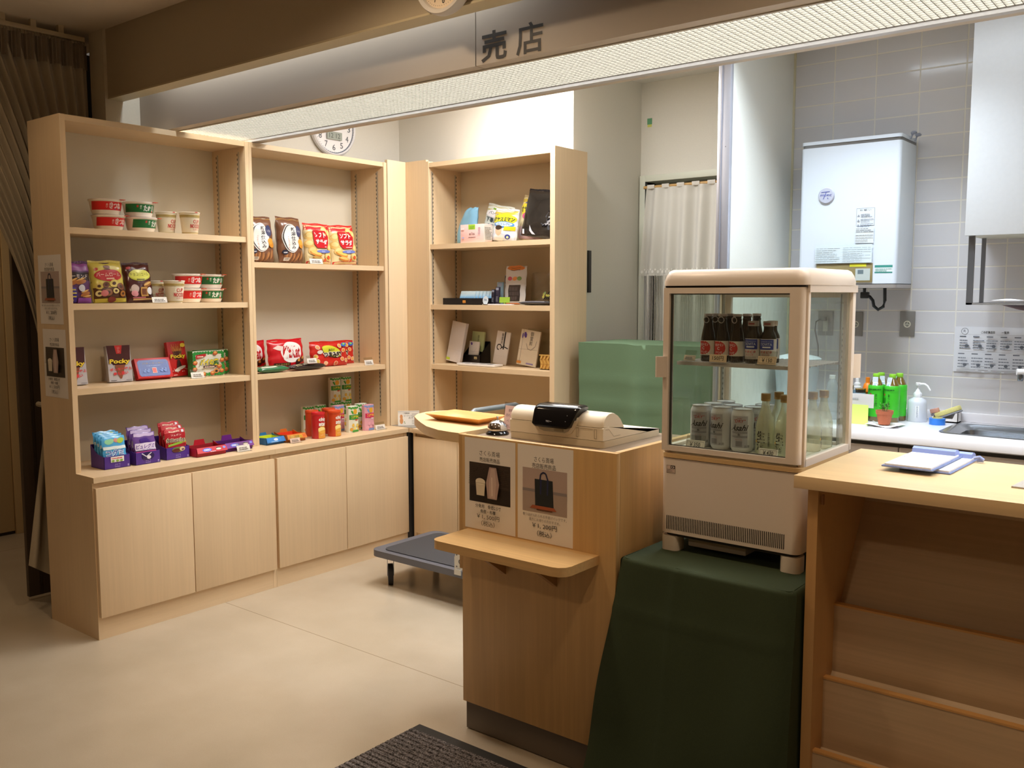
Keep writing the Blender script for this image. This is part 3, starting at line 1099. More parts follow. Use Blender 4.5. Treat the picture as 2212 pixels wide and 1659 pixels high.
ZS = 1.2575
v0 = vit_bottle('brown bottle with ring pull and red label, leftmost at the front of the fridge shelf')
v0.location = (-1.218, 2.43, ZS)
dup(v0, (-1.1735, 2.43, ZS), .12, 'brown ring pull bottle with red label, middle of the three in front')
dup(v0, (-1.129, 2.432, ZS), -.25, 'brown bottle with ring pull and red label, beside the blue labelled bottles')
for i, (x, y) in enumerate(((-1.222, 2.482), (-1.176, 2.482), (-1.127, 2.490), (-1.119, 2.54))):
    dup(v0, (x, y, ZS), .4 + i, ('brown ring pull bottle behind the leftmost red labelled one', 'brown ring pull bottle behind the middle red labelled one',
                                'brown ring pull bottle behind the third red labelled one', 'brown ring pull bottle farthest back on the fridge shelf')[i])
b0 = vita_bottle('brown bottle with blue label next to the red labelled bottles')
b0.location = (-1.079, 2.428, ZS)
dup(b0, (-1.034, 2.428, ZS), .1, 'brown bottle with blue label nearest the right of the fridge shelf')
dup(b0, (-1.046, 2.48, ZS), .3, 'brown bottle with blue label half hidden behind the two front ones')

SILV = P('#cfcfd2', .28, .75)
CANP = P('#d3d3d7', .35, .1)


def can(label):
    t = thing('beer_can', label, 'can', group='silver beer cans in the fridge')
    part(MB().lathe([(.024, 0), (.0295, .006), (.0318, .012), (.0318, .104), (.0302, .111), (.0268, .1185), (.0268, .121)], CANP, 28), 'can_body', t)
    k = MB()
    k.lathe([(.0268, .1195), (.0276, .1205), (.0276, .1225), (.0262, .1225), (.0252, .1195), (0, .1195)], SILV, 28)
    k.box(-.006, .006, -.012, .010, .1197, .1213, SILV)
    part(k, 'lid', t)
    k = MB()
    f = k.face(cyl(.0318), .005)
    g = P('#b4b2b8', .4, .1)
    f.rect(-.024, .024, .014, .104, g)
    f.text('SUPER', 0, .0975, .013, .003, P('#b23a33', .5))
    f.text('“DRY”', 0, .090, .034, .009, P('#b23a33', .5), .01, .25)
    kk = P('#16181b', .5)
    f.text('Asahi', 0, .071, .047, .0175, kk, .02, .45)
    for z in (.0585, .0555, .0465, .0435):
        f.rect(-.023, .023, z, z + .0007, kk)
    f.text('生', 0, .0515, .0075, .006, kk, .02)
    f.text('ビール', 0, .0375, .018, .0035, P('#b23a33', .5))
    f.rect(-.009, .009, .018, .033, P('#8d8a90', .4, .3))
    f.text('お酒', .022, .0185, .014, .007, P('#4a4a50', .5))
    part(k, 'printed_label', t, 'printed front with red and black lettering')
    return t


ZF = 1.0042
c0 = can('silver beer can behind the left price tag, nearest the left pane')
c0.location = (-1.242, 2.445, ZF)
c0.rotation_euler[2] = .2
dup(c0, (-1.173, 2.437, ZF), -.25, 'silver beer can in the middle of the front row')
dup(c0, (-1.106, 2.43, ZF), .15, 'silver beer can at the right end of the front row')
for x, y, r, lab in ((-1.237, 2.511, .4, 'second silver beer can behind the left price tag'), (-1.169, 2.503, 1.2, 'second silver beer can in the middle row'),
                     (-1.102, 2.496, .9, 'silver beer can behind the right end of the front row'), (-1.228, 2.578, .3, 'third silver beer can, back left'),
                     (-1.098, 2.563, .2, 'third silver beer can, back right by the clear bottles')):
    dup(c0, (x, y, ZF), r, lab)

SAKE = tinted('clear_sake_glass', '#f7f7ec', '#e9e8cf', .40, .05)
GOLD = P('#b3905a', .3, .6)


def sake(label):
    t = thing('sake_bottle', label, 'bottle', group='clear sake bottles in the fridge')
    part(MB().lathe([(.024, 0), (.0268, .004), (.0268, .072), (.0225, .096), (.0125, .128), (.0105, .140), (.0105, .152)], SAKE, 24), 'glass_body', t)
    k = MB()
    k.lathe([(.0128, .148), (.0132, .149), (.0132, .155), (.0126, .1555), (.0132, .156), (.0132, .167), (.0122, .169), (0, .169)], GOLD, 20)
    part(k, 'cap', t, 'gold screw cap')
    k = MB()
    f = k.face(cyl(.0268), .004)
    f.text('生', -.002, .052, .023, .026, P('#15161a', .5), .03)
    f.text('酒', -.002, .023, .024, .026, P('#15161a', .5), .03)
    f.text('生\n貯\n蔵', .021, .042, .006, .04, P('#2a2b2c', .5))
    f.ell(-.016, .036, .003, .004, P('#c99a3c', .5), 10)
    part(k, 'brush_lettering', t, 'black brush lettering')
    return t


s0 = sake('clear sake bottle with black brush lettering, at the front beside the beer cans')
s0.location = (-1.043, 2.442, ZF)
dup(s0, (-.984, 2.436, ZF), -.1, 'clear sake bottle with black brush lettering, at the front by the door post')
for x, y, r, lab in ((-1.030, 2.503, .5, 'clear sake bottle behind the front left one'), (-.971, 2.498, -.6, 'clear sake bottle behind the front right one'),
                     (-1.014, 2.566, 1., 'clear sake bottle third in the row from the front'), (-.954, 2.562, 2., 'clear sake bottle seen past the door post, third row'),
                     (-.945, 2.625, 2.5, 'clear sake bottle farthest back, seen through the side pane')):
    dup(s0, (x, y, ZF), r, lab)

# ---- price tags
ACRY = thin_glass('acrylic', '#f1f2ee')
TAGP = P('#eae4dc', .6)


def tag(label, group, loc, rz, w, h, txt=None, paper=TAGP, lean=.3, stand=True, frame=True, size=.5, ink=INK):
    t = thing('price_tag', label, 'price tag', loc, rz, group)
    k = MB()
    if stand:
        k.box(-w / 2, w / 2, -.018, .012, 0, .0012, ACRY)
        e = math.tan(lean)
        k.prism([(0, .0012), (.0012, .0012), (.0012 + e * (h + .016), h + .016), (e * (h + .016), h + .016)], -w / 2, w / 2, ACRY, 'x')
        part(k, 'acrylic_holder', t, 'clear holder')
    k = MB()
    e = math.tan(lean)
    k.prism([(-.0016 + e * .002, .0014), (-.0004 + e * .002, .0014), (-.0004 + e * (h + .002), h + .002), (-.0016 + e * (h + .002), h + .002)], -w / 2, w / 2, paper, 'x')
    f = k.face(lambda u, v, l: (u, -.0016 + e * v - l, v))
    if frame:
        f.frame(-w * .44, w * .44, .002 + h * .12, .002 + h * .88, .0007, GREYINK)
    if txt:
        f.text(txt, 0, .002 + h * .52, w * (.56 if frame else .66), h * size, ink, .005)
    else:
        f.bars(-w * .36, w * .36, .002 + h * .24, .002 + h * .76, 2, GREYINK, .6, 7)
    part(k, 'card', t, 'printed card')
    return t


TG = 'price tags in the fridge'
tag('price tag reading 350 in front of the beer cans', TG, (-1.225, 2.372, ZF), .05, .058, .024, '￥350')
tag('price tag reading 430 in front of the clear sake bottles', TG, (-1.004, 2.372, ZF), .0, .054, .022, '￥430')
BEIGE = P('#e0c5a8', .6)
tag('beige price tag reading 150 yen at the front edge of the fridge shelf', TG, (-1.162, 2.381, ZS), 0, .052, .021, '150円', BEIGE, .1, False, False, .6)
tag('beige price tag reading 150 at the right end of the fridge shelf', TG, (-1.02, 2.386, ZS), 0, .053, .021, '￥150', BEIGE)
tag('small clear price holder at the left end of the fridge shelf', TG, (-1.262, 2.40, ZS), -.3, .044, .014, None, BEIGE)

# ---- draped stand under the fridge
GREEN = mottled('green_felt', '#3a4530', 300, .06, .85, .05, .25)
GREEN2 = mottled('green_cover', '#5f775c', 300, .04, .8, .05, .25)
t = thing('draped_stand', 'low stand under the fridge covered by a dark green cloth', 'table', (-1.1, 2.4, 0))
XA, XB, YA, YB, ZT = -1.362, -.845, 2.182, 2.74, .7035


def drape(u, v):
    # u: round left side, front, right side; v: 0 at the table edge, 1 at the hem
    flare = .085 * v + .012 * v * math.sin(u * 31) + .006 * math.sin(v * 9 + u * 14) * v
    fold = .006 * math.exp(-((v - .19) / .012) ** 2) + .005 * math.exp(-((u - .43) / .007) ** 2)
    z = ZT - .012 - v * .685
    L = (.25, .75)
    if u < L[0]:
        q = u / L[0]
        if q < .8:
            return (XA - .012 * v * (.6 + .4 * math.sin(q * 20)), YB - q / .8 * (YB - 2.196), z)
        e = (q - .8) / .2
        return (XA - .012 * v * (.6 + .4 * math.sin(16)) * (1 - e) - flare * e, 2.196 - e * (2.196 - YA - .02) - flare * .75 * e, z)
    if u > L[1]:
        q = (u - L[1]) / (1 - L[1])
        return (XB + .0 * q, YA + .02 + q * (YB - YA - .02) - flare * (1 - q) ** 6, z)
    q = (u - L[0]) / (L[1] - L[0])
    e = .02 * (abs(2 * q - 1) ** 14)
    return (XA - flare * (1 - q) ** 3 * 1. + q * (XB - XA), YA + e - flare * .75 - fold, z)


k = MB()
k.grid(drape, 96, 40, GREEN)


def rim(u, v):
    x, y, z = drape(u, 0)
    a = v * PI / 2
    cx, cy = (XA + XB) / 2, (YA + YB) / 2
    d = Vector((cx - x, cy - y, 0)).normalized() * .012 * (1 - math.cos(a))
    return (x + d.x, y + d.y, z + .012 * math.sin(a))


k.grid(rim, 96, 4, GREEN)
k.prism(rr_poly(XA + .011, XB - .011, YA + .011, YB - .005, .015), ZT - .003, ZT, GREEN)
part(k, 'cloth', t, world=True)
for x in (XA + .02, XB - .05):
    for y in (YA + .03, YB - .06):
        part(MB().box(x, x + .03, y, y + .03, 0, ZT - .02, P('#6d655c', .5)), 'leg', t, world=True)
part(MB().box(XA + .01, XB - .01, YA + .015, YB - .02, ZT - .022, ZT - .004, P('#8a7a66', .5)), 'table_top', t, world=True)

# ---- tall covered machine behind
t = thing('covered_machine', 'tall boxy machine hidden under a green cover beside the back shelf unit', 'covered machine', (-2.3, 4.2, 0))
XA2, XB2, YA2, YB2, Z2 = -2.705, -1.93, 3.93, 4.34, 1.203
k = MB()


def cover(u, v):
    z = Z2 - v * 1.05 + .0
    bul = .012 * v + .008 * math.sin(u * 40 + 2 * v) * v
    crease = .004 * math.exp(-((v - .18) / .02) ** 2) + .004 * math.exp(-((v - .3) / .015) ** 2)
    if u < .3:
        q = u / .3
        return (XA2 - bul + .03 * v, YB2 - q * (YB2 - YA2), z)
    if u < .75:
        q = (u - .3) / .45
        dip = .045 * math.exp(-((q - .45) / .07) ** 2) * (v * 1.3 if v < .5 else .65)
        return (XA2 + .03 * v * (1 - q) + q * (XB2 - XA2), YA2 - bul - crease - dip - .06 * v * max(0, q - .3), z - .006 * math.exp(-((q - .45) / .06) ** 2))
    q = (u - .75) / .25
    return (XB2 + bul, YA2 + q * (YB2 - YA2), z)


k.grid(cover, 120, 40, GREEN2)
k.grid(lambda u, v: (XA2 + u * (XB2 - XA2), YA2 + v * (YB2 - YA2), Z2 + .004 * math.sin(u * 9) * math.sin(v * PI) - .006 * math.exp(-((u - .45) / .06) ** 2) * (1 - v)), 40, 16, GREEN2)
part(k, 'cover', t, world=True)
part(MB().box(XA2 + .05, XB2 - .02, YA2 + .04, YB2 - .03, 0, Z2 - .03, P('#6a4a3a', .6)), 'cabinet', t, world=True)
# ================================================================ on the cash counter
REG = P('#e7dbc6', .38)
REG2 = P('#d9cbb2', .42)
t = thing('cash_register', 'cream cash register with a black customer display in the counter well', 'cash register', (-1.68, 2.45, .9855))
ZB = .9855
RX0, RX1 = -1.862, -1.499


def loft(k, prof, xs, m):
    """profile (y, z) swept along x; xs = [(x, scale about the profile's centre)]"""
    n = len(prof)
    cy, cz = sum(p[0] for p in prof) / n, sum(p[1] for p in prof) / n
    vs = [(x, cy + (y - cy) * s, cz + (z - cz) * s) for x, s in xs for y, z in prof]
    k.add(vs, [(i * n + j, i * n + (j + 1) % n, (i + 1) * n + (j + 1) % n, (i + 1) * n + j) for i in range(len(xs) - 1) for j in range(n)] +
          [tuple(range(n))[::-1], tuple(range((len(xs) - 1) * n, len(xs) * n))], m)


k = MB()
k.prism(rr_poly(RX0, RX1, 2.31, 2.66, .014), ZB, 1.006, REG2)
part(k, 'drawer_base', t, world=True)
k = MB()
loft(k, [(2.3105, 1.0072), (2.3105, 1.045), (2.318, 1.0475), (2.345, 1.0478), (2.655, .996), (2.658, .9925), (2.658, 1.0072)], [(RX0 + .001, .985), (RX0 + .006, 1), (RX1 - .006, 1), (RX1 - .001, .985)], REG)
part(k, 'housing', t, world=True)
hump = [(2.3115, 1.0475), (2.313, 1.060), (2.319, 1.073), (2.330, 1.083), (2.345, 1.089), (2.362, 1.090), (2.380, 1.087), (2.40, 1.078), (2.418, 1.064), (2.432, 1.046), (2.44, 1.034)]
for x0, x1 in ((RX0 + .002, -1.742), (-1.60, RX1 - .002)):
    k = MB()
    loft(k, hump, [(x0, .90), (x0 + .004, .96), (x0 + .012, 1), (x1 - .012, 1), (x1 - .004, .96), (x1, .90)], REG)
    part(k, 'roll_cover', t, world=True)
k = MB()
f = k.face(flat(2.3105))
f.rect(RX0 + .004, -1.752, 1.0435, 1.0455, P('#f4ecdc', .3)).rect(-1.596, RX1 - .006, 1.0435, 1.0455, P('#f4ecdc', .3))
SM = P('#a3937a', .6)
for u in (-1.597, -1.530):
    f.frame(u, u + .009, 1.013, 1.042, .0012, SM)
f.rect(-1.583, -1.535, 1.040, 1.0412, SM).rect(-1.583, -1.582, 1.014, 1.04, SM)
g = k.face(flatx(RX1 - .001))
g.line([(2.325, 1.041), (2.345, 1.040), (2.372, 1.016), (2.41, 1.016)], .0014, SM)
part(k, 'front_seams', t, world=True)
k = MB()
bay = [(-1.757, 1.052), (-1.755, 1.036), (-1.742, 1.021), (-1.718, 1.014), (-1.632, 1.014), (-1.612, 1.022), (-1.597, 1.042), (-1.59, 1.062), (-1.757, 1.062)]
k.prism(bay, 2.304, 2.3105, P('#e3d8c6', .3), 'y')
k.prism([(-1.748, 1.050), (-1.744, 1.038), (-1.732, 1.026), (-1.715, 1.021), (-1.636, 1.021), (-1.622, 1.028), (-1.61, 1.045), (-1.605, 1.054)], 2.3025, 2.3045, P('#b9b4a8', .12), 'y')
k.box(-1.675, -1.64, 2.300, 2.31, 1.024, 1.046, P('#8d8676', .4), .002)
k.box(-1.748, -1.594, 2.3105, 2.42, 1.046, 1.074, P('#d6cbb6', .4), .004)
part(k, 'display_bay', t, world=True)
k = MB()
BLK = P('#0d0d10', .12)
dp = [(2.290, 1.036), (2.284, 1.042), (2.296, 1.090), (2.304, 1.101), (2.316, 1.107), (2.352, 1.108), (2.360, 1.102), (2.34, 1.06), (2.312, 1.036)]
n = len(dp)
secs = [(-1.752, .88), (-1.746, .96), (-1.738, 1), (-1.624, 1), (-1.616, .96), (-1.610, .88)]
vs = [(x + (z - 1.036) * (.42 if x > -1.68 else .02), 2.32 + (y - 2.32) * s, 1.072 + (z - 1.072) * s) for x, s in secs for y, z in dp]
k.add(vs, [(i * n + j, i * n + (j + 1) % n, (i + 1) * n + (j + 1) % n, (i + 1) * n + j) for i in range(len(secs) - 1) for j in range(n)] + [tuple(range(n))[::-1], tuple(range((len(secs) - 1) * n, len(secs) * n))], BLK)
f = k.face(lambda u, v, l: (u, 2.284 + (v - 1.042) * .25 - l - .0006, v))
f.text('TEC', -1.690, 1.056, .014, .005, P('#c9c9d0', .4), .02).rect(-1.682, -1.674, 1.0555, 1.0565, P('#c9c9d0', .4))
f.ell(-1.618, 1.078, .001, .001, P('#d9d9e0', .3), 8).ell(-1.622, 1.06, .001, .001, P('#d9d9e0', .3), 8)
f2 = k.face(lambda u, v, l: (u, 2.318 + v, 1.1075 + l))
f2.bars(-1.70, -1.65, .006, .011, 1, P('#8d8d96', .3), .6, 2)
part(k, 'customer_display', t, 'glossy black customer display', world=True)

t = thing('call_bell', 'chrome desk bell on the counter in front of the pink notice', 'bell', (-1.938, 2.342, .9855))
CHR = P('#d9d9dc', .06, 1.)
part(MB().lathe([(.039, 0), (.039, .004), (.035, .009), (.031, .012), (.026, .014), (0, .014)], P('#3a3a3c', .08, .9), 36), 'base', t, 'dark chrome base')
part(MB().lathe([(.0335, .0135), (.0340, .016), (.0328, .026), (.028, .036), (.019, .0435), (.008, .0475), (0, .048)], CHR, 40), 'dome', t)
part(MB().lathe([(.0022, .047), (.0022, .054), (.0038, .055), (.0045, .057), (.0034, .0592), (0, .060)], CHR, 16), 'button', t)

TRAYW = wood('tray_wood', '#d79c55', 0, .06, .4)
t = thing('coin_tray', 'shallow wooden coin tray on the rounded counter top', 'tray', (-2.165, 2.44, 1.0), -.03)
k = MB()
a, b = (.132, .078), (.102, .050)
vs = [(-b[0], -b[1], .002), (b[0], -b[1], .002), (b[0], b[1], .002), (-b[0], b[1], .002), (-a[0], -a[1], .023), (a[0], -a[1], .023), (a[0], a[1], .023), (-a[0], a[1], .023)]
vi = [(-b[0] + .004, -b[1] + .004, .006), (b[0] - .004, -b[1] + .004, .006), (b[0] - .004, b[1] - .004, .006), (-b[0] + .004, b[1] - .004, .006),
      (-a[0] + .007, -a[1] + .006, .023), (a[0] - .007, -a[1] + .006, .023), (a[0] - .007, a[1] - .006, .023), (-a[0] + .007, a[1] - .006, .023)]
fs = [(0, 1, 2, 3)] + [(i, (i + 1) % 4, 4 + (i + 1) % 4, 4 + i) for i in range(4)] + [(8, 9, 10, 11)] + [(8 + i, 8 + (i + 1) % 4, 12 + (i + 1) % 4, 12 + i) for i in range(4)] + [(4 + i, 4 + (i + 1) % 4, 12 + (i + 1) % 4, 12 + i) for i in range(4)]
k.add(vs + vi, fs, TRAYW)
part(k, 'dish', t)
part(MB().box(-.10, .10, -.048, .048, 0, .0045, TRAYW), 'base', t)

t = thing('desk_notice', 'small pink notice in a clear stand behind the desk bell', 'notice', (-1.941, 2.428, .9855), .0)
AC2 = thin_glass('acrylic_notice', '#e9e7e6')
sh = lambda y, z: y + z * .16
part(MB().prism([(sh(-.002, 0), 0), (sh(.001, 0), 0), (sh(.001, .095), .095), (sh(-.002, .095), .095)], -.045, .045, AC2, 'x').box(-.045, .045, .001, .05, 0, .002, ACRY), 'acrylic_stand', t, 'clear stand')
k = MB()
k.prism([(sh(-.0034, .004), .004), (sh(-.0024, .004), .004), (sh(-.0024, .084), .084), (sh(-.0034, .084), .084)], -.040, .040, P('#e5c9cc', .6), 'x')
f = k.face(lambda u, v, l: (u, sh(-.0034, v) - l, v))
PK = P('#8b6f80', .6)
f.text('御用の方は', 0, .068, .048, .010, PK)
f.text('恐れ入りますが', 0, .052, .066, .010, PK)
f.text('ベ　ル　を', 0, .033, .058, .010, PK)
f.text('押して下さい', 0, .015, .060, .010, PK)
part(k, 'pink_sheet', t, 'pink printed sheet')

t = thing('goods_card', 'white card with a drawing of a peanut standing in the shelf corner', 'card', (-3.757, 3.735, .697), math.radians(52))
part(MB().box(-.062, .062, 0, .0012, 0, .084, P('#efece5', .6)), 'card', t)
k = MB()
f = k.face(flat(0))
f.ell(-.042, .026, .010, .018, P('#d99a63', .6)).ell(-.043, .050, .0085, .013, P('#d99a63', .6)).ell(-.0425, .039, .0075, .012, P('#d99a63', .6))
f.ell(-.025, .020, .0025, .004, P('#8c9a63', .6), 10).ell(-.022, .012, .0025, .003, P('#8c9a63', .6), 10)
f.text('千葉名産', -.012, .070, .034, .008, INK)
f.text('ピーナッツ', -.004, .055, .046, .010, INK)
f.text('みそ', .012, .042, .026, .009, INK)
f.bars(.018, .054, .05, .072, 3, GREYINK, .25, 4)
f.bars(.018, .054, .01, .035, 3, GREYINK, .25, 6)
f.rect(-.062, .062, .079, .0815, P('#9d988f', .5))
part(k, 'drawing', t, 'brown peanut drawing and handwriting')
solo(MB().prism([(-3.84, 3.67), (-3.66, 3.67), (-3.66, 3.83), (-3.80, 3.80)], .6955, .6972, P('#8f8a82', .4)), 'corner_sheet', 'thin grey sheet lying in the corner under the peanut card', 'sheet', (-3.75, 3.73, .6955), world=True)

# ================================================================ platform cart
t = thing('platform_cart', 'low dark grey platform hand cart standing behind the cash counter', 'cart', (-3.0, 3.3, 0))
GRYP = P('#5b5d66', .45)
k = MB()
k.prism(rr_poly(-3.365, -2.56, 3.062, 3.535, .045), .150, .182, GRYP)
part(k, 'deck_rim', t, world=True)
part(MB().prism(rr_poly(-3.31, -2.60, 3.095, 3.50, .04), .182, .1865, P('#3a3a3e', .75)), 'deck_pad', t, 'dark rubber pad', world=True)
for x, y in ((-3.29, 3.13), (-3.29, 3.46), (-2.68, 3.13), (-2.68, 3.46)):
    k = MB()
    c = Vector((x, y, .052))
    M_ = Matrix.Translation(c) @ Matrix.Rotation(-.72, 4, 'Z') @ Matrix.Rotation(PI / 2, 4, 'X')
    k.M = M_
    k.lathe([(.052, -.012), (.052, .012)], P('#232225', .7), 24)
    k.lathe([(.024, -.0135), (.024, .0135)], P('#4b4b50', .5), 16)
    k.M = None
    wv = part(k, 'caster_wheel', t, world=True)
    k = MB()
    k.M = Matrix.Translation((x, y, 0)) @ Matrix.Rotation(-.72, 4, 'Z')
    for yy in (-.017, .014):
        k.prism([(-.02, .148), (.02, .148), (.008, .045), (-.008, .045)], yy, yy + .003, P('#8d8e93', .3, .8), 'y')
    k.box(-.03, .03, -.03, .03, .146, .151, P('#8d8e93', .3, .8))
    k.M = None
    part(k, 'caster_fork', t, world=True)
k = MB()
k.prism([(-2.80, .186), (-2.74, .186), (-2.74, .275), (-2.765, .285), (-2.785, .275), (-2.80, .24)], 3.068, 3.072, P('#cdccc6', .35, .6), 'y')
k.box(-2.79, -2.75, 3.055, 3.075, .165, .19, P('#cdccc6', .35, .6))
f = k.face(flat(3.068))
f.ell(-2.762, .225, .012, .012, P('#4a4a4c', .4)).ell(-2.762, .225, .006, .006, P('#cdccc6', .3)).ell(-2.785, .255, .004, .004, P('#55555a', .4)).ell(-2.785, .20, .004, .004, P('#55555a', .4))
part(k, 'handle_bracket', t, 'pale metal handle bracket', world=True)
k = MB()
k.tube([(-2.735, 3.085, .18), (-2.735, 3.085, .86), (-2.735, 3.10, .90), (-2.735, 3.14, .92), (-2.735, 3.44, .92), (-2.735, 3.485, .90), (-2.735, 3.5, .86), (-2.735, 3.5, .18)], .013, P('#8b9296', .35, .4), 12)
part(k, 'handle', t, world=True)

# ================================================================ clocks
def clock_face(k, f, r):
    for h in range(1, 13):
        a = PI / 2 - h * PI / 6
        f.text(str(h), r * .70 * math.cos(a), r * .70 * math.sin(a), r * (.13 if h < 10 else .22), r * .2, P('#4a4f58', .5))
    for i in range(60):
        a = i * PI / 30
        L = .86 if i % 5 else .84
        f.line([(r * L * math.cos(a), r * L * math.sin(a)), (r * .89 * math.cos(a), r * .89 * math.sin(a))], r * .012, P('#6a6f78', .5))


t = thing('wall_clock', 'round white wall clock half hidden by the light trough, above the left shelves', 'clock', (-4.178, 3.555, 2.405), PI / 2)
R_ = .163
k = MB()
k.M = Matrix.Rotation(PI / 2, 4, 'X')
k.lathe([(R_ * .96, 0), (R_, .008), (R_, .026), (R_ * .95, .034), (R_ * .91, .030), (R_ * .90, .022), (0, .022)], P('#dcdce0', .35), 56)
part(k, 'case', t)
k = MB()
f = k.face(flat(-.0222))
f.ell(0, 0, R_ * .90, R_ * .90, P('#e9e9ec', .5), 56)
for i in range(64):
    a0, a1 = 2 * PI * i / 64, 2 * PI * (i + 1) / 64
    f.l = .001
    f.put([(R_ * q * math.cos(a), R_ * q * math.sin(a)) for q, a in ((.875, a0), (.905, a0), (.905, a1), (.875, a1))], [(0, 1, 2, 3)], P('#4c5870', .4))
clock_face(k, f, R_)
f.rect(-.055, .055, -.072, -.028, P('#9aa39d', .3)).text('12 12', 0, -.05, .08, .026, P('#4b524e', .4))
part(k, 'dial', t, 'white dial with grey numerals and a small display')
k = MB()
f = k.face(flat(-.026))
f.line([(0, -.02), (.03, .08)], .006, P('#33363c', .4)).line([(.01, -.02), (-.08, .09)], .004, P('#33363c', .4)).ell(0, 0, .006, .006, P('#33363c', .4))
part(k, 'hands', t)

t = thing('wall_clock', 'round cream wall clock on the beam above the fascia, cut off by the frame', 'clock', (-2.017, 2.203, 2.432))
R_ = .113
k = MB()
k.M = Matrix.Rotation(PI / 2, 4, 'X')
k.lathe([(R_ * .97, 0), (R_, .008), (R_, .030), (R_ * .97, .038), (R_ * .86, .034), (R_ * .82, .024), (0, .024)], P('#cfcac6', .35), 56)
part(k, 'case', t)
k = MB()
f = k.face(flat(-.0242))
f.ell(0, 0, R_ * .82, R_ * .82, P('#efdcc4', .5), 56)
for h in range(1, 13):
    a = PI / 2 - h * PI / 6
    f.text(str(h), R_ * .6 * math.cos(a), R_ * .6 * math.sin(a), R_ * (.10 if h < 10 else .19), R_ * .19, INK, .01)
for i in range(60):
    a = i * PI / 30
    f.line([(R_ * .75 * math.cos(a), R_ * .75 * math.sin(a)), (R_ * .78 * math.cos(a), R_ * .78 * math.sin(a))], R_ * .012, INK)
part(k, 'dial', t, 'cream dial with dark numerals')
k = MB()
f = k.face(flat(-.028))
f.line([(0, -.015), (.02, .05)], .005, INK).line([(0, -.015), (-.06, .05)], .003, INK)
part(k, 'hands', t)

# ================================================================ far left: sliding door, curtain, rail
DKD = wood('dark_door', '#4a3c2f', 2, .1, .45)
t = thing('sliding_door', 'dark brown sliding door edge behind the tied curtain', 'door', (-4.46, 2.05, 0))
part(MB().box(-4.474, -4.448, 1.88, 2.9, .018, 2.60, DKD, .001), 'leaf', t, world=True)
k = MB()
for y in (1.93, 1.985):
    k.box(-4.449, -4.442, y, y + .012, .02, 2.60, P('#3a3026', .5))
part(k, 'edge_bead', t, world=True)

CURT = mottled('curtain_cloth', '#a39783', 500, .05, .9, .1, .2)
NETC = mottled('curtain_heading', '#867a6b', 600, .1, .9, .1, .2)
t = thing('curtain', 'long beige curtain gathered and tied back at the far left', 'curtain', (-4.25, 1.9, .2))


def wave(s, ph=0.):
    return math.sin(s * 2 * PI + ph)


def curtain_xy(s, z):
    """s runs along the cloth from its left edge (0) to the right end (1); z is height"""
    top_l, top_r = 1.25, 2.165
    tie_l, tie_r = 1.905, 2.08
    bot_l, bot_r = 1.785, 1.925
    if z > .95:
        q = (z - .95) / (2.55 - .95)
        ql = max(0., min(1., q)) ** 2.
        yl = tie_l + (top_l - tie_l) * ql
        yr = tie_r + (top_r - tie_r) * min(1, q * 2.2)
    else:
        q = (.95 - z) / .75
        yl = tie_l + (bot_l - tie_l) * q ** .9
        yr = tie_r + (bot_r - tie_r) * q * .6
    y = yl + (yr - yl) * s
    spread = (yr - yl) / .9
    amp = .014
    lo = max(0., min(1., (z - .7) / .5))
    x = -4.235 + amp * lo * math.sin(s * 2 * PI * 17 + .8 * math.sin(z * 2.1)) + (.010 + .012 * (1 - lo)) * math.sin(s * 13 + z)
    return x, y


def curtain_pt(s, v):
    zb = .235 - .13 * s
    z = 2.545 + (zb - 2.545) * v
    x, y = curtain_xy(s, z)
    return (x, y, z)


k = MB()
k.grid(curtain_pt, 190, 60, CURT)
part(k, 'cloth', t, world=True)
k = MB()
k.grid(lambda s, v: (curtain_xy(s, 2.56)[0] + .010 + .004 * math.sin(s * 2 * PI * 95), curtain_xy(s, 2.56)[1], 2.585 - .11 * v), 380, 3, NETC)
part(k, 'pleated_heading', t, 'darker pleated heading', world=True)
k = MB()
k.tube([(-4.28, 1.89, .955), (-4.20, 1.90, .95), (-4.185, 1.99, .945), (-4.20, 2.08, .95), (-4.28, 2.09, .955)], .012, CURT, 8)
part(k, 'tie_back', t, world=True)
t = thing('curtain_rail', 'pale curtain rail fixed under the hall ceiling at the far left', 'curtain rail', (-4.235, 1.8, 2.6))
part(MB().box(-4.25, -4.222, .6, 2.155, 2.598, 2.618, P('#b5a58a', .5), .002), 'rail', t, world=True)
for y in (1.2, 1.80, 1.93, 2.05):
    part(MB().box(-4.246, -4.226, y - .012, y + .012, 2.616, 2.65, P('#b5a58a', .5)), 'bracket', t, world=True)
k = MB()
for i in range(60):
    y = 1.3 + i * .0145
    k.box(-4.238, -4.232, y, y + .003, 2.583, 2.6, P('#9b8c74', .5))
part(k, 'glider_row', t, world=True, kind='stuff')
solo(MB().box(-4.66, -4.56, 1.705, 1.735, 0, .004, P('#5a4c3c', .6)), 'floor_latch', 'small dark metal plate set in the floor at the far left', 'floor plate', (-4.6, 1.72, 0), world=True)

# ================================================================ lace half curtain in the alcove doorway
LACE = tinted('lace_cloth', '#ffffff', '#e6e3dc', .80, .9)
t = thing('lace_curtain', 'white lace tab curtain with a long string fringe hanging in the alcove doorway', 'curtain', (-2.4, 4.74, 1.2))
part(MB().tube([(-2.815, 4.757, 2.072), (-1.93, 4.757, 2.072)], .009, P('#c9a064', .4), 12), 'rod', t, 'thin wooden rod', world=True)


def lace(s, v):
    z = 2.078 - v * .52
    x = -2.790 + .86 * s
    x -= .012 * v * (1 - s) * 2
    a = .012 + .012 * v
    y = 4.745 + a * math.sin(s * 2 * PI * 9.) + .006 * math.sin(s * 40)
    return (x - .02 * v * math.exp(-(s / .1) ** 2), y, z)


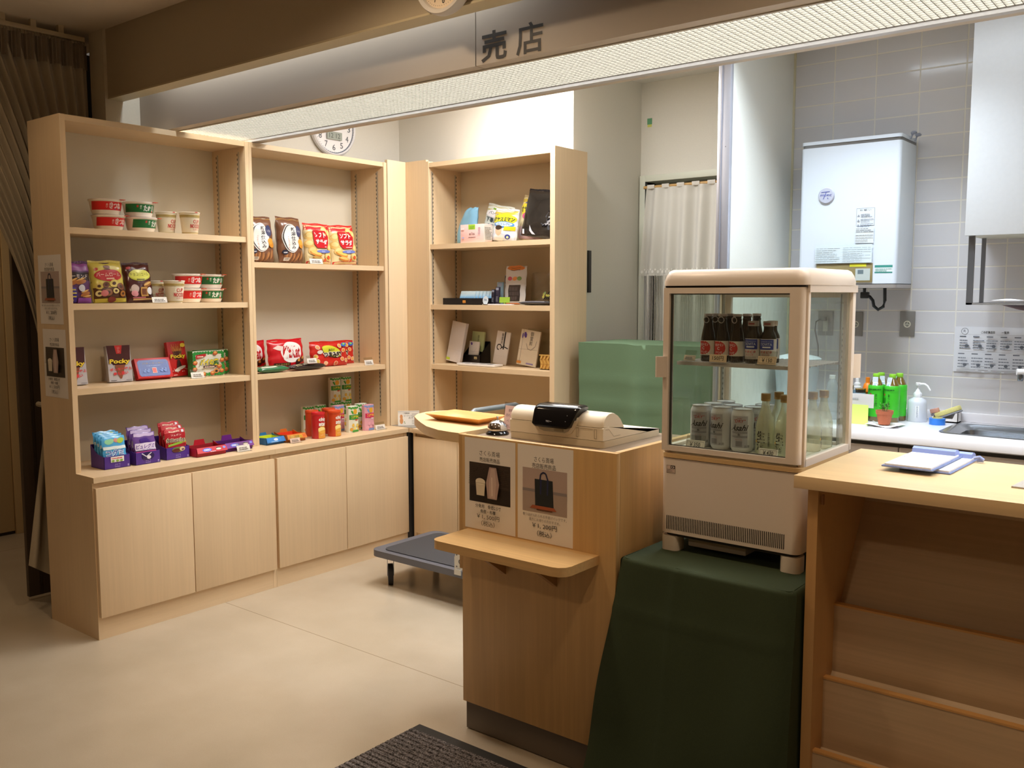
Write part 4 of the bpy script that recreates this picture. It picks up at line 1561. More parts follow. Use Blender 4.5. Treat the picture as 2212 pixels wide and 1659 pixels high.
k = MB()
k.grid(lambda s, v: lace(s, .025 + .975 * v), 220, 10, LACE)
part(k, 'lace_panel', t, world=True)
for i in range(9):
    s0 = .005 + i * .112
    k = MB()
    k.grid(lambda s, v: (lace(s0 + s * .055, 0)[0], 4.745 - .012 * math.sin(PI * v) + .02 * v, 2.062 + .022 * math.sin(PI * v)), 6, 6, LACE)
    part(k, 'tab', t, world=True)
k = MB()
f = k.face(lambda u, v, l: (lace(u, v)[0], lace(u, v)[1] - .0012 - l, lace(u, v)[2]), .02)
for i in range(44):
    u = .01 + i * .0222
    f.l = .0003
    f.ell(u, .955, .005, .018, P('#f5f3ee', .9), 8).ell(u + .011, .93, .0035, .012, P('#f5f3ee', .9), 8)
part(k, 'lace_border', t, 'patterned lace border', world=True, kind='stuff')
k = MB()
random.seed(3)
for i in range(150):
    s = i / 149
    x, y, z = lace(s, 1)
    dx = random.uniform(-.004, .004)
    k.box(x - .0012, x + .0012, y - .001, y + .001, 1.565, 1.0, P('#d9d5cc', .9)) if False else k.add(
        [(x - .0013, y, 1.566), (x + .0013, y, 1.566), (x + .0013 + dx, y + .004, 1.0), (x - .0013 + dx, y + .004, 1.0)], [(0, 1, 2, 3)], P('#d9d5cc', .9))
part(k, 'string_fringe', t, world=True, kind='stuff')
# ================================================================ kitchenette
ZK = .868
YF_ = 4.015
ZI = ZK + .0005
WHT = P('#e3e2e6', .22)
t = thing('kitchen_counter', 'white kitchenette counter with a built in steel sink and grey doors', 'kitchen counter', (-.6, 4.3, 0))
k = MB()
SX0, SX1, SY0, SY1 = -.985, -.35, 4.12, 4.47
edge = [(YF_, ZK - .045), (YF_ - .002, ZK - .02), (YF_ + .004, ZK - .007), (YF_ + .018, ZK), (SY0, ZK), (SY0, ZK - .052), (YF_ + .02, ZK - .052)]
k.prism(edge, -1.83, 1.4, WHT, 'x')
k.prism([(SY1, ZK), (4.5395, ZK), (4.5395, ZK - .05), (SY1, ZK - .05)], -1.83, 1.4, WHT, 'x')
k.box(-1.83, SX0, SY0, SY1, ZK - .05, ZK, WHT)
k.box(SX1, 1.4, SY0, SY1, ZK - .05, ZK, WHT)
part(k, 'worktop', t, world=True)
part(MB().box(-1.83, 1.4, 4.522, 4.5395, ZK, .912, P('#dcdade', .3), .004), 'splashback', t, world=True)
STEEL = P('#9fa3a9', .22, .9)
k = MB()
rings = []
for ins, z in ((-.012, ZK + .002), (0, ZK + .003), (.010, ZK - .004), (.022, ZK - .012), (.030, ZK - .02), (.045, ZK - .16), (.06, ZK - .17)):
    rings.append([(x, y, z) for x, y in rr_poly(SX0 + ins * 1.3, SX1 - ins, SY0 + ins, SY1 - ins, .05 - .2 * ins if ins > 0 else .055, 6)])
n = len(rings[0])
k.add([p for r_ in rings for p in r_], [(i * n + j, i * n + (j + 1) % n, (i + 1) * n + (j + 1) % n, (i + 1) * n + j) for i in range(len(rings) - 1) for j in range(n)] + [tuple(range((len(rings) - 1) * n, len(rings) * n))], STEEL)
part(k, 'sink', t, 'stainless steel sink', world=True)
CAB = P('#94877c', .5)
part(MB().box(-1.83, 1.4, 4.045, 4.539, 0, ZK - .055, P('#3b3934', .6)), 'carcass', t, world=True)
for a, b in ((-1.825, -1.47), (-1.466, -1.128), (-1.124, -.62), (-.616, -.1), (-.096, .5), (.504, 1.1)):
    part(MB().box(a, b, 4.03, 4.045, .08, ZK - .068, CAB, .002), 'door', t, world=True)

# water heater
t = thing('water_heater', 'pale blue white box water heater mounted on the tiled wall', 'water heater', (-1.465, 4.4, 1.5))
HW = P('#d6dee8', .3)
HX0, HX1, HY = -1.690, -1.238, 4.292
k = MB()
k.prism(rr_poly(HX0, HX1, HY, 4.54, .018), 1.497, 2.128, HW)
part(k, 'front_cover', t, world=True)
part(MB().prism(rr_poly(HX0, HX1, HY, 4.54, .018), 2.142, 2.157, HW), 'top_rim', t, world=True)
part(MB().prism(rr_poly(HX0 + .004, HX1 - .004, HY + .004, 4.54, .016), 2.128, 2.142, P('#7e7d7c', .3, .5)), 'vent_gap', t, 'dark metal gap', world=True)
k = MB()
k.prism(rr_poly(HX0, HX1, HY, 4.54, .018), 1.478, 1.494, P('#b9b4b0', .3, .5))
part(k, 'bottom_rail', t, world=True)
for y in (4.40, 4.47):
    k = MB()
    k.tube([(-1.232, y, 2.142), (-1.222, y, 2.165)], .004, P('#8d93a3', .4), 8)
    k.lathe([(0, .160), (.012, .163), (.014, .170), (.008, .176), (0, .177)], P('#8d93a3', .4), 12, (-1.218, y, 2.0))
    part(k, 'fixing_knob', t, world=True)
k = MB()
k.M = Matrix.Translation((-1.563, HY - .0005, 1.905)) @ Matrix.Rotation(PI / 2, 4, 'X')
k.lathe([(.037, 0), (.037, .006), (.034, .009), (0, .010)], P('#b9bccb', .35), 32)
k.M = None
f = k.face(flat(HY - .0106))
NB = P('#5a63a8', .5)
f.text('mtec', -1.563, 1.907, .052, .010, NB, .01, .3)
f.line([(-1.585, 1.92), (-1.545, 1.922)], .003, NB).line([(-1.562, 1.92), (-1.575, 1.888)], .003, NB).line([(-1.556, 1.895), (-1.552, 1.888)], .003, NB)
part(k, 'round_badge', t, 'round grey badge with blue lettering', world=True)
k = MB()
f = k.face(flat(HY))
LP = P('#d4dbe2', .5)
f.rect(-1.423, -1.342, 1.758, 1.838, LP).frame(-1.423, -1.342, 1.758, 1.838, .0012, P('#6b7280', .6))
f.text('お 願 い', -1.383, 1.829, .05, .007, INK)
for i in range(3):
    z = 1.806 - i * .022
    f.poly([(-1.419, z - .006), (-1.407, z - .006), (-1.413, z + .005)], P('#8a8f98', .6))
    f.bars(-1.403, -1.346, z - .008, z + .008, 3, P('#7d838e', .6), .4, i)
f.rect(-1.423, -1.342, 1.680, 1.752, P('#d3d9da', .5))
f.bars(-1.421, -1.344, 1.73, 1.75, 3, P('#8d939a', .6), .5, 9).bars(-1.421, -1.344, 1.685, 1.725, 4, P('#a3a8ad', .6), .25, 8)
f.rect(-1.605, -1.345, 1.592, 1.676, P('#cfdbe0', .5))
f.bars(-1.6, -1.49, 1.598, 1.668, 8, P('#98a3aa', .6), .25, 2).bars(-1.475, -1.35, 1.598, 1.668, 8, P('#98a3aa', .6), .25, 3)
part(k, 'printed_labels', t, 'printed instruction labels', world=True)
k = MB()
k.box(-1.60, -1.342, HY - .004, HY, 1.503, 1.590, P('#8d7f57', .35), .001)
f = k.face(flat(HY - .004))
f.rect(-1.445, -1.37, 1.575, 1.588, P('#e2e03a', .5)).rect(-1.418, -1.352, 1.512, 1.566, P('#b7c0bd', .4)).rect(-1.408, -1.382, 1.541, 1.560, P('#6b7a80', .3))
part(k, 'control_panel', t, 'olive control panel', world=True)
k = MB()
f = k.face(flat(HY))
f.rect(-1.334, -1.256, 1.544, 1.580, P('#d8dfe0', .5)).rect(-1.334, -1.256, 1.569, 1.580, P('#3e8d82', .5)).rect(-1.334, -1.256, 1.544, 1.550, P('#3e8d82', .5)).bars(-1.33, -1.26, 1.551, 1.567, 3, P('#6fa59c', .5), .4)
part(k, 'approval_label', t, 'green and white label', world=True)
k = MB()
k.tube([(-1.41, 4.40, 1.478), (-1.41, 4.40, 1.445), (-1.385, 4.40, 1.438), (-1.37, 4.40, 1.42), (-1.365, 4.40, 1.395), (-1.345, 4.40, 1.378), (-1.322, 4.40, 1.392), (-1.316, 4.40, 1.42), (-1.318, 4.40, 1.478)], .0075, P('#20262b', .45), 10)
k.box(-1.425, -1.39, 4.385, 4.415, 1.43, 1.46, P('#1d2024', .5), .004)
part(k, 'hose', t, 'black looped hose', world=True)

# wall cupboard and drying rack
t = thing('wall_cupboard', 'large pale grey cupboard hung on the tiled wall at the right', 'cupboard', (-.3, 4.35, 1.69))
part(MB().box(-.937, 1.4, 4.19, 4.54, 1.692, 2.68, P('#c9c6b4', .5)), 'carcass', t, world=True)
CUPD = mottled('cupboard_door', '#cdd0d3', 60, .015, .35)
for a, b in ((-.937, -.30), (-.296, .34), (.344, .98)):
    part(MB().box(a, b, 4.17, 4.19, 1.690, 2.66, CUPD, .001), 'door', t, world=True)
t = thing('drying_rack', 'stainless steel drying rack hanging under the wall cupboard', 'rack', (-.5, 4.3, 1.4))
for y in (4.20, 4.44):
    part(MB().box(-.928, -.904 if y < 4.3 else -.912, y, y + .012, 1.405, 1.692, P('#8d9198', .28, .85)), 'hanger', t, world=True)
k = MB()
k.box(-.928, .9, 4.20, 4.21, 1.405, 1.413, P('#c9ccd0', .25, .85))
k.box(-.928, .9, 4.44, 4.45, 1.405, 1.413, P('#8d9198', .25, .85))
k.box(-.928, -.918, 4.20, 4.45, 1.405, 1.413, P('#8d9198', .25, .85))
for i in range(9):
    k.box(-.92, .9, 4.225 + i * .024, 4.228 + i * .024, 1.407, 1.410, P('#8d9198', .25, .85))
part(k, 'rod_shelf', t, world=True)
k = MB()
k.grid(lambda u, v: (-.84 + u * .33, 4.215 + v * .16, 1.417 + .007 * math.sin(u * 9) * math.sin(v * 4) + .006), 14, 10, P('#e9e6ea', .8))
k.grid(lambda u, v: (-.80 + u * .30, 4.24 + v * .1, 1.404 - .03 * math.sin(PI * u) * (1 - v)), 12, 6, P('#d9c6cc', .8))
solo(k, 'dish_cloth', 'white cloth spread on the hanging drying rack', 'cloth', (-.68, 4.29, 1.41), world=True)

# poster about rubbish sorting
k = MB()
k.box(-1.043, -.60, 4.536, 4.5385, 1.098, 1.302, P('#dcdde2', .35))
f = k.face(flat(4.536))
f.ell(-1.0, 1.282, .015, .015, P('#62676f', .5)).ell(-1.0, 1.282, .013, .013, P('#dcdde2', .5)).text('R', -1.0, 1.283, .010, .012, P('#62676f', .5))
f.text('ごみ収集品目', -.905, 1.279, .055, .012, INK, .01)
f.text('一覧表', -.835, 1.279, .03, .012, INK, .01)
for j, (z0, z1) in enumerate(((1.205, 1.262), (1.120, 1.185))):
    f.rect(-1.02, -.62, z1 + .006, z1 + .0065, GREYINK)
    for i in range(7):
        u = -1.02 + i * .056
        f.rect(u, u + .026, z1 - .006, z1 - .001, P('#6b6f78', .6))
        f.bars(u, u + .046, z0, z1 - .012, 4, P('#80848d', .6), .4, i + 9 * j)
        f.ell(u + .030, z0 + .012, .008, .007, P('#5d626b', .6), 12)
f.bars(-1.02, -.65, 1.103, 1.115, 2, GREYINK, .3, 3)
solo(k, 'recycling_poster', 'white printed rubbish sorting chart on the tiled wall under the drying rack', 'poster', (-.8, 4.54, 1.2), world=True)

# outlets
OUT = P('#8d8a86', .4, .3)


def outlet(name, lab, x, z, w=.068, h=.118, kind=0):
    t = thing(name, lab, 'wall outlet', (x, 4.54, z), 0, 'metal wall plates on the tiles')
    part(MB().box(-w / 2, w / 2, -.006, -.0005, -h / 2, h / 2, OUT, .002), 'plate', t)
    k = MB()
    f = k.face(flat(-.006))
    if kind == 0:
        f.ell(0, -.002, .016, .016, P('#d4cfbd', .5)).ell(0, -.002, .012, .012, P('#a8a598', .5))
        f.line([(-.008, .002), (-.002, .007)], .003, INK).line([(.004, .006), (.009, .000)], .003, INK).line([(-.004, -.010), (.006, -.010)], .003, INK)
    else:
        f.rect(-.012, .012, -.04, .03, P('#b9b8a6', .5))
    part(k, 'socket', t)
    return t


outlet('wall_outlet', 'metal wall plate with a round socket, between the water heater and the poster', -1.2505, 1.311)
outlet('wall_outlet', 'metal wall plate half hidden by the rear edge of the fridge', -1.49, 1.306)
o = outlet('wall_outlet', 'metal wall plate with a plugged in cord, seen through the fridge glass', -1.637, 1.306, .076, .12, 1)
k = MB()
k.box(-1.655, -1.63, 4.50, 4.535, 1.318, 1.338, P('#77756e', .5), .003)
k.tube([(-1.65, 4.50, 1.328), (-1.668, 4.49, 1.315), (-1.672, 4.49, 1.27), (-1.655, 4.49, 1.2), (-1.648, 4.48, 1.13), (-1.66, 4.46, 1.08)], .0035, P('#5b5a58', .5), 8)
solo(k, 'power_cord', 'grey power cord plugged into the wall plate behind the fridge', 'cord', (-1.65, 4.5, 1.2), world=True)

# tap
t = thing('faucet', 'white tap spout with a metal nozzle over the sink', 'tap', (-.55, 4.5, 1.1))
k = MB()
k.tube([(-.31, 4.48, .95), (-.31, 4.48, 1.09), (-.33, 4.47, 1.115), (-.45, 4.42, 1.122), (-.742, 4.30, 1.126)], .0135, P('#e9e9ea', .25), 14)
part(k, 'spout', t, world=True)
part(MB().lathe([(.010, 0), (.0115, .002), (.0115, .02), (.009, .03)], P('#7d848c', .2, .9), 16, (-.728, 4.306, 1.088)), 'nozzle', t, world=True)
part(MB().lathe([(.022, .868), (.021, .90), (.018, .95), (.014, .96)], P('#c9ccd0', .2, .8), 18, (-.31, 4.48, .0005)), 'base', t, world=True)

# ---- goods on the kitchen counter
TEA = tinted('green_tea', '#a58432', '#7d6320', .8, .12)
GLAB = P('#3fbf2a', .35)


def tea(label, loc, rz):
    t = thing('tea_bottle', label, 'bottle', loc, rz, 'green tea bottles on the kitchen counter')
    part(MB().lathe([(.030, 0), (.033, .004), (.033, .155), (.030, .165), (.022, .185), (.0145, .198), (.0135, .203)], TEA, 24), 'bottle_body', t)
    k = MB()
    k.lathe([(.0336, .022), (.0340, .024), (.0340, .05), (.0334, .054), (.0340, .058), (.0340, .130), (.0334, .134), (.0340, .138), (.0338, .162), (.0310, .166)], GLAB, 28)
    f = k.face(cyl(.0342), .006)
    f.text('お\n〜\nい', .008, .108, .009, .04, P('#15301a', .5), .01).text('お茶', .004, .078, .020, .018, P('#15301a', .5), .02).text('緑\n茶', -.013, .098, .010, .026, P('#15301a', .5), .01)
    f.ell(-.016, .125, .005, .005, P('#c5433a', .5), 12)
    f.bars(-.03, .03, .145, .155, 1, P('#1d6b1f', .5), .5, 3)
    part(k, 'label', t, 'bright green label')
    part(MB().lathe([(.0145, .200), (.0152, .201), (.0152, .216), (.0142, .218), (0, .2185)], P('#8fd236', .4), 20), 'cap', t)
    k = MB()
    g = lambda u, v, l: (u, -.0165 - l - max(0, (.2 - v)) * .38, v)
    f = k.face(g)
    f.rect(-.012, .012, .181, .204, P('#c3cfd6', .5)).rect(-.0095, .0115, .163, .181, P('#e3ecf2', .5)).ell(.0, .193, .005, .0045, P('#77868c', .5), 10).bars(-.006, .010, .166, .178, 3, P('#7aa7d0', .5), .4)
    part(k, 'neck_tag', t, 'small printed neck tag')
    return t


tb = tea('green tea bottle at the front left of the cluster, touching the note cards', (-1.318, 4.325, ZI), .1)
dup(tb, (-1.249, 4.335, ZI), -.35, 'green tea bottle at the front right, behind the terracotta pot')
dup(tb, (-1.318, 4.397, ZI), .5, 'green tea bottle at the back left of the cluster')
dup(tb, (-1.24, 4.412, ZI), -.9, 'green tea bottle at the back right of the cluster')

t = thing('pump_bottle', 'translucent white pump dispenser with a long bent spout', 'dispenser', (-1.163, 4.43, ZI))
PB = P('#cfd4dc', .35)
part(MB().lathe([(.042, 0), (.044, .004), (.041, .085), (.036, .098), (.02, .108), (.016, .112)], PB, 28), 'bottle', t)
part(MB().lathe([(.0175, .108), (.018, .111), (.018, .128), (.0165, .130), (.011, .136), (.007, .145), (.004, .148), (.004, .168)], P('#e4e6ea', .35), 20), 'collar', t)
k = MB()
k.lathe([(.010, .165), (.0105, .167), (.0105, .176), (.008, .178), (0, .178)], P('#eef0f3', .3), 16)
k.tube([(0, 0, .172), (.03, -.004, .172), (.042, -.006, .165), (.055, -.008, .145)], [.006, .005, .0042, .0035], P('#eef0f3', .3), 10)
part(k, 'spout', t)
k = MB()
f = k.face(cyl(lambda v: .0435 - v * .03), .008)
f.rect(.004, .018, .018, .075, P('#f0f1f2', .5)).text('ハンド\nソープ'.replace('\n', ''), .011, .046, .05, .008, P('#3f4652', .5), 0, 0, PI / 2)
part(k, 'strip_label', t, 'white strip label')

t = thing('sponge_rack', 'white plastic sponge holder by the sink', 'holder', (-1.05, 4.488, ZI), 0)
k = MB()
SH = P('#e1dcd8', .4)
k.box(-.055, .055, -.03, .03, 0, .006, SH)
k.box(-.055, .055, .027, .03, .0, .05, SH)
k.prism([(-.055, 0), (.055, 0), (.055, .045), (.044, .045), (.032, .018), (-.055, .018)], -.03, -.027, SH, 'y')
k.prism([(-.03, 0), (.03, 0), (.03, .05), (-.03, .045)], .052, .055, SH, 'x')
k.prism([(-.03, 0), (.03, 0), (.03, .03), (-.03, .02)], -.055, -.052, SH, 'x')
part(k, 'basket', t)
k = MB()
k.M = Matrix.Rotation(-.42, 4, 'Y')
k.box(-.055, .055, -.022, .022, 0, .022, mottled('sponge_foam', '#d8cf86', 300, .08, .95), .004)
k.box(-.055, .055, -.022, .022, -.008, -.0005, P('#8d8d92', .9), .002)
k.M = None
solo(k, 'sponge', 'yellow and grey sponge leaning in the white holder', 'sponge', (-1.04, 4.487, ZK + .038), -.1)
k = MB()
k.M = Matrix.Rotation(-.3, 4, 'Y')
k.box(-.018, .018, -.014, .014, .004, .024, P('#cf9a86', .7), .003)
k.box(-.018, .018, -.014, .014, -.006, .003, P('#7d7a80', .8), .002)
k.M = None
solo(k, 'scrub_block', 'small pink scrubbing block at the left end of the sponge holder', 'scrubber', (-1.098, 4.492, ZK + .034))
t = thing('tape_roll', 'roll of bright blue tape lying in front of the sponge holder', 'tape', (-1.06, 4.37, ZI))
BL = P('#2f79d6', .4)
k = MB()
n = 32
prof = [(.022, 0), (.0335, 0), (.0335, .028), (.022, .028)]
vs = [(r_ * math.cos(2 * PI * i / n), r_ * math.sin(2 * PI * i / n), z) for r_, z in prof for i in range(n)]
k.add(vs, [(j * n + i, j * n + (i + 1) % n, ((j + 1) % 4) * n + (i + 1) % n, ((j + 1) % 4) * n + i) for j in range(4) for i in range(n)], BL)
part(k, 'tape', t)
part(MB().lathe([(.0215, .001), (.0215, .031), (.018, .031), (.018, .001)], P('#d6cf86', .6), 28), 'core', t, 'pale yellow core')

t = thing('plant_pot', 'small terracotta pot with a sparse seedling', 'plant pot', (-1.236, 4.19, ZK + .006))
TER = mottled('terracotta', '#b5694a', 200, .06, .8)
part(MB().lathe([(.024, 0), (.033, .045), (.036, .046), (.038, .062), (.035, .062), (.033, .055), (0, .055)], TER, 28), 'pot', t)
part(MB().lathe([(.0335, .0555), (.02, .058), (0, .058)], P('#4a3a2c', .9), 20), 'soil', t)
k = MB()
random.seed(5)
LEAF = P('#5c8a45', .6)
for i in range(9):
    a, r_, h = random.uniform(0, 6.28), random.uniform(.003, .024), random.uniform(.02, .042)
    p0 = Vector((r_ * .4 * math.cos(a), r_ * .4 * math.sin(a), .056))
    p1 = Vector((r_ * math.cos(a), r_ * math.sin(a), .056 + h))
    k.tube([p0, (p0 + p1) / 2 + Vector((.002, 0, .003)), p1], .0007, P('#6d7a45', .6), 5)
    for j in range(4):
        b_ = a + j * 1.6
        d_ = Vector((math.cos(b_), math.sin(b_), .3)) * .009
        s_ = Vector((-math.sin(b_), math.cos(b_), 0)) * .003
        q = p0 + (p1 - p0) * (.55 + .15 * j)
        k.add([q, q + d_ * .5 + s_, q + d_, q + d_ * .5 - s_], [(0, 1, 2, 3)], LEAF)
part(k, 'seedling', t, 'thin green seedling')
k = MB()
k.grid(lambda u, v: (-1.30 + .14 * u, 4.115 + .13 * v, ZK + .0015 + .008 * (abs(2 * u - 1) ** 3 + abs(2 * v - 1) ** 3) * (.5 + .5 * math.sin(7 * u + 3 * v))), 12, 12, P('#e6e2e2', .8))
solo(k, 'paper_napkin', 'crumpled white paper under the terracotta pot', 'napkin', (-1.23, 4.18, ZK), world=True)

for nm, lab, x, y, z0, w, h, col, txt in (('note_card', 'white note card standing in front of the tea bottles', -1.345, 4.20, ZK + .072, .115, .062, '#dadade', 1), ('note_card', 'yellow green note card under the white one', -1.352, 4.165, ZI, .105, .088, '#d9ec7c', 0)):
    k = MB()
    k.box(-w / 2, w / 2, 0, .002, 0, h, P(col, .5))
    if txt:
        k.box(-.02, .02, .002, .03, -.072, -.068, ACRY).box(-.03, .03, .002, .004, -.072, .0, ACRY)
        k.face(flat(0)).bars(-.045, -.01, h * .55, h * .75, 1, P('#b9bcc4', .6), .6, 2)
    else:
        k.box(-.04, .04, .002, .03, 0, .002, ACRY)
    solo(k, nm, lab, 'card', (x, y, z0), .0, 'note cards by the tea bottles')

t = thing('sauce_bottle', 'small bottle with an orange cap behind the tea bottles', 'bottle', (-1.385, 4.418, ZI))
part(MB().lathe([(.024, 0), (.025, .1), (.02, .125)], P('#c9862f', .4), 20), 'body', t)
part(MB().lathe([(.026, .122), (.027, .125), (.016, .16), (.010, .165), (.010, .19), (0, .192)], P('#ee8418', .4), 20), 'orange_cap', t)
t = thing('squeeze_bottle', 'small bottle with a white ribbed cap at the left of the tea bottles', 'bottle', (-1.415, 4.362, ZI))
part(MB().lathe([(.02, 0), (.021, .12), (.016, .135)], P('#6f93a8', .3), 20), 'body', t)
part(MB().lathe([(.017, .134), (.0175, .15), (.015, .152), (.015, .165), (.009, .168), (.008, .188), (0, .19)], P('#e6e6e8', .4), 20), 'white_cap', t)
for x, y, lab, dz in ((-1.374, 4.283, 'jar with a black and gold lid behind the note cards, front', 0), (-1.428, 4.28, 'jar with a gold lid behind the note cards, rear', .012)):
    t = thing('coffee_jar', lab, 'jar', (x, y, ZI), 0, 'small jars behind the note cards')
    part(MB().lathe([(.024, 0), (.026, .005), (.026, .12 + dz), (.021, .132 + dz)], tinted('jar_glass', '#8fb6cf', '#9db9c9', .6), 22), 'jar_body', t)
    part(MB().lathe([(.0215, .131 + dz), (.0225, .132 + dz), (.0225, .145 + dz)], P('#2a2622', .3), 22).lathe([(.0232, .1448 + dz), (.0232, .149 + dz), (0, .1495 + dz)], P('#b08b3a', .25, .7), 22), 'lid', t, 'black and gold lid')
for x, y, lab in ((-1.50, 4.27, 'clear plastic bottle seen through the fridge side pane, left'), (-1.478, 4.345, 'clear plastic bottle seen through the fridge side pane, right')):
    t = thing('water_bottle', lab, 'bottle', (x, y, ZI), 0, 'clear bottles behind the fridge')
    part(MB().lathe([(.028, 0), (.030, .004), (.030, .13), (.022, .17), (.012, .19)], tinted('clear_pet', '#dfe6ea', '#c4cdd2', .45), 22), 'body', t)
    part(MB().lathe([(.0135, .188), (.014, .19), (.014, .205), (0, .206)], P('#e4e8ec', .4), 16), 'cap', t)
t = thing('white_pail', 'pale lidded pail on the counter, seen through the fridge', 'pail', (-1.70, 4.34, ZI))
part(MB().lathe([(.085, 0), (.105, .26), (.108, .265)], P('#c4d2dc', .4), 32), 'pail', t)
part(MB().lathe([(.112, .262), (.113, .272), (.10, .28), (.03, .295), (0, .297)], P('#d6e0e6', .4), 32), 'lid', t)

# ---- clipboards on the display counter
for dx, dy, dz, lab in ((.03, .05, 0, 'lower blue clipboard of the pair on the display counter'), (0, 0, .011, 'upper blue clipboard with a printed form on the display counter')):
    t = thing('clipboard', lab, 'clipboard', (-.645 + dx, 2.532 + dy, 1.0002 + dz), -.03, 'clipboards on the display counter')
    part(MB().box(-.062, .062, -.135, .135, 0, .004, P('#6f7fb0', .4), .0015), 'board', t)
    k = MB()
    k.box(-.055, .057, -.130, .118, .0042, .009, P('#eceef4', .6))
    f = k.face(top(.009))
    f.frame(-.04, .05, -.115, .085, .0006, P('#a9adba', .6))
    for i in range(6):
        f.rect(-.04, .05, -.10 + i * .03, -.0995 + i * .03, P('#a9adba', .6))
    f.rect(-.048, -.042, .06, .066, P('#6d7280', .6)).rect(-.048, -.042, -.01, -.004, P('#6d7280', .6))
    part(k, 'form_sheets', t, 'printed form')
    k = MB()
    BC = P('#8e9fd8', .35)
    k.prism([(.088, .009), (.092, .020), (.105, .024), (.118, .022), (.130, .016), (.134, .004), (.09, .004)], -.055, .055, BC, 'x')
    part(k, 'clip', t, 'periwinkle blue plastic clip')
k = MB()
k.tube([(-.552, 2.668, 1.012), (-.538, 2.672, 1.016), (-.528, 2.668, 1.010), (-.53, 2.675, 1.006), (-.545, 2.672, 1.006)], .004, P('#8e9fd8', .35), 8)
solo(k, 'cord_loop', 'short blue cord loop beside the clipboards', 'cord', (-.54, 2.67, 1.0), world=True)
k = MB()
k.prism([(-.408, 2.372), (-.40, 2.46), (-.396, 2.50), (-.1, 2.50), (-.1, 2.36)], 1.0002, 1.004, mottled('grey_pad', '#a5a19c', 300, .15, .8))
solo(k, 'counter_pad', 'grey textured pad at the right edge of the display counter', 'pad', (-.25, 2.43, 1.0), world=True)
# ================================================================ goods
RX = PI / 2        # goods on the left wall face +X
RED = P('#cf2420', .4)
DRED = P('#a3171b', .4)
GRN = P('#1f6b36', .4)
CUPW = P('#ece4d6', .4)
YEL = P('#f2d531', .4)
BROWNP = P('#4a2016', .35)
PURP = P('#4b2c8c', .4)


def bowl(label, green, group):
    """foam bowl of instant noodles with a printed sleeve band and a paper lid"""
    t = thing('noodle_bowl', label, 'bowl', group=group)
    part(MB().lathe([(.050, 0), (.054, .002), (.058, .012), (.0605, .018), (.0665, .054), (.0675, .058), (.0705, .059), (.0710, .063)], CUPW, 40), 'bowl_body', t)
    k = MB()
    col = GRN if green else RED
    rf = lambda v: .0608 + (v - .018) * .162
    f = k.face(cyl(rf), .006)
    f.rect(-.10, .10, .0185, .055, col)
    if green:
        f.text('たぬき', .012, .037, .056, .027, WHITE, .035)
        f.text('緑\nの', -.028, .041, .008, .018, P('#d9e6d2', .5), .01).rect(-.046, -.038, .040, .050, P('#b3402f', .5)).rect(.024, .034, .0195, .026, P('#c23a2c', .5))
    else:
        f.text('きつね', .010, .038, .056, .027, WHITE, .035)
        f.text('赤\nい', -.028, .037, .009, .018, P('#f0c9bb', .5), .01).poly([(.006, .020), (.030, .020), (.028, .027), (.008, .027)], P('#2d3f9a', .5))
    part(k, 'printed_band', t, 'green printed band' if green else 'red printed band')
    k = MB()
    k.lathe([(.0712, .0625), (.0715, .0645), (.069, .066), (0, .0668)], P('#ddd0c8', .5), 40)
    k.box(.028, .052, -.074, -.056, .0640, .0662, P('#cf3a34', .5)).box(.036, .046, -.072, -.058, .0662, .0668, YEL)
    part(k, 'lid', t, 'paper lid with a small tab')
    return t


gt, gm = 'bowls on the top left shelf', 'bowls on the second left shelf'
br_ = bowl('red noodle bowl, lower of its pair on the top left shelf', False, gt)
br_.location, br_.rotation_euler = (-3.945, 2.083, 1.7305), (0, 0, RX + .25)
dup(br_, (-3.948, 2.074, 1.7985), RX + .05, 'red noodle bowl stacked on another red one on the top left shelf')
bg_ = bowl('green noodle bowl, lower of its pair on the top left shelf', True, gt)
bg_.location, bg_.rotation_euler = (-3.945, 2.235, 1.7305), (0, 0, RX + .5)
dup(bg_, (-3.95, 2.228, 1.7985), RX + .1, 'green noodle bowl stacked on another green one on the top left shelf')
dup(br_, (-3.942, 2.456, 1.4135), RX + .1, 'lower red noodle bowl on the second shelf, behind the noodle cup', gm)
dup(br_, (-3.942, 2.458, 1.4815), RX + .0, 'upper red noodle bowl on the second shelf, next to the green ones', gm)
dup(bg_, (-3.985, 2.60, 1.4135), RX - .1, 'lower green noodle bowl at the right end of the second shelf', gm)
dup(bg_, (-3.985, 2.604, 1.4815), RX - .05, 'upper green noodle bowl at the right end of the second shelf', gm)


def noodle_cup(label, group):
    t = thing('noodle_cup', label, 'cup', group=group)
    part(MB().lathe([(.034, 0), (.035, .002), (.0455, .094), (.0475, .0955), (.0478, .0985)], P('#e9dfc8', .45), 36), 'cup_body', t)
    k = MB()
    rf = lambda v: .0352 + v * .1085
    f = k.face(cyl(rf), .006)
    gd = P('#b9a264', .35, .2)
    f.rect(-.10, .10, .077, .088, gd).rect(-.10, .10, .0745, .0755, gd).rect(-.09, .09, .004, .0075, gd)
    f.outlined('CUP', 0, .0575, .030, .015, P('#c8323a', .5), P('#c8323a', .5), 0, .0)
    f.outlined('NOODLE', 0, .0365, .052, .017, P('#c8323a', .5), P('#c8323a', .5), 0, .0)
    f.text('カップヌードル', 0, .0205, .031, .0065, P('#c8323a', .5), .02)
    part(k, 'printed_band', t, 'red lettering and gold stripes')
    k = MB()
    k.lathe([(.0482, .098), (.0488, .0995), (.047, .1012), (0, .1016)], P('#e2d8c6', .45), 36)
    f = k.face(cyl(.0489, 0), .01)
    f.rect(-.012, .002, .0975, .101, P('#c8484a', .5)).rect(.038, .05, .0975, .101, P('#c8484a', .5))
    part(k, 'lid', t)
    return t


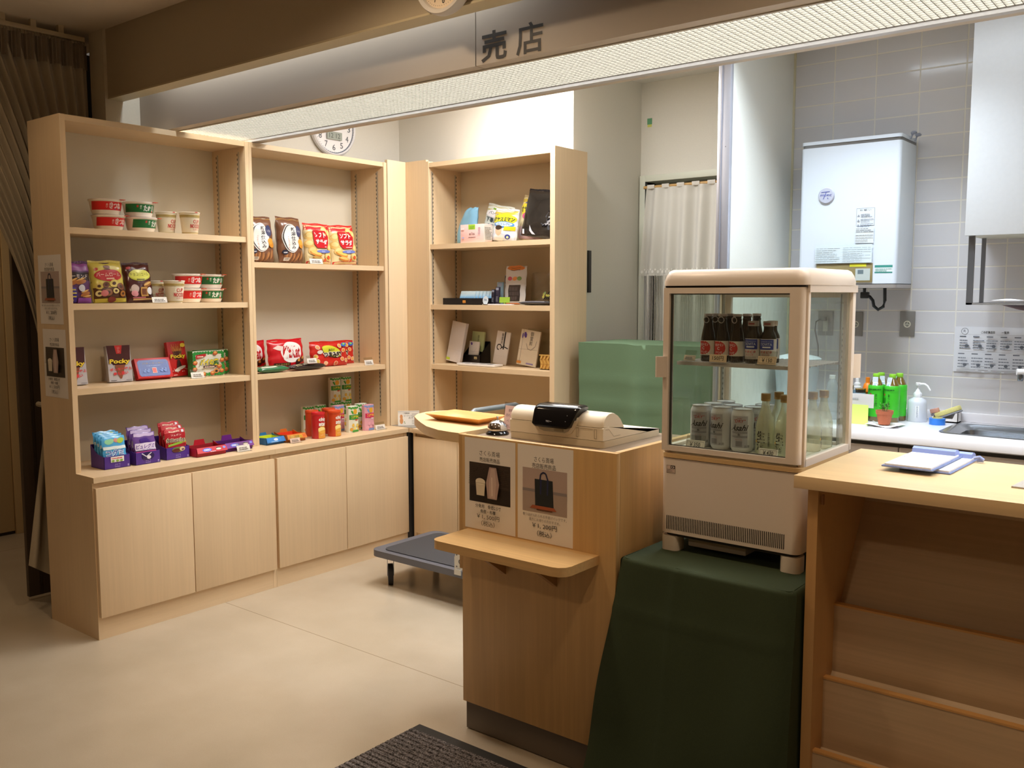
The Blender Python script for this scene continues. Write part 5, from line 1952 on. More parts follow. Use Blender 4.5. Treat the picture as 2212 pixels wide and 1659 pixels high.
cu = noodle_cup('white noodle cup with red lettering beside the green bowls on the top left shelf', 'noodle cups on the left shelves')
cu.location, cu.rotation_euler = (-3.96, 2.37, 1.7305), (0, 0, RX + .35)
dup(cu, (-3.89, 2.448, 1.7305), RX + .2, 'white noodle cup with red lettering, right end of the goods on the top left shelf')
dup(cu, (-3.875, 2.347, 1.4135), RX + .1, 'white noodle cup at the front of the second shelf before the red bowls')
dup(cu, (-3.978, 2.308, 1.4135), RX + .3, 'white noodle cup half hidden behind the one at the front of the second shelf')


# ---- bags
def bag_shape(w, h, d, seed=0, nu=22, nv=22, waist=.0):
    r = random.Random(seed)
    ph = [r.uniform(0, 6.28) for _ in range(6)]

    def fn(u, v, l, side=-1):
        a, b = max(-1, min(1, 2 * u / w)), max(-1, min(1, 2 * v / h - 1))
        t_ = d / 2 * sb(a, 3.2, .55) * sb(b, 5, .6)
        cr = .0011 * (math.sin(6 * a + 3 * b + ph[0]) + math.sin(8 * b - 4 * a + ph[1]))
        t_ += cr * sb(a, 2) * sb(b, 4) * (d / .05)
        x = u * (1 - waist * (1 - b * b)) + .0015 * math.sin(11 * b + ph[3])
        z = v + .002 * math.sin(7 * a + ph[4]) * max(0, b)
        return (x, side * (t_ + l), z)
    return fn


def bag(name, label, cat, w, h, d, base, deco, seed=0, group=None, back=None, seal=None, loc=(0, 0, 0), rz=0., lean=0., ry=0.):
    fn = bag_shape(w, h, d, seed)
    k = MB()
    k.grid(lambda a, b: fn((a - .5) * w, b * h, 0), 36, 36, base)
    k.grid(lambda a, b: fn((a - .5) * w, b * h, 0, 1), 22, 22, back or base)
    f = k.face(lambda u, v, l: fn(u, v, l), w / 16, .0009)
    deco(f, w, h)
    sc = seal or base
    k.grid(lambda a, b: ((a - .5) * w + .0, .001 * math.sin(a * 60), h - .001 + b * .010 + .002 * math.sin(a * 9 + seed)), 30, 1, sc)
    return solo(k, name, label, cat, loc, rz, group, lean, ry=ry)


FOIL = P('#7b4a86', .25)


def deco_purple(f, w, h):
    f.rect(-w * .48, w * .48, h * .80, h * .98, P('#8a4a93', .3))
    f.rect(-w * .48, w * .48, h * .56, h * .76, P('#2b1a22', .3))
    f.text('アーモンド', 0, h * .66, w * .8, h * .10, P('#d9d0d0', .4), .01)
    for i, (x, y, a) in enumerate(((-.2, .5, .4), (.1, .52, .3), (.22, .22, .35), (.3, .10, .2))):
        f.ell(x * w, y * h, .22 * w, .05 * h, P('#a8672c', .4), 14, a).ell(x * w, y * h + .012, .2 * w, .018 * h, P('#d7a95c', .4), 14, a)
    f.rect(-w * .46, -w * .12, h * .02, h * .38, P('#3b2a96', .3))
    for j in range(4):
        f.bars(-w * .43, -w * .16, h * (.05 + .085 * j), h * (.10 + .085 * j), 1, P('#c9b94c', .4), .7, j)
    f.rect(-w * .08, w * .46, h * .0, h * .12, P('#8a4ab0', .3))
    f.ell(w * .08, h * .36, w * .12, h * .09, P('#c9c9d9', .15), 14)


def deco_gold(f, w, h):
    f.rect(-w * .48, w * .48, h * .02, h * .36, P('#5a3420', .35))
    f.poly([(-w * .2, h * .98), (w * .12, h * .98), (w * .06, h * .80), (-w * .12, h * .80)], P('#4a2418', .3))
    f.ell(-w * .03, h * .88, w * .1, h * .05, P('#6d3a26', .3), 14)
    f.ell(-w * .36, h * .82, w * .06, h * .04, P('#b3352a', .3), 12)
    f.ell(w * .0, h * .665, w * .42, h * .145, P('#b3232a', .3), 22)
    f.text('バームロール', 0, h * .685, w * .72, h * .10, P('#ecd5c4', .4), .0)
    f.rect(-w * .1, w * .14, h * .565, h * .60, P('#e0b9a2', .4))
    for x, y, r_, c in ((-.33, .4, .11, '#c8b05a'), (-.12, .43, .10, '#6d3f28'), (.12, .46, .13, '#d8c46a'), (.32, .38, .12, '#7a4a33'), (-.36, .22, .1, '#d9c88a'), (-.1, .24, .12, '#8a5a34'), (.13, .27, .09, '#e0d08a'), (.36, .2, .1, '#a9702f')):
        f.ell(x * w, y * h, r_ * w, r_ * h * .75, P(c, .35), 16).ell(x * w, y * h, r_ * w * .45, r_ * h * .33, P('#4a2a1c', .35), 12)
    f.ell(-w * .22, h * .22, w * .11, h * .08, P('#c06a6a', .4), 14)
    f.rect(-w * .48, w * .48, h * .0, h * .09, P('#c9c04c', .35))
    f.ell(0, h * .06, w * .13, h * .07, P('#7a2a22', .4), 14)


def deco_choco(f, w, h):
    f.ell(w * .02, h * .70, w * .40, h * .15, P('#c9c84c', .3), 22)
    f.ell(w * .02, h * .70, w * .40, h * .15, P('#b9bb3c', .3), 22)
    f.ell(w * .02, h * .715, w * .38, h * .13, P('#d3d25c', .3), 22)
    f.text('チョコリエール', 0, h * .72, w * .70, h * .085, P('#3a2c14', .4), .0)
    f.rect(-w * .12, w * .18, h * .575, h * .60, P('#3a2c14', .4))
    f.ell(-w * .34, h * .90, w * .08, h * .04, P('#a82f2a', .3), 12)
    f.ell(w * .26, h * .46, w * .20, h * .06, P('#8a5524', .4), 16, .35)
    f.ell(w * .26, h * .475, w * .18, h * .025, P('#caa055', .4), 16, .35)
    f.rect(-w * .04, w * .22, h * .14, h * .38, P('#b98a45', .4)).rect(w * .0, w * .18, h * .18, h * .34, P('#6b3a1c', .35))
    f.ell(-w * .24, h * .34, w * .14, h * .12, P('#b9a39a', .2), 16).ell(-w * .26, h * .22, w * .12, h * .08, P('#cf8a92', .3), 14)
    f.ell(w * .30, h * .28, w * .10, h * .10, P('#d3cfd0', .12), 14)
    f.rect(-w * .34, w * .44, h * .05, h * .09, P('#c9a06a', .35)).rect(-w * .36, w * .1, h * .10, h * .125, P('#c26a7a', .35))


bag('snack_bag', 'purple bag of almond biscuits at the left end of the second shelf', 'snack bag', .110, .172, .04, P('#5b3566', .25), deco_purple, 1, 'biscuit bags on the second shelf', loc=(-3.905, 1.914, 1.4135), rz=RX, lean=.12)
bag('snack_bag', 'yellow and red bag of rolled cakes, middle of the three biscuit bags', 'snack bag', .150, .176, .05, P('#cfc05a', .25), deco_gold, 2, 'biscuit bags on the second shelf', loc=(-3.905, 2.052, 1.4135), rz=RX + .03, lean=.14, ry=-.03)
bag('snack_bag', 'dark brown bag of chocolate biscuits with a lime oval, next to the price tag', 'snack bag', .132, .172, .048, P('#4a2320', .2), deco_choco, 3, 'biscuit bags on the second shelf', loc=(-3.905, 2.196, 1.4135), rz=RX + .05, lean=.16, ry=-.03)

TSH = 'price tags on the shelves'
tag('price tag in front of the noodle cups on the second shelf', TSH, (-3.855, 2.262, 1.4135), RX, .072, .024)


# ---- boxes
def box_goods(name, label, cat, w, h, d, base, deco, side=None, group=None, loc=(0, 0, 0), rz=0., lean=0., bev=.0012, ry=0.):
    k = MB()
    k.box(-w / 2, w / 2, 0, d, 0, h, base, bev)
    deco(k.face(flat(0)), w, h)
    if side:
        side(k, w, h, d)
    return solo(k, name, label, cat, loc, rz, group, lean, ry=ry)


def deco_pocky_white(f, w, h):
    sil = P('#cfcbd0', .25, .35)
    f.rect(-w / 2, w / 2, 0, h, sil)
    f.poly([(-w * .5, h), (w * .5, h), (w * .46, h * .60), (w * .28, h * .46), (-w * .28, h * .46), (-w * .46, h * .60)], P('#4a1c1a', .3))
    f.poly([(-w * .16, h), (w * .16, h), (w * .10, h * .77), (-w * .10, h * .77)], RED)
    f.bars(-w * .06, w * .06, h * .8, h * .97, 6, P('#e08a84', .4), .5, 3)
    f.poly([(-w * .22, h * .46), (w * .22, h * .46), (w * .14, h * .28), (w * .03, h * .08), (-w * .03, h * .08), (-w * .14, h * .28)], P('#8a4a2a', .4))
    f.outlined('Pocky', 0, h * .545, w * .86, h * .155, YEL, P('#5a3a18', .5), .03, .03, slant=.12)
    f.text('ポッキー史上', w * .02, h * .35, w * .92, h * .085, P('#d83a3e', .4), .03, rot=.06)
    f.text('最も濃い', w * .0, h * .225, w * .62, h * .10, P('#d83a3e', .4), .03, rot=.10)
    f.rect(-w * .44, -w * .2, h * .03, h * .045, INK).rect(w * .2, w * .46, h * .03, h * .04, INK)


def deco_pocky_red(f, w, h):
    for i in range(15):
        x = -w * .3 + i * w * .042
        f.line([(x * .45, h * .48), (x, h * (.86 + .08 * math.sin(i * 2.1)))], w * .026, P('#d9a04a' if i % 2 else '#c8862f', .4))
        f.line([(x * .45, h * .48), (x * .8, h * .72)], w * .026, P('#4a2014', .4))
    f.outlined('Pocky', 0, h * .56, w * .82, h * .15, YEL, P('#7a2a18', .5), .03, .03, slant=.1)
    for i in range(9):
        x = -w * .12 + i * w * .03
        f.line([(x * .4, h * .46), (x * 1.2, h * .2)], w * .026, P('#3a1810', .4))
    f.ell(w * .33, h * .88, w * .14, h * .06, YEL, 16)
    f.ell(w * .02, h * .22, w * .34, h * .045, P('#d9cfc4', .4), 16, .3).ell(-w * .16, h * .16, w * .16, h * .03, P('#e9e0d6', .4), 14)
    for i in range(10):
        f.ell(w * (-.4 + .085 * i), h * (.16 + .05 * math.sin(i * 1.7)), w * .018, h * .012, P('#f0e3da', .4), 8)
    f.rect(-w * .4, -w * .2, h * .03, h * .045, P('#e9d9d0', .4))


def deco_bluebox(f, w, h):
    b = P('#2a4a9c', .35)
    f.poly([(-w * .40, h * .08), (w * .40, h * .08), (w * .44, h * .18), (w * .44, h * .80), (w * .38, h * .90), (-w * .38, h * .90), (-w * .44, h * .80), (-w * .44, h * .18)], b)
    for s_ in (.40,):
        f.line([(-w * s_, h * .16), (w * s_, h * .16), (w * s_, h * .84), (-w * s_, h * .84), (-w * s_, h * .16)], .0012, P('#7d95d0', .4))
    f.text('バタークッキー', 0, h * .72, w * .60, h * .09, P('#b99a4a', .4), .0)
    f.bars(-w * .2, w * .2, h * .58, h * .64, 1, P('#8fa6da', .4), .5, 2)
    f.frame(-w * .065, w * .065, h * .22, h * .50, .002, P('#efe3dc', .4)).rect(-w * .055, w * .055, h * .24, h * .48, P('#d0453a', .4))
    for i, x in enumerate((-.28, -.18, .2, .3)):
        f.ell(w * x, h * .33, w * .045, h * .06, P('#5d7cc4', .4), 12).ell(w * x + .004, h * .42, w * .02, h * .03, P('#8fa6da', .4), 10)


def deco_pie(f, w, h):
    f.rect(-w / 2, w / 2, 0, h, P('#e3e0d2', .4))
    r = random.Random(4)
    for i in range(40):
        a = i / 40 * 2 * PI
        x, y = w * .5 * max(-.96, min(.96, 1.25 * math.cos(a))), h * .5 + h * .5 * max(-.84, min(.84, 1.3 * math.sin(a)))
        f.ell(x * .96, y, w * .055, h * .06, P('#2f8a3a', .4), 10, r.uniform(0, 3))
    for x, y in ((-.44, .55), (-.34, .12), (-.18, .10), (.1, .12), (.4, .2), (.42, .62), (.2, .9), (-.46, .3), (.32, .38)):
        f.ell(w * x, h * y, w * .075, h * .085, P('#b8552a', .4), 14).ell(w * x, h * y + .003, w * .05, h * .045, P('#e0a560', .4), 12)
    f.ell(w * .22, h * .2, w * .085, h * .10, P('#c98a4a', .4), 14).ell(w * .22, h * .19, w * .045, h * .05, P('#2e1a12', .4), 12)
    f.poly([(-w * .42, h * .70), (-w * .10, h * .80), (-w * .11, h * .90), (-w * .43, h * .84)], P('#b8242a', .4))
    f.bars(-w * .38, -w * .16, h * .77, h * .83, 1, P('#f0d9d0', .4), .6, 5)
    f.outlined('パイの実', 0, h * .56, w * .58, h * .26, YEL, P('#3a6a2a', .5), .03, .05)
    f.rect(-w * .20, w * .20, h * .34, h * .42, P('#4a2a20', .4)).bars(-w * .16, w * .16, h * .355, h * .40, 1, P('#e3cfc0', .4), .8, 6)


GP = 'chocolate stick boxes on the third shelf'
box_goods('snack_box', 'silver and brown box of chocolate sticks at the far left of the third shelf', 'snack box', .108, .165, .028, P('#bdb9be', .3, .3), deco_pocky_white, None, GP, (-3.985, 1.925, 1.0535), RX, .14)
box_goods('snack_box', 'silver and brown box of chocolate sticks, second from the left on the third shelf', 'snack box', .108, .165, .028, P('#bdb9be', .3, .3), deco_pocky_white, None, GP, (-3.985, 2.133, 1.0535), RX - .08, .14)
box_goods('snack_box', 'red box of chocolate sticks on the third shelf, behind the blue and red box', 'snack box', .095, .168, .024, P('#c8221f', .35), deco_pocky_red, None, GP, (-4.02, 2.452, 1.0535), RX, .16, ry=-.04)
box_goods('snack_box', 'flat red box with a blue panel leaning on the third shelf', 'snack box', .172, .098, .032, P('#c22528', .35), deco_bluebox, None, None, (-3.965, 2.293, 1.0535), RX - .05, .42)
box_goods('snack_box', 'white and green leafy box of pie snacks at the front right of the third shelf', 'snack box', .172, .124, .045, P('#3f8a45', .4), deco_pie, None, 'pie snack boxes', (-3.955, 2.565, 1.0535), RX, .0)
box_goods('snack_box', 'white and green leafy box of pie snacks half hidden behind the front one', 'snack box', .172, .124, .045, P('#3f8a45', .4), deco_pie, None, 'pie snack boxes', (-4.008, 2.625, 1.0535), RX, .0)
tag('price tag on the third shelf beside the leafy pie box', TSH, (-3.90, 2.47, 1.0535), RX, .068, .026)


# ---- pouches in purple cartons
def carton(label, loc):
    t = thing('display_carton', label, 'carton', loc, RX, 'purple display cartons on the bottom shelf')
    w, d, hf, hb = .118, .115, .055, .10
    pr = [(0, 0), (0, hf), (.012, hf), (d * .55, hf + .01), (d, hb), (d, 0)]
    k = MB()
    k.box(-w / 2, w / 2, 0, .0015, 0, hf, PURP)
    k.box(-w / 2, w / 2, d - .0015, d, 0, hb, PURP)
    k.box(-w / 2, w / 2, 0, d, 0, .0015, PURP)
    for x in (-w / 2, w / 2 - .0015):
        k.prism(pr, x, x + .0015, PURP, 'x')
    part(k, 'tray', t)
    k = MB()
    f = k.face(flat(0))
    lv = P('#a99ad6', .5)
    f.text('ぶどう', 0, .017, .026, .009, lv, .01).bars(-.012, .012, .006, .010, 1, lv, .6, 2)
    f.ell(w * .42, .010, .004, .004, lv, 10).bars(w * .38, w * .47, .003, .006, 1, lv, .6, 1)
    if 'blue' in label:
        f.rect(-.03, .03, .028, .052, P('#e3e8ea', .4)).rect(-.03, .03, .042, .052, P('#eef0f0', .4)).bars(-.026, .022, .043, .048, 1, RED, .7, 2)
        for x in (-.02, 0, .018):
            f.ell(x, .034, .007, .005, P('#8ab04a', .4), 10)
    elif 'red' in label:
        f.ell(.0, .043, .030, .012, P('#6b8a3a', .4), 14).ell(-.008, .040, .022, .009, P('#5a2a22', .4), 14).ell(.022, .045, .014, .010, P('#d9c29a', .4), 12).ell(.024, .042, .007, .004, P('#5a2a5a', .4), 10)
    else:
        f.ell(.0, .036, .030, .018, P('#2a1a55', .3), 16).ell(.004, .030, .010, .008, P('#e6e3ee', .2), 12)
        f.line([(-.03, .05), (-.008, .034), (.016, .05)], .004, P('#dcdcec', .2))
    part(k, 'front_print', t)
    return t


def pouch(name, label, group, base, deco, loc, seed, lean=.18):
    w, h, d = .105, .135, .013
    fn = bag_shape(w, h, d, seed)
    k = MB()
    k.grid(lambda a, b: fn((a - .5) * w, b * h, 0), 14, 14, base)
    k.grid(lambda a, b: fn((a - .5) * w, b * h, 0, 1), 14, 14, base)
    deco(k.face(lambda u, v, l: fn(u, v, l), .009, .0006), w, h)
    return solo(k, name, label, 'pouch', loc, RX, group, lean)


def deco_kogumi(f, w, h):
    f.ell(-w * .2, h * .84, w * .2, h * .09, P('#8fd0a6', .3), 16).ell(w * .1, h * .86, w * .12, h * .07, P('#c98a80', .3), 14).ell(w * .28, h * .85, w * .15, h * .09, P('#a8c84a', .3), 16)
    f.rect(-w * .48, w * .48, h * .58, h * .68, P('#dfeef2', .3))
    f.outlined('コグミ', 0, h * .46, w * .74, h * .22, P('#2a62b8', .3), P('#e9f2f6', .3), .03, .07)


def deco_purplegum(f, w, h):
    f.rect(-w * .46, w * .46, h * .88, h * .98, P('#b9a6cc', .25))
    for i in range(9):
        f.ell(w * (-.16 + .08 * (i % 5)), h * (.72 + .05 * (i // 5)), w * .07, h * .055, P('#4a2a8a', .3), 12)
    f.rect(-w * .46, w * .46, h * .42, h * .66, P('#d9cfe6', .25))
    f.text('ピュレグミ', 0, h * .55, w * .82, h * .15, P('#5a2a9a', .3), .02, .2).text('プレミアム', w * .06, h * .43, w * .5, h * .07, P('#7a4ab0', .3), .01)
    f.rect(-w * .46, w * .46, h * .34, h * .385, P('#d04a8a', .3))


def deco_fett(f, w, h):
    f.rect(-w * .49, w * .49, h * .86, h * .99, P('#c2454a', .25)).bars(-w * .3, w * .2, h * .88, h * .94, 1, P('#e9c9b4', .4), .7, 3).rect(w * .3, w * .42, h * .87, h * .96, P('#d9dbe6', .3))
    f.text('ブルボン', 0, h * .78, w * .5, h * .06, P('#f2e6dc', .3), .0)
    f.outlined('fettuccine', 0, h * .62, w * .86, h * .15, P('#1f1512', .3), P('#efe0c4', .3), .02, .05, slant=.25)
    f.poly([(-w * .4, h * .40), (w * .46, h * .50), (w * .46, h * .58), (-w * .4, h * .47)], P('#8fb63a', .3))
    for x in (-.4, -.3, .3, .4):
        f.ell(w * x, h * .5, w * .03, h * .03, P('#c8483a', .4), 8)


lx, lz = -3.815, .697
carton('purple carton of blue candy pouches, leftmost on the bottom shelf', (lx - .002, 2.009, .6965))
carton('purple carton of grape candy pouches, middle of the three on the bottom shelf', (lx + .006, 2.148, .6965))
carton('purple carton of red candy pouches, nearest the empty trays', (lx - .004, 2.302, .6965))
names = ('front', 'second', 'third', 'rearmost')
for i in range(4):
    pouch('candy_pouch', f'blue candy pouch, {names[i]} of four in the leftmost carton', 'blue candy pouches', P('#4fa6dc', .25), deco_kogumi, (lx - .012 - .022 * i, 2.009 - .001 * i, .700 + .006 * i), 20 + i)
for i in range(3):
    pouch('candy_pouch', f'purple grape candy pouch, {("front", "middle", "rearmost")[i]} of three in the middle carton', 'grape candy pouches', P('#6a4a94', .25), deco_purplegum, (lx - .008 - .026 * i, 2.148 - .001 * i, .700 + .012 * i), 30 + i, .16 - .02 * i)
for i in range(3):
    pouch('candy_pouch', f'red candy pouch, {("front", "middle", "rearmost")[i]} of three in the right carton', 'red candy pouches', P('#a8222c', .25), deco_fett, (lx - .012 - .026 * i, 2.302 - .001 * i, .700 + .014 * i), 40 + i, .14 - .02 * i)


def open_tray(label, col, inner, loc, rz, w=.155, d=.10, h=.042, deco=None, group='empty display trays', hb=.066):
    t = thing('display_tray', label, 'tray', loc, rz, group)
    k = MB()
    k.box(-w / 2, w / 2, 0, .0012, 0, h, col)
    k.prism([(-w / 2, 0), (w / 2, 0), (w / 2, h), (w * .2, h), (w * .16, hb), (-w * .16, hb), (-w * .2, h), (-w / 2, h)], d - .0012, d, col, 'y')
    k.box(-w / 2, w / 2, 0, d, 0, .0012, col)
    for x in (-w / 2, w / 2 - .0012):
        k.prism([(0, 0), (0, h), (d * .6, h * .9), (d, h * 1.2), (d, 0)], x, x + .0012, col, 'x')
    k.box(-w / 2 + .0013, w / 2 - .0013, .0013, d - .0013, .0013, .002, inner)
    k.box(-w / 2 + .0013, w / 2 - .0013, d - .0022, d - .0013, .0013, h * .95, inner)
    for x in (-w / 2 + .0013, w / 2 - .0022):
        k.box(x, x + .0009, .002, d - .002, .0013, h * .85, inner)
    part(k, 'tray_body', t)
    k = MB()
    fl = lambda u, v, l: (u, -.001 - l - (v - h) * -.35 if v > h else -.0005 - l - .010 * (v / h), v)
    k.add([(-w / 2, 0, h), (w / 2, 0, h), (w / 2 + .003, -.014, h - .024), (-w / 2 - .003, -.014, h - .024)], [(0, 1, 2, 3)], col)
    f = k.face(lambda u, v, l: (u, -.014 * (h - v) / .024 - l, v))
    deco(f, w, h)
    part(k, 'front_flap', t, 'printed front flap')
    return t


def deco_oreo(f, w, h):
    f.ell(-w * .17, h - .012, w * .16, .008, P('#4a5ad0', .4), 18)
    f.text('OREO', -w * .17, h - .012, w * .22, .008, WHITE, .03)
    f.ell(w * .22, h - .010, w * .09, .005, P('#3a2420', .4), 14).ell(w * .22, h - .013, w * .09, .004, P('#e6d6c8', .4), 14).ell(w * .42, h - .009, w * .05, .005, P('#7a86d8', .4), 12)
    f.bars(-w * .08, w * .1, h - .022, h - .018, 1, P('#d9c9d9', .4), .6, 3)


open_tray('empty red display tray on the bottom shelf, right of the pouches', P('#bb2030', .4), P('#8f1a24', .5), (-3.775, 2.448, .6965), RX, deco=deco_oreo)
open_tray('empty purple display tray on the bottom shelf by the divider', P('#6f2688', .4), P('#4f1a62', .5), (-3.795, 2.612, .6965), RX, deco=deco_oreo)
tag('price tag in front of the purple tray on the bottom shelf', TSH, (-3.755, 2.613, .6965), RX, .072, .027)


# ---- second unit
def deco_cracker_brown(f, w, h):
    for i in range(30):
        f.l = .0005
        f.rect(-w * .5 + i * w / 30, -w * .5 + (i + .5) * w / 30, h * .965, h * .99, P('#c99a52', .35))
    for x, y, a in ((-.2, .12, 1.2), (-.05, .10, 1.4), (.12, .12, 1.1), (.28, .16, 1.3), (-.34, .14, 1.5)):
        f.ell(w * x, h * y, h * .12, w * .06, P('#8a5a38', .4), 14, a).ell(w * x + .004, h * y, h * .10, w * .03, P('#b07a4a', .4), 14, a)
    f.ell(-w * .10, h * .54, w * .33, h * .33, P('#d9d6d3', .35), 26).ell(-w * .10, h * .54, w * .31, h * .31, P('#3a3432', .35), 26).ell(-w * .08, h * .54, w * .29, h * .30, P('#e2dfdc', .35), 26)
    f.text('新\n潟\n仕\n込\nみ', -w * .02, h * .54, w * .17, h * .50, P('#22201f', .4), .02, gap=1.)
    f.text('こ\nだ\nわ\nり', -w * .22, h * .42, w * .06, h * .3, P('#c8502a', .4), .0, gap=1.)
    f.ell(w * .22, h * .70, w * .12, h * .13, P('#3a3f66', .35), 18).text('しょうゆ', w * .22, h * .70, w * .14, h * .06, P('#e0dfe6', .4), .0, rot=-.3)
    f.ell(w * .30, h * .40, w * .13, h * .085, P('#c8842a', .4), 18).ell(w * .27, h * .46, w * .12, h * .07, P('#d99a3a', .4), 18)
    f.ell(-w * .37, h * .22, w * .09, h * .055, P('#26283a', .35), 16).bars(-w * .42, -w * .32, h * .2, h * .24, 1, P('#d9d9e0', .4), .6, 2)
    f.rect(-w * .42, -w * .22, h * .03, h * .10, P('#cfc6bc', .4)).text('20枚', -w * .33, h * .07, w * .13, h * .035, INK)


def deco_salad(f, w, h):
    f.rect(-w * .49, w * .49, h * .86, h * .99, P('#c8242c', .3))
    f.rect(-w * .49, w * .49, 0, h * .07, P('#c8242c', .3))
    for x, y in ((-.36, .7), (-.38, .5), (.34, .78), (.2, .84), (-.3, .34), (.4, .4), (.3, .2)):
        f.ell(w * x, h * y, w * .14, h * .11, P('#dcb56a', .35), 16).ell(w * x, h * y + .004, w * .10, h * .06, P('#ecd08c', .35), 14)
    f.ell(-w * .18, h * .26, w * .22, h * .07, P('#d08a3a', .35), 18, -.3).ell(-w * .18, h * .28, w * .2, h * .045, P('#ecc46a', .35), 18, -.3).ell(-w * .12, h * .13, w * .2, h * .06, P('#c87a34', .35), 18, -.2).ell(-w * .12, h * .145, w * .18, h * .035, P('#eac070', .35), 18, -.2)
    f.poly([(-w * .26, h * .84), (w * .22, h * .84), (w * .33, h * .70), (w * .33, h * .52), (w * .24, h * .40), (-w * .14, h * .40), (-w * .24, h * .50)], P('#c41f2a', .3))
    f.text('ソフト', 0, h * .73, w * .42, h * .13, WHITE, .04, rot=-.05).text('サラダ', w * .04, h * .555, w * .46, h * .14, WHITE, .04, rot=-.05)
    f.rect(-w * .02, w * .22, h * .425, h * .44, WHITE)
    f.ell(w * .10, h * .315, w * .28, h * .042, P('#6a7ac0', .35), 18).text('塩味', w * .08, h * .315, w * .14, h * .04, P('#c9d0ec', .4))
    f.ell(w * .30, h * .17, w * .06, h * .045, P('#d0562a', .4), 12).ell(w * .14, h * .10, w * .05, h * .04, P('#d0562a', .4), 12)


GB = 'rice cracker bags on the upper shelf near the corner'
CB = P('#77513c', .22)
bag('snack_bag', 'brown rice cracker bag at the left, partly behind the shelf upright', 'snack bag', .158, .222, .07, CB, deco_cracker_brown, 51, GB, loc=(-3.92, 2.862, 1.6105), rz=RX + .05, lean=.10)
bag('snack_bag', 'brown rice cracker bag in the middle, beside the red and yellow bags', 'snack bag', .165, .228, .07, CB, deco_cracker_brown, 52, GB, loc=(-3.915, 3.045, 1.6105), rz=RX + .12, lean=.10)
CR = P('#e3cfa0', .25)
bag('snack_bag', 'red and yellow salad cracker bag behind the price tag on the upper shelf', 'snack bag', .170, .210, .06, CR, deco_salad, 53, GB, loc=(-3.912, 3.222, 1.6105), rz=RX, lean=.10, seal=RED)
bag('snack_bag', 'red and yellow salad cracker bag, rightmost on the upper shelf near the corner', 'snack bag', .175, .208, .06, CR, deco_salad, 54, GB, loc=(-3.912, 3.405, 1.6105), rz=RX, lean=.12, seal=RED, ry=-.04)
tag('price tag in front of the red and yellow cracker bags', TSH, (-3.858, 3.168, 1.6105), RX, .085, .026)


def deco_kitkat(f, w, h):
    f.ell(w * .08, h * .60, w * .30, h * .36, P('#e9e2e0', .3), 30, .12)
    f.text('KitKat', w * .08, h * .60, w * .50, h * .42, P('#b8141e', .3), .035, .12, rot=.0)
    f.poly([(-w * .42, h * .76), (-w * .28, h * .86), (-w * .16, h * .80), (-w * .22, h * .66), (-w * .32, h * .70)], P('#e3c9c4', .3))
    f.rect(-w * .42, w * .02, h * .14, h * .25, P('#3a1a14', .3)).text('おとなの甘さ', -w * .2, h * .195, w * .36, h * .07, P('#b9a04a', .4), .0)
    f.poly([(w * .02, h * .05), (w * .46, h * .16), (w * .46, h * .20), (w * .0, h * .10)], P('#8a8a3a', .3)).text('ビター', w * .2, h * .11, w * .2, h * .07, P('#c9bd5a', .4), .0)
    for x, y in ((.24, .26), (.38, .34)):
        f.ell(w * x, h * y, w * .09, h * .09, P('#3a1c16', .3), 14, .5).ell(w * x + .006, h * y + .008, w * .05, h * .045, P('#c9853a', .4), 12, .5)


def deco_mix(f, w, h):
    f.ell(w * .02, h * .62, w * .28, h * .24, P('#2a2420', .3), 20, -.3).ell(w * .02, h * .64, w * .27, h * .22, P('#cfd23a', .3), 20, -.3)
    for x, y, c in ((-.34, .82, '#e0a06a'), (-.40, .44, '#d9b04a'), (-.36, .24, '#d9c05a'), (-.16, .14, '#e6b890'), (.34, .66, '#d98a3a'), (.30, .28, '#d9924a'), (.42, .22, '#e0a45a'), (.24, .86, '#d9a04a'), (.10, .12, '#c8643a')):
        f.ell(w * x, h * y, w * .055, h * .095, P('#e9d2b8', .35), 12).ell(w * x, h * y, w * .043, h * .078, P(c, .35), 12)
    f.ell(-w * .30, h * .62, w * .07, h * .08, P('#d9d2cc', .3), 14)
    f.outlined('つまみ種', w * .02, h * .50, w * .48, h * .24, P('#241d1a', .3), P('#e3ddd6', .3), .05, .09, rot=-.04)
    f.text('亀田の', w * .0, h * .70, w * .18, h * .10, P('#3a4a1a', .3), .01)
    f.ell(w * .38, h * .90, w * .09, h * .09, P('#3a6ab8', .3), 14).ell(w * .38, h * .93, w * .04, h * .04, P('#8ac84a', .3), 10)


GK = 'red snack bags on the lower shelf near the corner'
bag('snack_bag', 'red chocolate wafer bag, behind the other at the left end', 'snack bag', .20, .15, .03, P('#bb1420', .25), deco_kitkat, 61, GK, loc=(-4.05, 2.872, 1.0525), rz=RX, lean=.1)
bag('snack_bag', 'red chocolate wafer bag with a large white oval, at the front', 'snack bag', .235, .155, .06, P('#c01722', .25), deco_kitkat, 62, GK, loc=(-3.965, 3.04, 1.0525), rz=RX + .05, lean=.1)
bag('snack_bag', 'red bag of mixed crackers with a yellow lens shape, at the front', 'snack bag', .255, .130, .05, P('#c4281f', .3), deco_mix, 63, GK, loc=(-3.985, 3.345, 1.0525), rz=RX - .02, lean=.08)
bag('snack_bag', 'red bag of mixed crackers standing behind the front one', 'snack bag', .24, .126, .03, P('#c4281f', .3), deco_mix, 64, GK, loc=(-4.06, 3.47, 1.0525), rz=RX - .02, lean=.06)


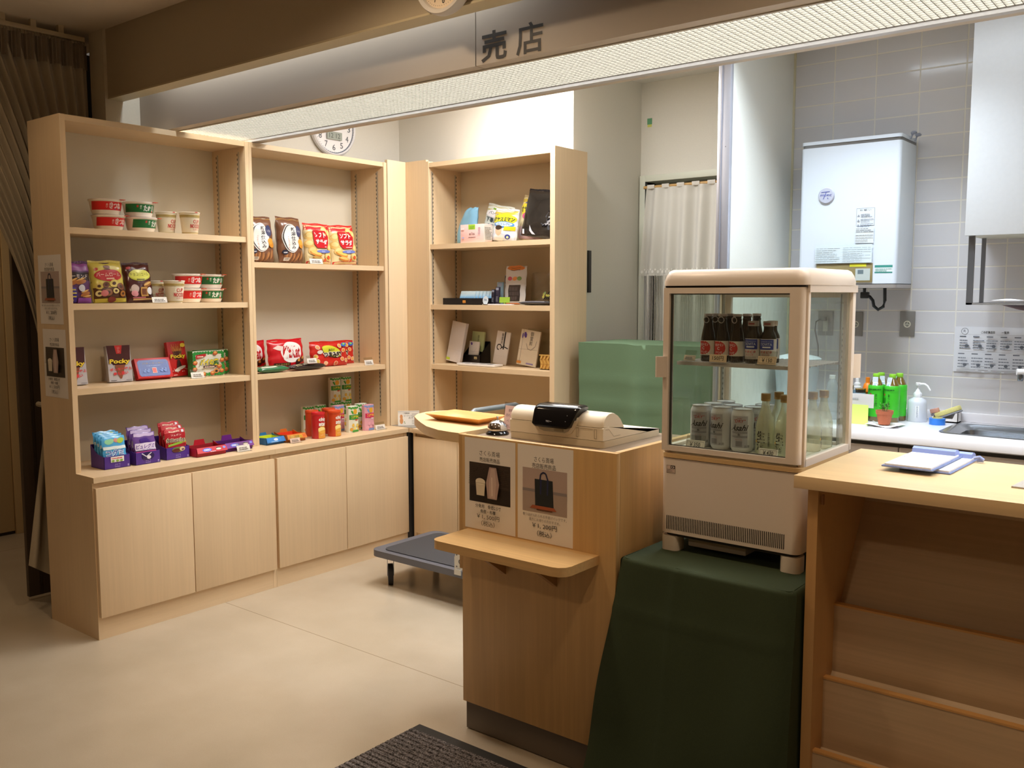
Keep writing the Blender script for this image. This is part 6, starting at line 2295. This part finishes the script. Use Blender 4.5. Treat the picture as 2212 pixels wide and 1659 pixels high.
def flat_pack(label, loc, rz, w, d, base, deco, seed, group):
    fn = bag_shape(w, d, .032, seed)
    k = MB()
    T_ = Matrix.Translation((0, 0, .016)) @ Matrix.Rotation(-PI / 2, 4, 'X')
    k.M = T_
    k.grid(lambda a, b: fn((a - .5) * w, b * d, 0), 20, 16, base)
    k.grid(lambda a, b: fn((a - .5) * w, b * d, 0, 1), 20, 16, base)
    deco(k.face(lambda u, v, l: fn(u, v, l), w / 18, .0006), w, d)
    k.M = None
    return solo(k, 'snack_packet', label, 'snack packet', loc, rz, group)


def deco_flatgreen(f, w, h):
    f.rect(-w * .4, w * .1, h * .06, h * .2, P('#d9d3c4', .4)).ell(w * .1, h * .5, w * .2, h * .2, P('#6aa06a', .3), 16).ell(w * .34, h * .3, w * .12, h * .2, P('#b9c2b4', .2), 14)


def deco_flatdark(f, w, h):
    f.rect(-w * .40, -w * .24, h * .06, h * .26, P('#cfc39a', .4)).bars(-w * .2, .0, h * .06, h * .26, 3, P('#b9b4a4', .4), .5, 2)
    f.rect(-w * .3, w * .3, h * .7, h * .8, P('#8a8a2a', .4))


flat_pack('green packet lying flat at the front left of the lower corner shelf', (-3.852, 2.88, 1.055), RX, .19, .075, P('#2a6a44', .2), deco_flatgreen, 71, 'packets lying on the lower corner shelf')
flat_pack('dark brown packet lying flat in front of the red chocolate bag', (-3.852, 3.11, 1.055), RX + .03, .22, .07, P('#2b2220', .18), deco_flatdark, 72, 'packets lying on the lower corner shelf')
tag('price tag in front of the dark flat packet on the lower corner shelf', TSH, (-3.846, 3.115, 1.089), RX, .062, .024)
tag('price tag standing alone at the right of the lower corner shelf', TSH, (-3.875, 3.545, 1.0525), RX, .064, .026)


def deco_cookie(f, w, h):
    f.rect(-w * .46, w * .3, h - .021, h - .003, P('#2f7ac4', .4)).ell(w * .0, h - .011, w * .12, .006, P('#c9d6ea', .3), 14).rect(-w * .3, w * .1, h - .022, h - .019, P('#8ab0d8', .4))


def deco_orange(f, w, h):
    f.rect(-w * .46, w * .46, h - .022, h - .003, P('#d88a2a', .4)).ell(-w * .25, h - .012, w * .1, .007, P('#e0b050', .4), 12).rect(w * .3, w * .46, h - .02, h - .004, P('#c8622a', .4)).bars(-w * .1, w * .26, h - .020, h - .006, 2, P('#8a9a2a', .4), .5, 3)


open_tray('blue display tray with a lime inside, left end of the counter under the corner shelves', P('#2f72b8', .4), P('#c9d62a', .5), (-3.81, 2.838, .6965), RX, .108, .10, .036, deco_cookie, 'small open trays', .05)
open_tray('orange display tray with a red inside, next to the blue tray', P('#c8702a', .4), P('#d8401f', .5), (-3.795, 2.958, .6965), RX, .118, .105, .04, deco_orange, 'small open trays', .056)
tag('pinkish price tag in front of the orange tray', TSH, (-3.765, 2.93, .6965), RX, .062, .021, None, P('#e8c9b9', .6))


def chip_can(label, col):
    t = thing('chip_can', label, 'can', group='potato crisp cans near the corner')
    c = P(col, .35)
    part(MB().lathe([(.033, 0), (.0345, .002), (.0345, .124), (.033, .125)], c, 32), 'tube', t)
    k = MB()
    f = k.face(cyl(.0345), .006)
    f.text('chip', -.001, .100, .046, .024, WHITE, .04)
    f.text('star', -.001, .077, .046, .020, WHITE, .04)
    f.bars(-.016, .016, .064, .067, 1, YEL, .6, 3)
    f.ell(-.002, .042, .026, .020, P('#e6c463', .4), 18, -.2).ell(-.004, .048, .024, .014, P('#f2dd8e', .4), 18, -.2)
    f.rect(-.026, .026, .002, .036, P('#d9963a', .4)).ell(.004, .036, .025, .010, P('#e2a847', .4), 16)
    f.poly([(-.020, .012), (.022, .020), (.022, .030), (-.020, .022)], P('#7a2420', .4)).text('うすしお味', .001, .021, .036, .0075, P('#ecd9c4', .4), .0, rot=.19)
    part(k, 'printed_sleeve', t, 'white lettering over a drawing of crisps')
    part(MB().lathe([(.0352, .122), (.0358, .123), (.0358, .134), (.0345, .137), (.030, .137), (.029, .135), (0, .135)], P(col, .25), 32), 'plastic_lid', t)
    return t


ca = chip_can('red crisp can at the front left of the four', '#c3202a')
ca.location, ca.rotation_euler = (-3.795, 3.103, .6965), (0, 0, RX + .12)
cb = chip_can('orange crisp can at the front right of the four', '#cf4a22')
cb.location, cb.rotation_euler = (-3.79, 3.207, .6965), (0, 0, RX + .25)
dup(cb, (-3.885, 3.135, .6965), RX + .2, 'orange red crisp can at the back left of the four')
dup(cb, (-3.885, 3.25, .6965), RX + .3, 'orange red crisp can at the back right of the four')


def cookie_box(label, pink, loc, rz, group='patterned biscuit boxes near the corner'):
    """tall six sided biscuit box with leafy print"""
    w, d, h = .074, .046, .142
    c = .014
    poly = [(-w / 2 + c, 0), (w / 2 - c, 0), (w / 2, c), (w / 2, d - c), (w / 2 - c, d), (-w / 2 + c, d), (-w / 2, d - c), (-w / 2, c)]
    k = MB()
    base = P('#d9a0b0', .35) if pink else P('#dfe3d2', .35)
    k.prism(poly, 0, h, base)
    main = P('#c8285a', .35) if pink else P('#2e8a36', .35)
    leaf = P('#7a9ad0', .35) if pink else P('#3f9a3a', .35)

    def fn(u, v, l):
        e = w / 2 - c
        return (u, (abs(u) - e if abs(u) > e else 0) - l, v)
    f = k.face(fn, .012)
    for i in range(9):
        f.ell(-w * .45 + i * w * .112, h * (.96 - .03 * (i % 2)), w * .075, h * .04, leaf, 8, i)
    f.ell(0, h * .80, w * .20, h * .10, P('#e0a92e', .4), 14)
    f.ell(-w * .28, h * .78, w * .07, h * .09, leaf, 8, .5)
    f.rect(-w * .47, w * .47, h * .50, h * .68, main)
    f.text('コアラの', 0, h * .595, w * .76, h * .10, YEL, .03)
    f.rect(w * .0, w * .4, h * .45, h * .50, P('#c8483a' if not pink else '#e6d6da', .4))
    for x, y, cc in ((-.22, .28, '#e0b84a'), (.2, .26, '#d8c060'), (-.05, .16, '#e6d27a'), (.3, .12, '#e0b84a'), (-.34, .12, '#d8a848')):
        f.ell(w * x, h * y, w * .12, h * .07, P(cc if not pink else '#e3a6b6', .4), 12)
    f.rect(-w * .3, w * .3, .002, .012, leaf)
    return solo(k, 'biscuit_box', label, 'biscuit box', loc, rz, group)


z = .6965
cookie_box('green patterned biscuit box at the front, right of the crisp cans', False, (-3.80, 3.365, z), RX + .08)
cookie_box('pink patterned biscuit box at the front by the price tag', True, (-3.785, 3.468, z), RX + .1)
cookie_box('green patterned biscuit box just behind the pink one', False, (-3.855, 3.475, z), RX)
cookie_box('pink patterned biscuit box behind the front green one', True, (-3.89, 3.345, z), RX + .15)
cookie_box('green patterned biscuit box hidden behind the crisp cans, left', False, (-3.985, 3.205, z), RX)
cookie_box('green patterned biscuit box hidden behind the crisp cans, right', False, (-3.985, 3.29, z), RX)
cookie_box('green patterned biscuit box, lower left of the stack at the back', False, (-4.01, 3.42, z), RX)
cookie_box('green patterned biscuit box, lower right of the stack at the back', False, (-4.01, 3.50, z), RX)
cookie_box('green patterned biscuit box, upper left of the stack at the back', False, (-4.01, 3.42, z + .1425), RX)
cookie_box('green patterned biscuit box, upper right of the stack at the back', False, (-4.01, 3.50, z + .1425), RX)
tag('price tag beside the pink biscuit box', TSH, (-3.765, 3.522, z), RX, .070, .024)

# ---- back unit, top shelf (goods face -Y)
ZA, ZBs, ZC = 1.7325, 1.3925, 1.0525
fnb = bag_shape(.16, .205, .05, 81)
k = MB()
LB = P('#7fb6d6', .4)
taper = lambda p: (p[0] * (1 - .42 * max(0, (p[2] / .205 - .45) / .55)) + .05 * (p[2] / .205) ** 2, p[1], p[2])
k.grid(lambda a, b: taper(fnb((a - .5) * .16, b * .205, 0)), 20, 20, LB)
k.grid(lambda a, b: taper(fnb((a - .5) * .16, b * .205, 0, 1)), 20, 20, LB)
solo(k, 'drawstring_bag', 'plain light blue cloth bag leaning at the left of the top back shelf', 'bag', (-3.50, 3.955, ZA), -.15, None, .05)


def deco_underwear(f, w, h):
    f.rect(-w * .48, w * .48, h * .86, h * .98, P('#b9a94a', .35)).rect(-w * .2, w * .48, h * .84, h * .93, P('#7aa83a', .35))
    f.ell(w * .3, h * .72, w * .2, h * .18, P('#3f9a3a', .35), 18)
    f.ell(-w * .14, h * .76, w * .3, h * .12, P('#e6e6ea', .35), 18).text('パンツ', -w * .12, h * .78, w * .4, h * .09, P('#3a4a5a', .4), .02)
    f.text('下着感覚', -w * .08, h * .57, w * .62, h * .14, P('#2a3a4a', .4), .02, rot=-.06)
    f.text('うす型', -w * .08, h * .42, w * .4, h * .09, P('#4a6a8a', .4), .01)


def person_patch(f, x, y, s, skin='#e3b79a', hair='#3a2a22'):
    f.ell(x, y - s * 1.5, s * 1.5, s * .9, P('#e9e6ea', .4), 16)
    f.ell(x, y, s, s * 1.15, P(skin, .4), 18)
    f.ell(x - s * .1, y + s * .75, s * 1.05, s * .55, P(hair, .4), 16)


def deco_night(f, w, h, pink=False):
    f.rect(-w * .48, w * .48, h * .86, h * .99, P('#c8b04a', .3))
    f.ell(0, h * .70, w * .48, h * .20, P('#d3cf2e' if not pink else '#e3cf3a', .3), 24)
    f.poly([(-w * .48, h * .70), (-w * .28, h * .86), (-w * .05, h * .90), (-w * .30, h * .82)], P('#3a4ab0', .3))
    f.text('オヤスミマン', 0, h * .70, w * .86, h * .14, P('#1f2a3a', .35), .03)
    if pink:
        f.ell(w * .05, h * .55, w * .40, h * .10, P('#d8568a', .3), 18).ell(w * .05, h * .56, w * .30, h * .08, P('#ecd3da', .3), 18)
        f.rect(-w * .47, w * .47, h * .02, h * .30, P('#e3c3cc', .35))
        person_patch(f, w * .1, h * .38, w * .13)
        f.ell(-w * .25, h * .12, w * .09, h * .05, P('#c9c0cf', .4), 12).ell(w * .05, h * .11, w * .05, h * .04, P('#d890a6', .4), 12)
    else:
        f.ell(w * .02, h * .53, w * .42, h * .10, P('#3f86d0', .3), 20).ell(w * .02, h * .54, w * .36, h * .07, P('#c4dcf0', .3), 18).text('ハイレグ0', w * .02, h * .54, w * .5, h * .07, P('#2a5ab0', .35), .02)
        f.rect(w * .05, w * .47, h * .34, h * .47, P('#d8c42a', .3)).rect(-w * .47, w * .47, h * .02, h * .22, P('#d0d6e6', .35))
        person_patch(f, -w * .16, h * .32, w * .14)
        f.ell(w * .22, h * .13, w * .11, h * .08, P('#2a3a8a', .35), 16).ell(w * .22, h * .12, w * .05, h * .04, P('#e0d8a0', .4), 10)


bag('toiletry_pack', 'white and green pack leaning behind the pink carton on the top back shelf', 'pack', .20, .19, .05, P('#dfe4dc', .35), deco_underwear, 82, 'packs on the top back shelf', loc=(-3.345, 4.02, ZA), rz=-.05, lean=.1, ry=.2)
bag('toiletry_pack', 'yellow and blue pack with a child photo, right of the pink carton', 'pack', .165, .165, .055, P('#d6d9de', .35), lambda f, w, h: deco_night(f, w, h), 83, 'packs on the top back shelf', loc=(-3.195, 3.925, ZA), rz=.0, lean=.08, ry=.08)
bag('toiletry_pack', 'tall yellow and pink pack behind the black bags on the top back shelf', 'pack', .165, .235, .06, P('#e3d6b0', .35), lambda f, w, h: deco_night(f, w, h, True), 84, 'packs on the top back shelf', loc=(-3.09, 4.015, ZA), rz=.0, lean=.1, ry=.12)


def deco_elis(f, w, h):
    f.rect(-w * .15, w * .14, h * .72, h * .99, P('#9ac83a', .4)).bars(-w * .1, w * .1, h * .78, h * .92, 2, P('#5f8a2a', .5), .4, 2)
    f.text('elis', 0, h * .50, w * .24, h * .15, P('#7a5a5a', .5), .0).bars(-w * .14, w * .16, h * .28, h * .34, 1, P('#8a6a6a', .5), .6, 3)
    f.bars(w * .28, w * .38, h * .45, h * .85, 6, P('#a98a9a', .5), .5, 5).rect(-w * .44, -w * .3, h * .72, h * .82, P('#f3dcdc', .5)).rect(-w * .4, -w * .32, h * .25, h * .32, P('#a9a9d6', .5))


def side_elis(k, w, h, d):
    f = k.face(lambda u, v, l: (w / 2 + l, u, v))
    f.rect(.004, d - .004, .01, h - .008, P('#d6cfc6', .5)).bars(.008, d - .008, .016, h - .014, 9, P('#7d7a72', .5), .5, 7)


box_goods('toiletry_carton', 'small pale pink carton with a lime sticker at the front of the top back shelf', 'carton', .165, .10, .075, P('#efc3be', .45), deco_elis, side_elis, None, (-3.352, 3.835, ZA), .03, .0)
BAGM = P('#1c1a1c', .12)
FOILM = P('#b9bcc8', .08, .9)


def deco_black(f, w, h):
    f.rect(-w * .47, w * .47, .003, h * .985, P('#26221f', .1))
    f.poly([(w * .08, h * .30), (w * .20, h * .48), (w * .30, h * .66), (w * .46, h * .70), (w * .47, h * .28), (w * .34, h * .18)], P('#5a5d68', .1, .6))
    r = random.Random(2)
    for i in range(16):
        x, y = w * r.uniform(.12, .42), h * r.uniform(.24, .62)
        f.poly([(x, y), (x + w * .08, y + h * .05), (x + w * .10, y + h * .02), (x + w * .02, y - h * .02)], P('#d3d8e6' if i % 2 else '#23232a', .08, .7))
    f.rect(-w * .42, -w * .36, h * .04, h * .14, P('#dcdce6', .15)).poly([(-w * .22, h * .24), (-w * .12, h * .12), (-w * .02, h * .05), (-w * .12, h * .05), (-w * .20, h * .12)], P('#b9bdc8', .1))
    f.ell(w * .40, h * .80, w * .07, h * .07, P('#8d8a92', .2, .5), 16).ell(w * .40, h * .80, w * .045, h * .045, P('#2a282a', .3), 14)


bag('accessory_pack', 'black clear wrapped bag leaning against the right panel of the top back shelf', 'pack', .23, .245, .03, BAGM, deco_black, 85, None, loc=(-2.955, 3.90, ZA), rz=-.04, lean=.16, ry=.14)

# ---- second back shelf
t = thing('black_tray', 'shallow black tray with a small orange price sticker on the second back shelf', 'tray', (-3.44, 3.87, ZBs), .0)
BT = P('#17161a', .3)
part(MB().box(-.165, .165, 0, .10, 0, .003, BT).box(-.165, .165, 0, .003, 0, .037, BT).box(-.165, .165, .097, .10, 0, .037, BT).box(-.165, -.162, 0, .10, 0, .037, BT).box(.162, .165, 0, .10, 0, .037, BT), 'tray_body', t)
k = MB()
k.face(flat(0)).rect(-.014, .008, .010, .024, P('#e39a3a', .5)).bars(-.011, .005, .014, .020, 1, P('#7a4a1a', .5), .6, 1)
part(k, 'price_sticker', t, 'orange price sticker')
for i in range(7):
    k = MB()
    k.box(-.055, .055, 0, .006, 0, .075, P('#b9cdd6', .3), .001)
    f = k.face(flat(0))
    for j in range(6):
        f.rect(-.054, .054, .001 + j * .009, .010 + j * .009, P(('#1f6ac0', '#2f7ecb', '#4a94d6', '#6aaade', '#8fc0e4', '#b4d2e6')[j], .3))
    f.line([(-.02, .03), (.0, .072)], .001, P('#dfe6ea', .4))
    solo(k, 'tissue_packet', f'blue and white packet leaning in the black tray, {("frontmost", "second", "third", "fourth", "fifth", "sixth", "rearmost")[i]} of seven', 'packet',
         (-3.445 + .018 * i, 3.885 + .0088 * i, ZBs + .0045), 0, 'packets in the black tray', .35)
for x, y, w, h, col, lab in ((-3.260, 3.90, .022, .085, '#2a2834', 'thin dark boxed item right of the black tray, left one'), (-3.233, 3.905, .026, .098, '#322e40', 'thin dark boxed item right of the black tray, right one'), (-3.249, 3.945, .04, .125, '#7d97a6', 'pale blue carded item standing behind the dark boxed items')):
    k = MB()
    k.box(-w / 2, w / 2, 0, .012, 0, h, P(col, .25), .001)
    k.face(flat(0)).rect(-w * .36, w * .36, h * .82, h * .95, P('#8d93a6', .4)).bars(-w * .3, w * .3, h * .2, h * .5, 4, P('#a3a7b4', .4), .3, 4)
    solo(k, 'boxed_item', lab, 'boxed item', (x, y, ZBs), 0, 'small boxed items on the second back shelf', .05)
k = MB()
k.box(-.024, .024, 0, .01, 0, .165, P('#8c9496', .2), .001)
k.face(flat(0)).rect(-.022, .022, .118, .16, P('#1d1c20', .3)).rect(-.02, .02, .01, .11, P('#6f7a80', .25)).line([(-.012, .02), (.0, .10)], .004, P('#3a4248', .3)).rect(-.004, .008, .136, .142, P('#9aa0a6', .3))
solo(k, 'carded_item', 'tall grey carded item with a black header beside the white stocking pack', 'carded item', (-3.235, 3.998, ZBs), 0, None, .05)


def deco_stocking(f, w, h):
    f.rect(-w * .47, w * .47, .004, h * .98, P('#c9c3c0', .2))
    f.ell(0, h * .985, w * .42, h * .07, P('#d8803a', .3), 22).rect(-w * .22, w * .22, h * .92, h * .985, P('#3a3636', .35))
    for x, c in ((-.24, '#c8546a'), (0, '#d88a4a'), (.22, '#7aa05a')):
        f.ell(w * x, h * .70, w * .11, h * .055, P(c, .35), 14)
    f.rect(-w * .28, w * .28, h * .10, h * .53, P('#3a3230', .25)).bars(-w * .25, w * .25, h * .12, h * .5, 3, P('#4c4240', .3), .8, 5)
    f.rect(-w * .4, w * .3, h * .015, h * .05, P('#c8703a', .3))


bag('stocking_pack', 'tall white stocking pack with three coloured dots and a dark window', 'pack', .145, .205, .016, P('#d3cfce', .2), deco_stocking, 91, None, loc=(-3.15, 3.955, ZBs), rz=0, lean=.10)
k = MB()
k.box(-.036, .036, 0, .0012, .012, .042, P('#93b53a', .5)).box(-.004, .004, .0012, .01, 0, .013, P('#7a9a30', .5))
solo(k, 'price_card', 'blank lime green price card on the second back shelf', 'price card', (-3.145, 3.86, ZBs), 0, None, .1)
k = MB()
f = k.face(flat(0))
k.box(-.022, .022, 0, .0012, 0, .004, P('#d9dde2', .4))
f.ell(0, .024, .020, .024, P('#c9d3dc', .4), 20).text('FA', 0, .026, .018, .012, P('#3a4a6a', .5), .02)
k.lathe([(.0, -.001), (.02, 0), (.0, .0008)], P('#d9dde2', .4), 16, (0, .006, .003))
solo(k, 'round_tag', 'small pale oval tag standing at the right end of the black tray', 'tag', (-3.262, 3.84, ZBs + .0015), 0, None, .1)
k = MB()
k.prism(rr_poly(-.085, .085, -.018, .018, .012), 0, .006, P('#dcdadf', .4))
solo(k, 'white_sheet', 'thin white flat packet lying at the front of the second back shelf', 'packet', (-3.15, 3.838, ZBs + .0003))
bagf = bag_shape(.20, .12, .022, 95)
k = MB()
k.M = Matrix.Translation((0, 0, .012)) @ Matrix.Rotation(-PI / 2, 4, 'X')
k.grid(lambda a, b: bagf((a - .5) * .2, b * .12, 0), 20, 14, P('#3f3d40', .1))
k.grid(lambda a, b: bagf((a - .5) * .2, b * .12, 0, 1), 20, 14, P('#3f3d40', .1))
f = k.face(lambda u, v, l: bagf(u, v, l), .02)
f.poly([(-.09, .02), (-.05, .035), (-.06, .05), (-.085, .04)], P('#d9d9dc', .15)).poly([(.05, .02), (.08, .03), (.07, .045)], P('#c9cad0', .15)).rect(-.08, .07, .005, .012, P('#8d8c92', .15))
k.M = None
solo(k, 'black_packet', 'shiny black packet lying flat at the right of the second back shelf', 'packet', (-2.935, 3.838, ZBs + .0005), 0.03)
t = thing('posy', 'dark wrapped posy with tiny yellow flowers leaning at the right of the second back shelf', 'posy', (-2.89, 3.955, ZBs + .03), 0, None, .2)
k = MB()
for i in range(5):
    k.tube([(-.06 + .012 * i, .0, 0), (-.03 + .012 * i, .01, .05), (.01 + .012 * i, .02, .11)], .003, P('#2b2a26', .5), 6)
part(k, 'stems', t)
k = MB()
r = random.Random(8)
for i in range(7):
    c = (r.uniform(-.06, .0), -.012, r.uniform(.005, .035))
    for j in range(5):
        a = j * 1.256 + i
        k.add([c, (c[0] + .006 * math.cos(a - .4), c[1] - .002, c[2] + .006 * math.sin(a - .4)), (c[0] + .009 * math.cos(a), c[1], c[2] + .009 * math.sin(a)), (c[0] + .006 * math.cos(a + .4), c[1] - .002, c[2] + .006 * math.sin(a + .4))], [(0, 1, 2, 3)], P('#d8cf5a' if i % 3 else '#8aa06a', .5))
part(k, 'flowers', t, 'tiny yellow flowers')
clear = thin_glass('cellophane', '#f0efec', rough=.08)
bf = bag_shape(.13, .175, .02, 97)
k = MB()
k.grid(lambda a, b: bf((a - .5) * .13, b * .175, 0), 16, 16, clear)
k.grid(lambda a, b: bf((a - .5) * .13, b * .175, 0, 1), 16, 16, clear)
solo(k, 'clear_bag', 'crinkled clear plastic bag standing right of the stocking pack', 'bag', (-3.005, 4.0, ZBs), 0, None, .05)

# ---- third back shelf: envelopes
EN = P('#e6dfdb', .55)
k = MB()
k.box(-.056, .056, 0, .022, 0, .232, P('#d9d2d2', .5), .001)
f = k.face(flat(0))
f.rect(-.054, .054, .07, .0705, P('#b9b0b0', .5))
f.rect(-.056, -.026, .006, .020, P('#b9d03a', .5))
solo(k, 'envelope_pack', 'plain white envelope pack leaning at the left of the third back shelf', 'envelope pack', (-3.585, 3.925, ZC + .0005), -.06, 'condolence envelopes on the third back shelf', .12, ry=.14)
t = thing('card_box', 'black sloping card box on the third back shelf', 'box', (-3.49, 3.985, ZC + .0004), .0)
k = MB()
k.box(-.065, .065, 0, .003, 0, .05, BT)
k.box(-.065, .065, 0, .09, 0, .003, BT)
for x in (-.065, .062):
    k.prism([(0, 0), (0, .05), (.09, .125), (.09, 0)], x, x + .003, BT, 'x')
k.box(-.065, .065, .087, .09, 0, .125, BT)
part(k, 'box_body', t)
k = MB()
k.face(flat(0)).rect(.018, .04, .026, .040, P('#e3d6a0', .5)).bars(.021, .037, .03, .036, 1, INK, .6, 1)
part(k, 'price_sticker', t, 'cream price sticker')
k = MB()
k.box(-.046, .046, 0, .012, 0, .115, P('#c3cf9c', .55), .001)
f = k.face(flat(0))
f.text('御\n芳\n名', .004, .066, .012, .06, P('#4a4a3a', .5), .0, gap=1.).rect(-.034, -.033, .0, .114, P('#98a574', .5))
solo(k, 'green_card', 'pale green card standing in the black box on the third back shelf', 'card', (-3.49, 4.03, ZC + .065), .0, 'cards in the black box', .1, ry=.05)
k = MB()
k.box(-.038, .038, 0, .008, 0, .080, EN, .001)
f = k.face(flat(0))
f.ell(-.02, .066, .007, .009, P('#6a4a9a', .5), 8, .3).line([(-.036, .022), (.036, .022)], .001, P('#b3aab0', .5)).line([(-.012, .02), (.004, .018), (.02, .045)], .0016, P('#c9c2c6', .3))
solo(k, 'white_card', 'small white card with a purple crest in front of the green card', 'card', (-3.49, 3.998, ZC + .045), .0, 'cards in the black box', .12, ry=.05)
k = MB()
k.box(-.05, .05, 0, .008, 0, .185, EN, .001)
f = k.face(flat(0))
f.rect(.008, .017, .085, .184, P('#1c1a1c', .4)).line([(-.035, .095), (-.03, .108), (-.012, .11), (.0, .095), (.02, .10), (.046, .093)], .006, P('#1c1a1c', .4)).line([(-.035, .095), (-.03, .082), (-.018, .08)], .006, P('#1c1a1c', .4)).line([(.0, .095), (-.008, .085), (.02, .11)], .005, P('#1c1a1c', .4))
f.text('御\n霊\n前', -.004, .145, .016, .06, P('#4f4b4b', .5), .0, gap=1.).rect(-.05, .05, .045, .0455, P('#c9bfbd', .5))
solo(k, 'condolence_envelope', 'white envelope with a black knotted cord on the third back shelf', 'envelope', (-3.285, 3.985, ZC + .0005), -.04, 'condolence envelopes on the third back shelf', .12, ry=.11)
k = MB()
k.box(-.068, .068, 0, .010, 0, .195, P('#e6dccb', .55), .001)
f = k.face(flat(0))
f.rect(-.05, -.0488, .0, .194, P('#5a4a4a', .5)).ell(-.034, .166, .011, .018, P('#5a3f9a', .5), 6, .3).ell(-.052, .16, .006, .016, P('#6a5aa0', .5), 6)
f.text('御\n霊\n前', .012, .150, .022, .075, P('#55504c', .5), .0, gap=1.)
f.line([(-.066, .085), (.066, .092)], .0012, P('#b5a99c', .5)).line([(-.02, .12), (-.005, .092), (.02, .088), (.045, .11), (.05, .14)], .004, P('#b9b0a8', .3))
f.rect(-.068, -.036, .006, .020, P('#e39a4a', .5)).rect(.0, .05, .008, .016, P('#8d7fb3', .5))
solo(k, 'condolence_envelope', 'large cream envelope with a purple crest on the third back shelf', 'envelope', (-3.08, 3.965, ZC + .0005), -.04, 'condolence envelopes on the third back shelf', .12, ry=.11)
k = MB()
k.box(-.075, .075, 0, .0015, 0, .21, ACRY).box(-.075, .075, -.03, .0015, 0, .0015, ACRY)
solo(k, 'acrylic_stand', 'clear acrylic stand behind the large cream envelope', 'stand', (-3.045, 4.02, ZC), 0, None, .1)
t = thing('woven_basket', 'small woven bamboo basket at the right end of the third back shelf', 'basket', (-2.868, 3.89, ZC + .0004))
BAM = wood('bamboo_strip', '#cda357', 0, .1, .45)
BAM2 = wood('bamboo_strip_dark', '#b98a43', 2, .1, .45)
k = MB()
k.box(-.058, .058, 0, .055, 0, .004, BAM)
k.box(-.058, .058, 0, .0025, 0, .078, BAM2).box(-.058, .058, .0525, .055, 0, .078, BAM2).box(-.058, -.0555, 0, .055, 0, .078, BAM2).box(.0555, .058, 0, .055, 0, .078, BAM2)
part(k, 'basket_body', t)
k = MB()
for r_ in range(3):
    for c_ in range(5):
        x, zz = -.056 + c_ * .0225, .004 + r_ * .025
        for s_ in (0, 1):
            if s_ == 0:
                q = [(x, zz), (x + .010, zz), (x + .0215, zz + .0235), (x + .0115, zz + .0235)]
            else:
                q = [(x + .0115, zz + .0245), (x + .0215, zz + .0245), (x + .010, zz + .048), (x, zz + .048)] if r_ < 2 else None
            if q and (r_ + s_) % 2 == s_ % 2:
                k.prism([(a, min(.079, b_)) for a, b_ in q], -.004 - .001 * s_, -.0003, BAM, 'y')
k.box(-.059, .059, -.0045, -.001, .074, .080, BAM)
part(k, 'weave', t)
t = thing('white_dish', 'flat white rectangular dish at the front of the third back shelf', 'dish', (-3.335, 3.875, ZC + .0004), .0)
k = MB()
k.prism(rr_poly(-.135, .135, -.04, .04, .012), 0, .004, P('#e3e0de', .3))
k.prism(rr_poly(-.14, .14, -.045, .045, .015), .004, .012, P('#e9e6e4', .3))
part(k, 'dish', t)
k = MB()
f = k.face(top(.012))
for i in range(4):
    f.ell(-.09 + .055 * i, .0, .017, .02, P('#8d8a8c', .3, .3), 14)
part(k, 'coin_recesses', t)
# ================================================================ light
def area(name, loc, sx, sy, power, col, rot=(0, 0, 0), spread=PI):
    l = bpy.data.lights.new(name, 'AREA')
    l.shape = 'RECTANGLE'
    l.size, l.size_y, l.energy, l.color, l.spread = sx, sy, power, col, spread
    o = bpy.data.objects.new(name, l)
    COL.objects.link(o)
    o.location, o.rotation_euler = loc, rot
    return o


def spot(name, loc, power, col, ang=120, blend=.8, rad=.06, rot=(0, 0, 0)):
    l = bpy.data.lights.new(name, 'SPOT')
    l.energy, l.color, l.spot_size, l.spot_blend, l.shadow_soft_size = power, col, math.radians(ang), blend, rad
    o = bpy.data.objects.new(name, l)
    COL.objects.link(o)
    o.location, o.rotation_euler = loc, rot
    return o


NEUT = (1., .93, .82)
COOL = (.86, .93, 1.)
WARM = (1., .66, .36)
for kk, vv in LIGHTS.items():
    vv = dict(vv)
    ty = vv.pop('t')
    (area if ty == 'a' else spot)(kk, **vv)

w = bpy.data.worlds.new('hall_ambient')
SC.world = w
w.use_nodes = True
w.node_tree.nodes['Background'].inputs[0].default_value = (1., .88, .76, 1)
w.node_tree.nodes['Background'].inputs[1].default_value = AMBIENT

# ================================================================ camera
F_, YAW, PIT, ROL = 1981.895, -.6752885, -.0973448, -.00094495
fw = Vector((math.cos(PIT) * math.sin(YAW), math.cos(PIT) * math.cos(YAW), math.sin(PIT)))
rt = Vector((math.cos(YAW), -math.sin(YAW), 0))
up = rt.cross(fw)
rt2 = rt * math.cos(ROL) + up * math.sin(ROL)
up2 = rt2.cross(fw)
cam = bpy.data.cameras.new('camera')
cam.sensor_width = 36
cam.sensor_fit = 'HORIZONTAL'
cam.lens = F_ / 2212 * 36
cam.clip_start = .05
co = bpy.data.objects.new('camera', cam)
COL.objects.link(co)
co.matrix_world = Matrix(((rt2.x, up2.x, -fw.x, 0), (rt2.y, up2.y, -fw.y, 0), (rt2.z, up2.z, -fw.z, 1.45), (0, 0, 0, 1)))
SC.camera = co
SC.view_settings.view_transform = 'Standard'
SC.view_settings.look = 'None'
SC.view_settings.gamma = 1
SC.view_settings.exposure = EXPOSURE
SC.view_settings.use_curve_mapping = False
SC.cycles.max_bounces = 10
SC.cycles.diffuse_bounces = 5
SC.cycles.transparent_max_bounces = 24
SC.cycles.caustics_reflective = False
SC.cycles.caustics_refractive = False
SC.cycles.sample_clamp_indirect = 6
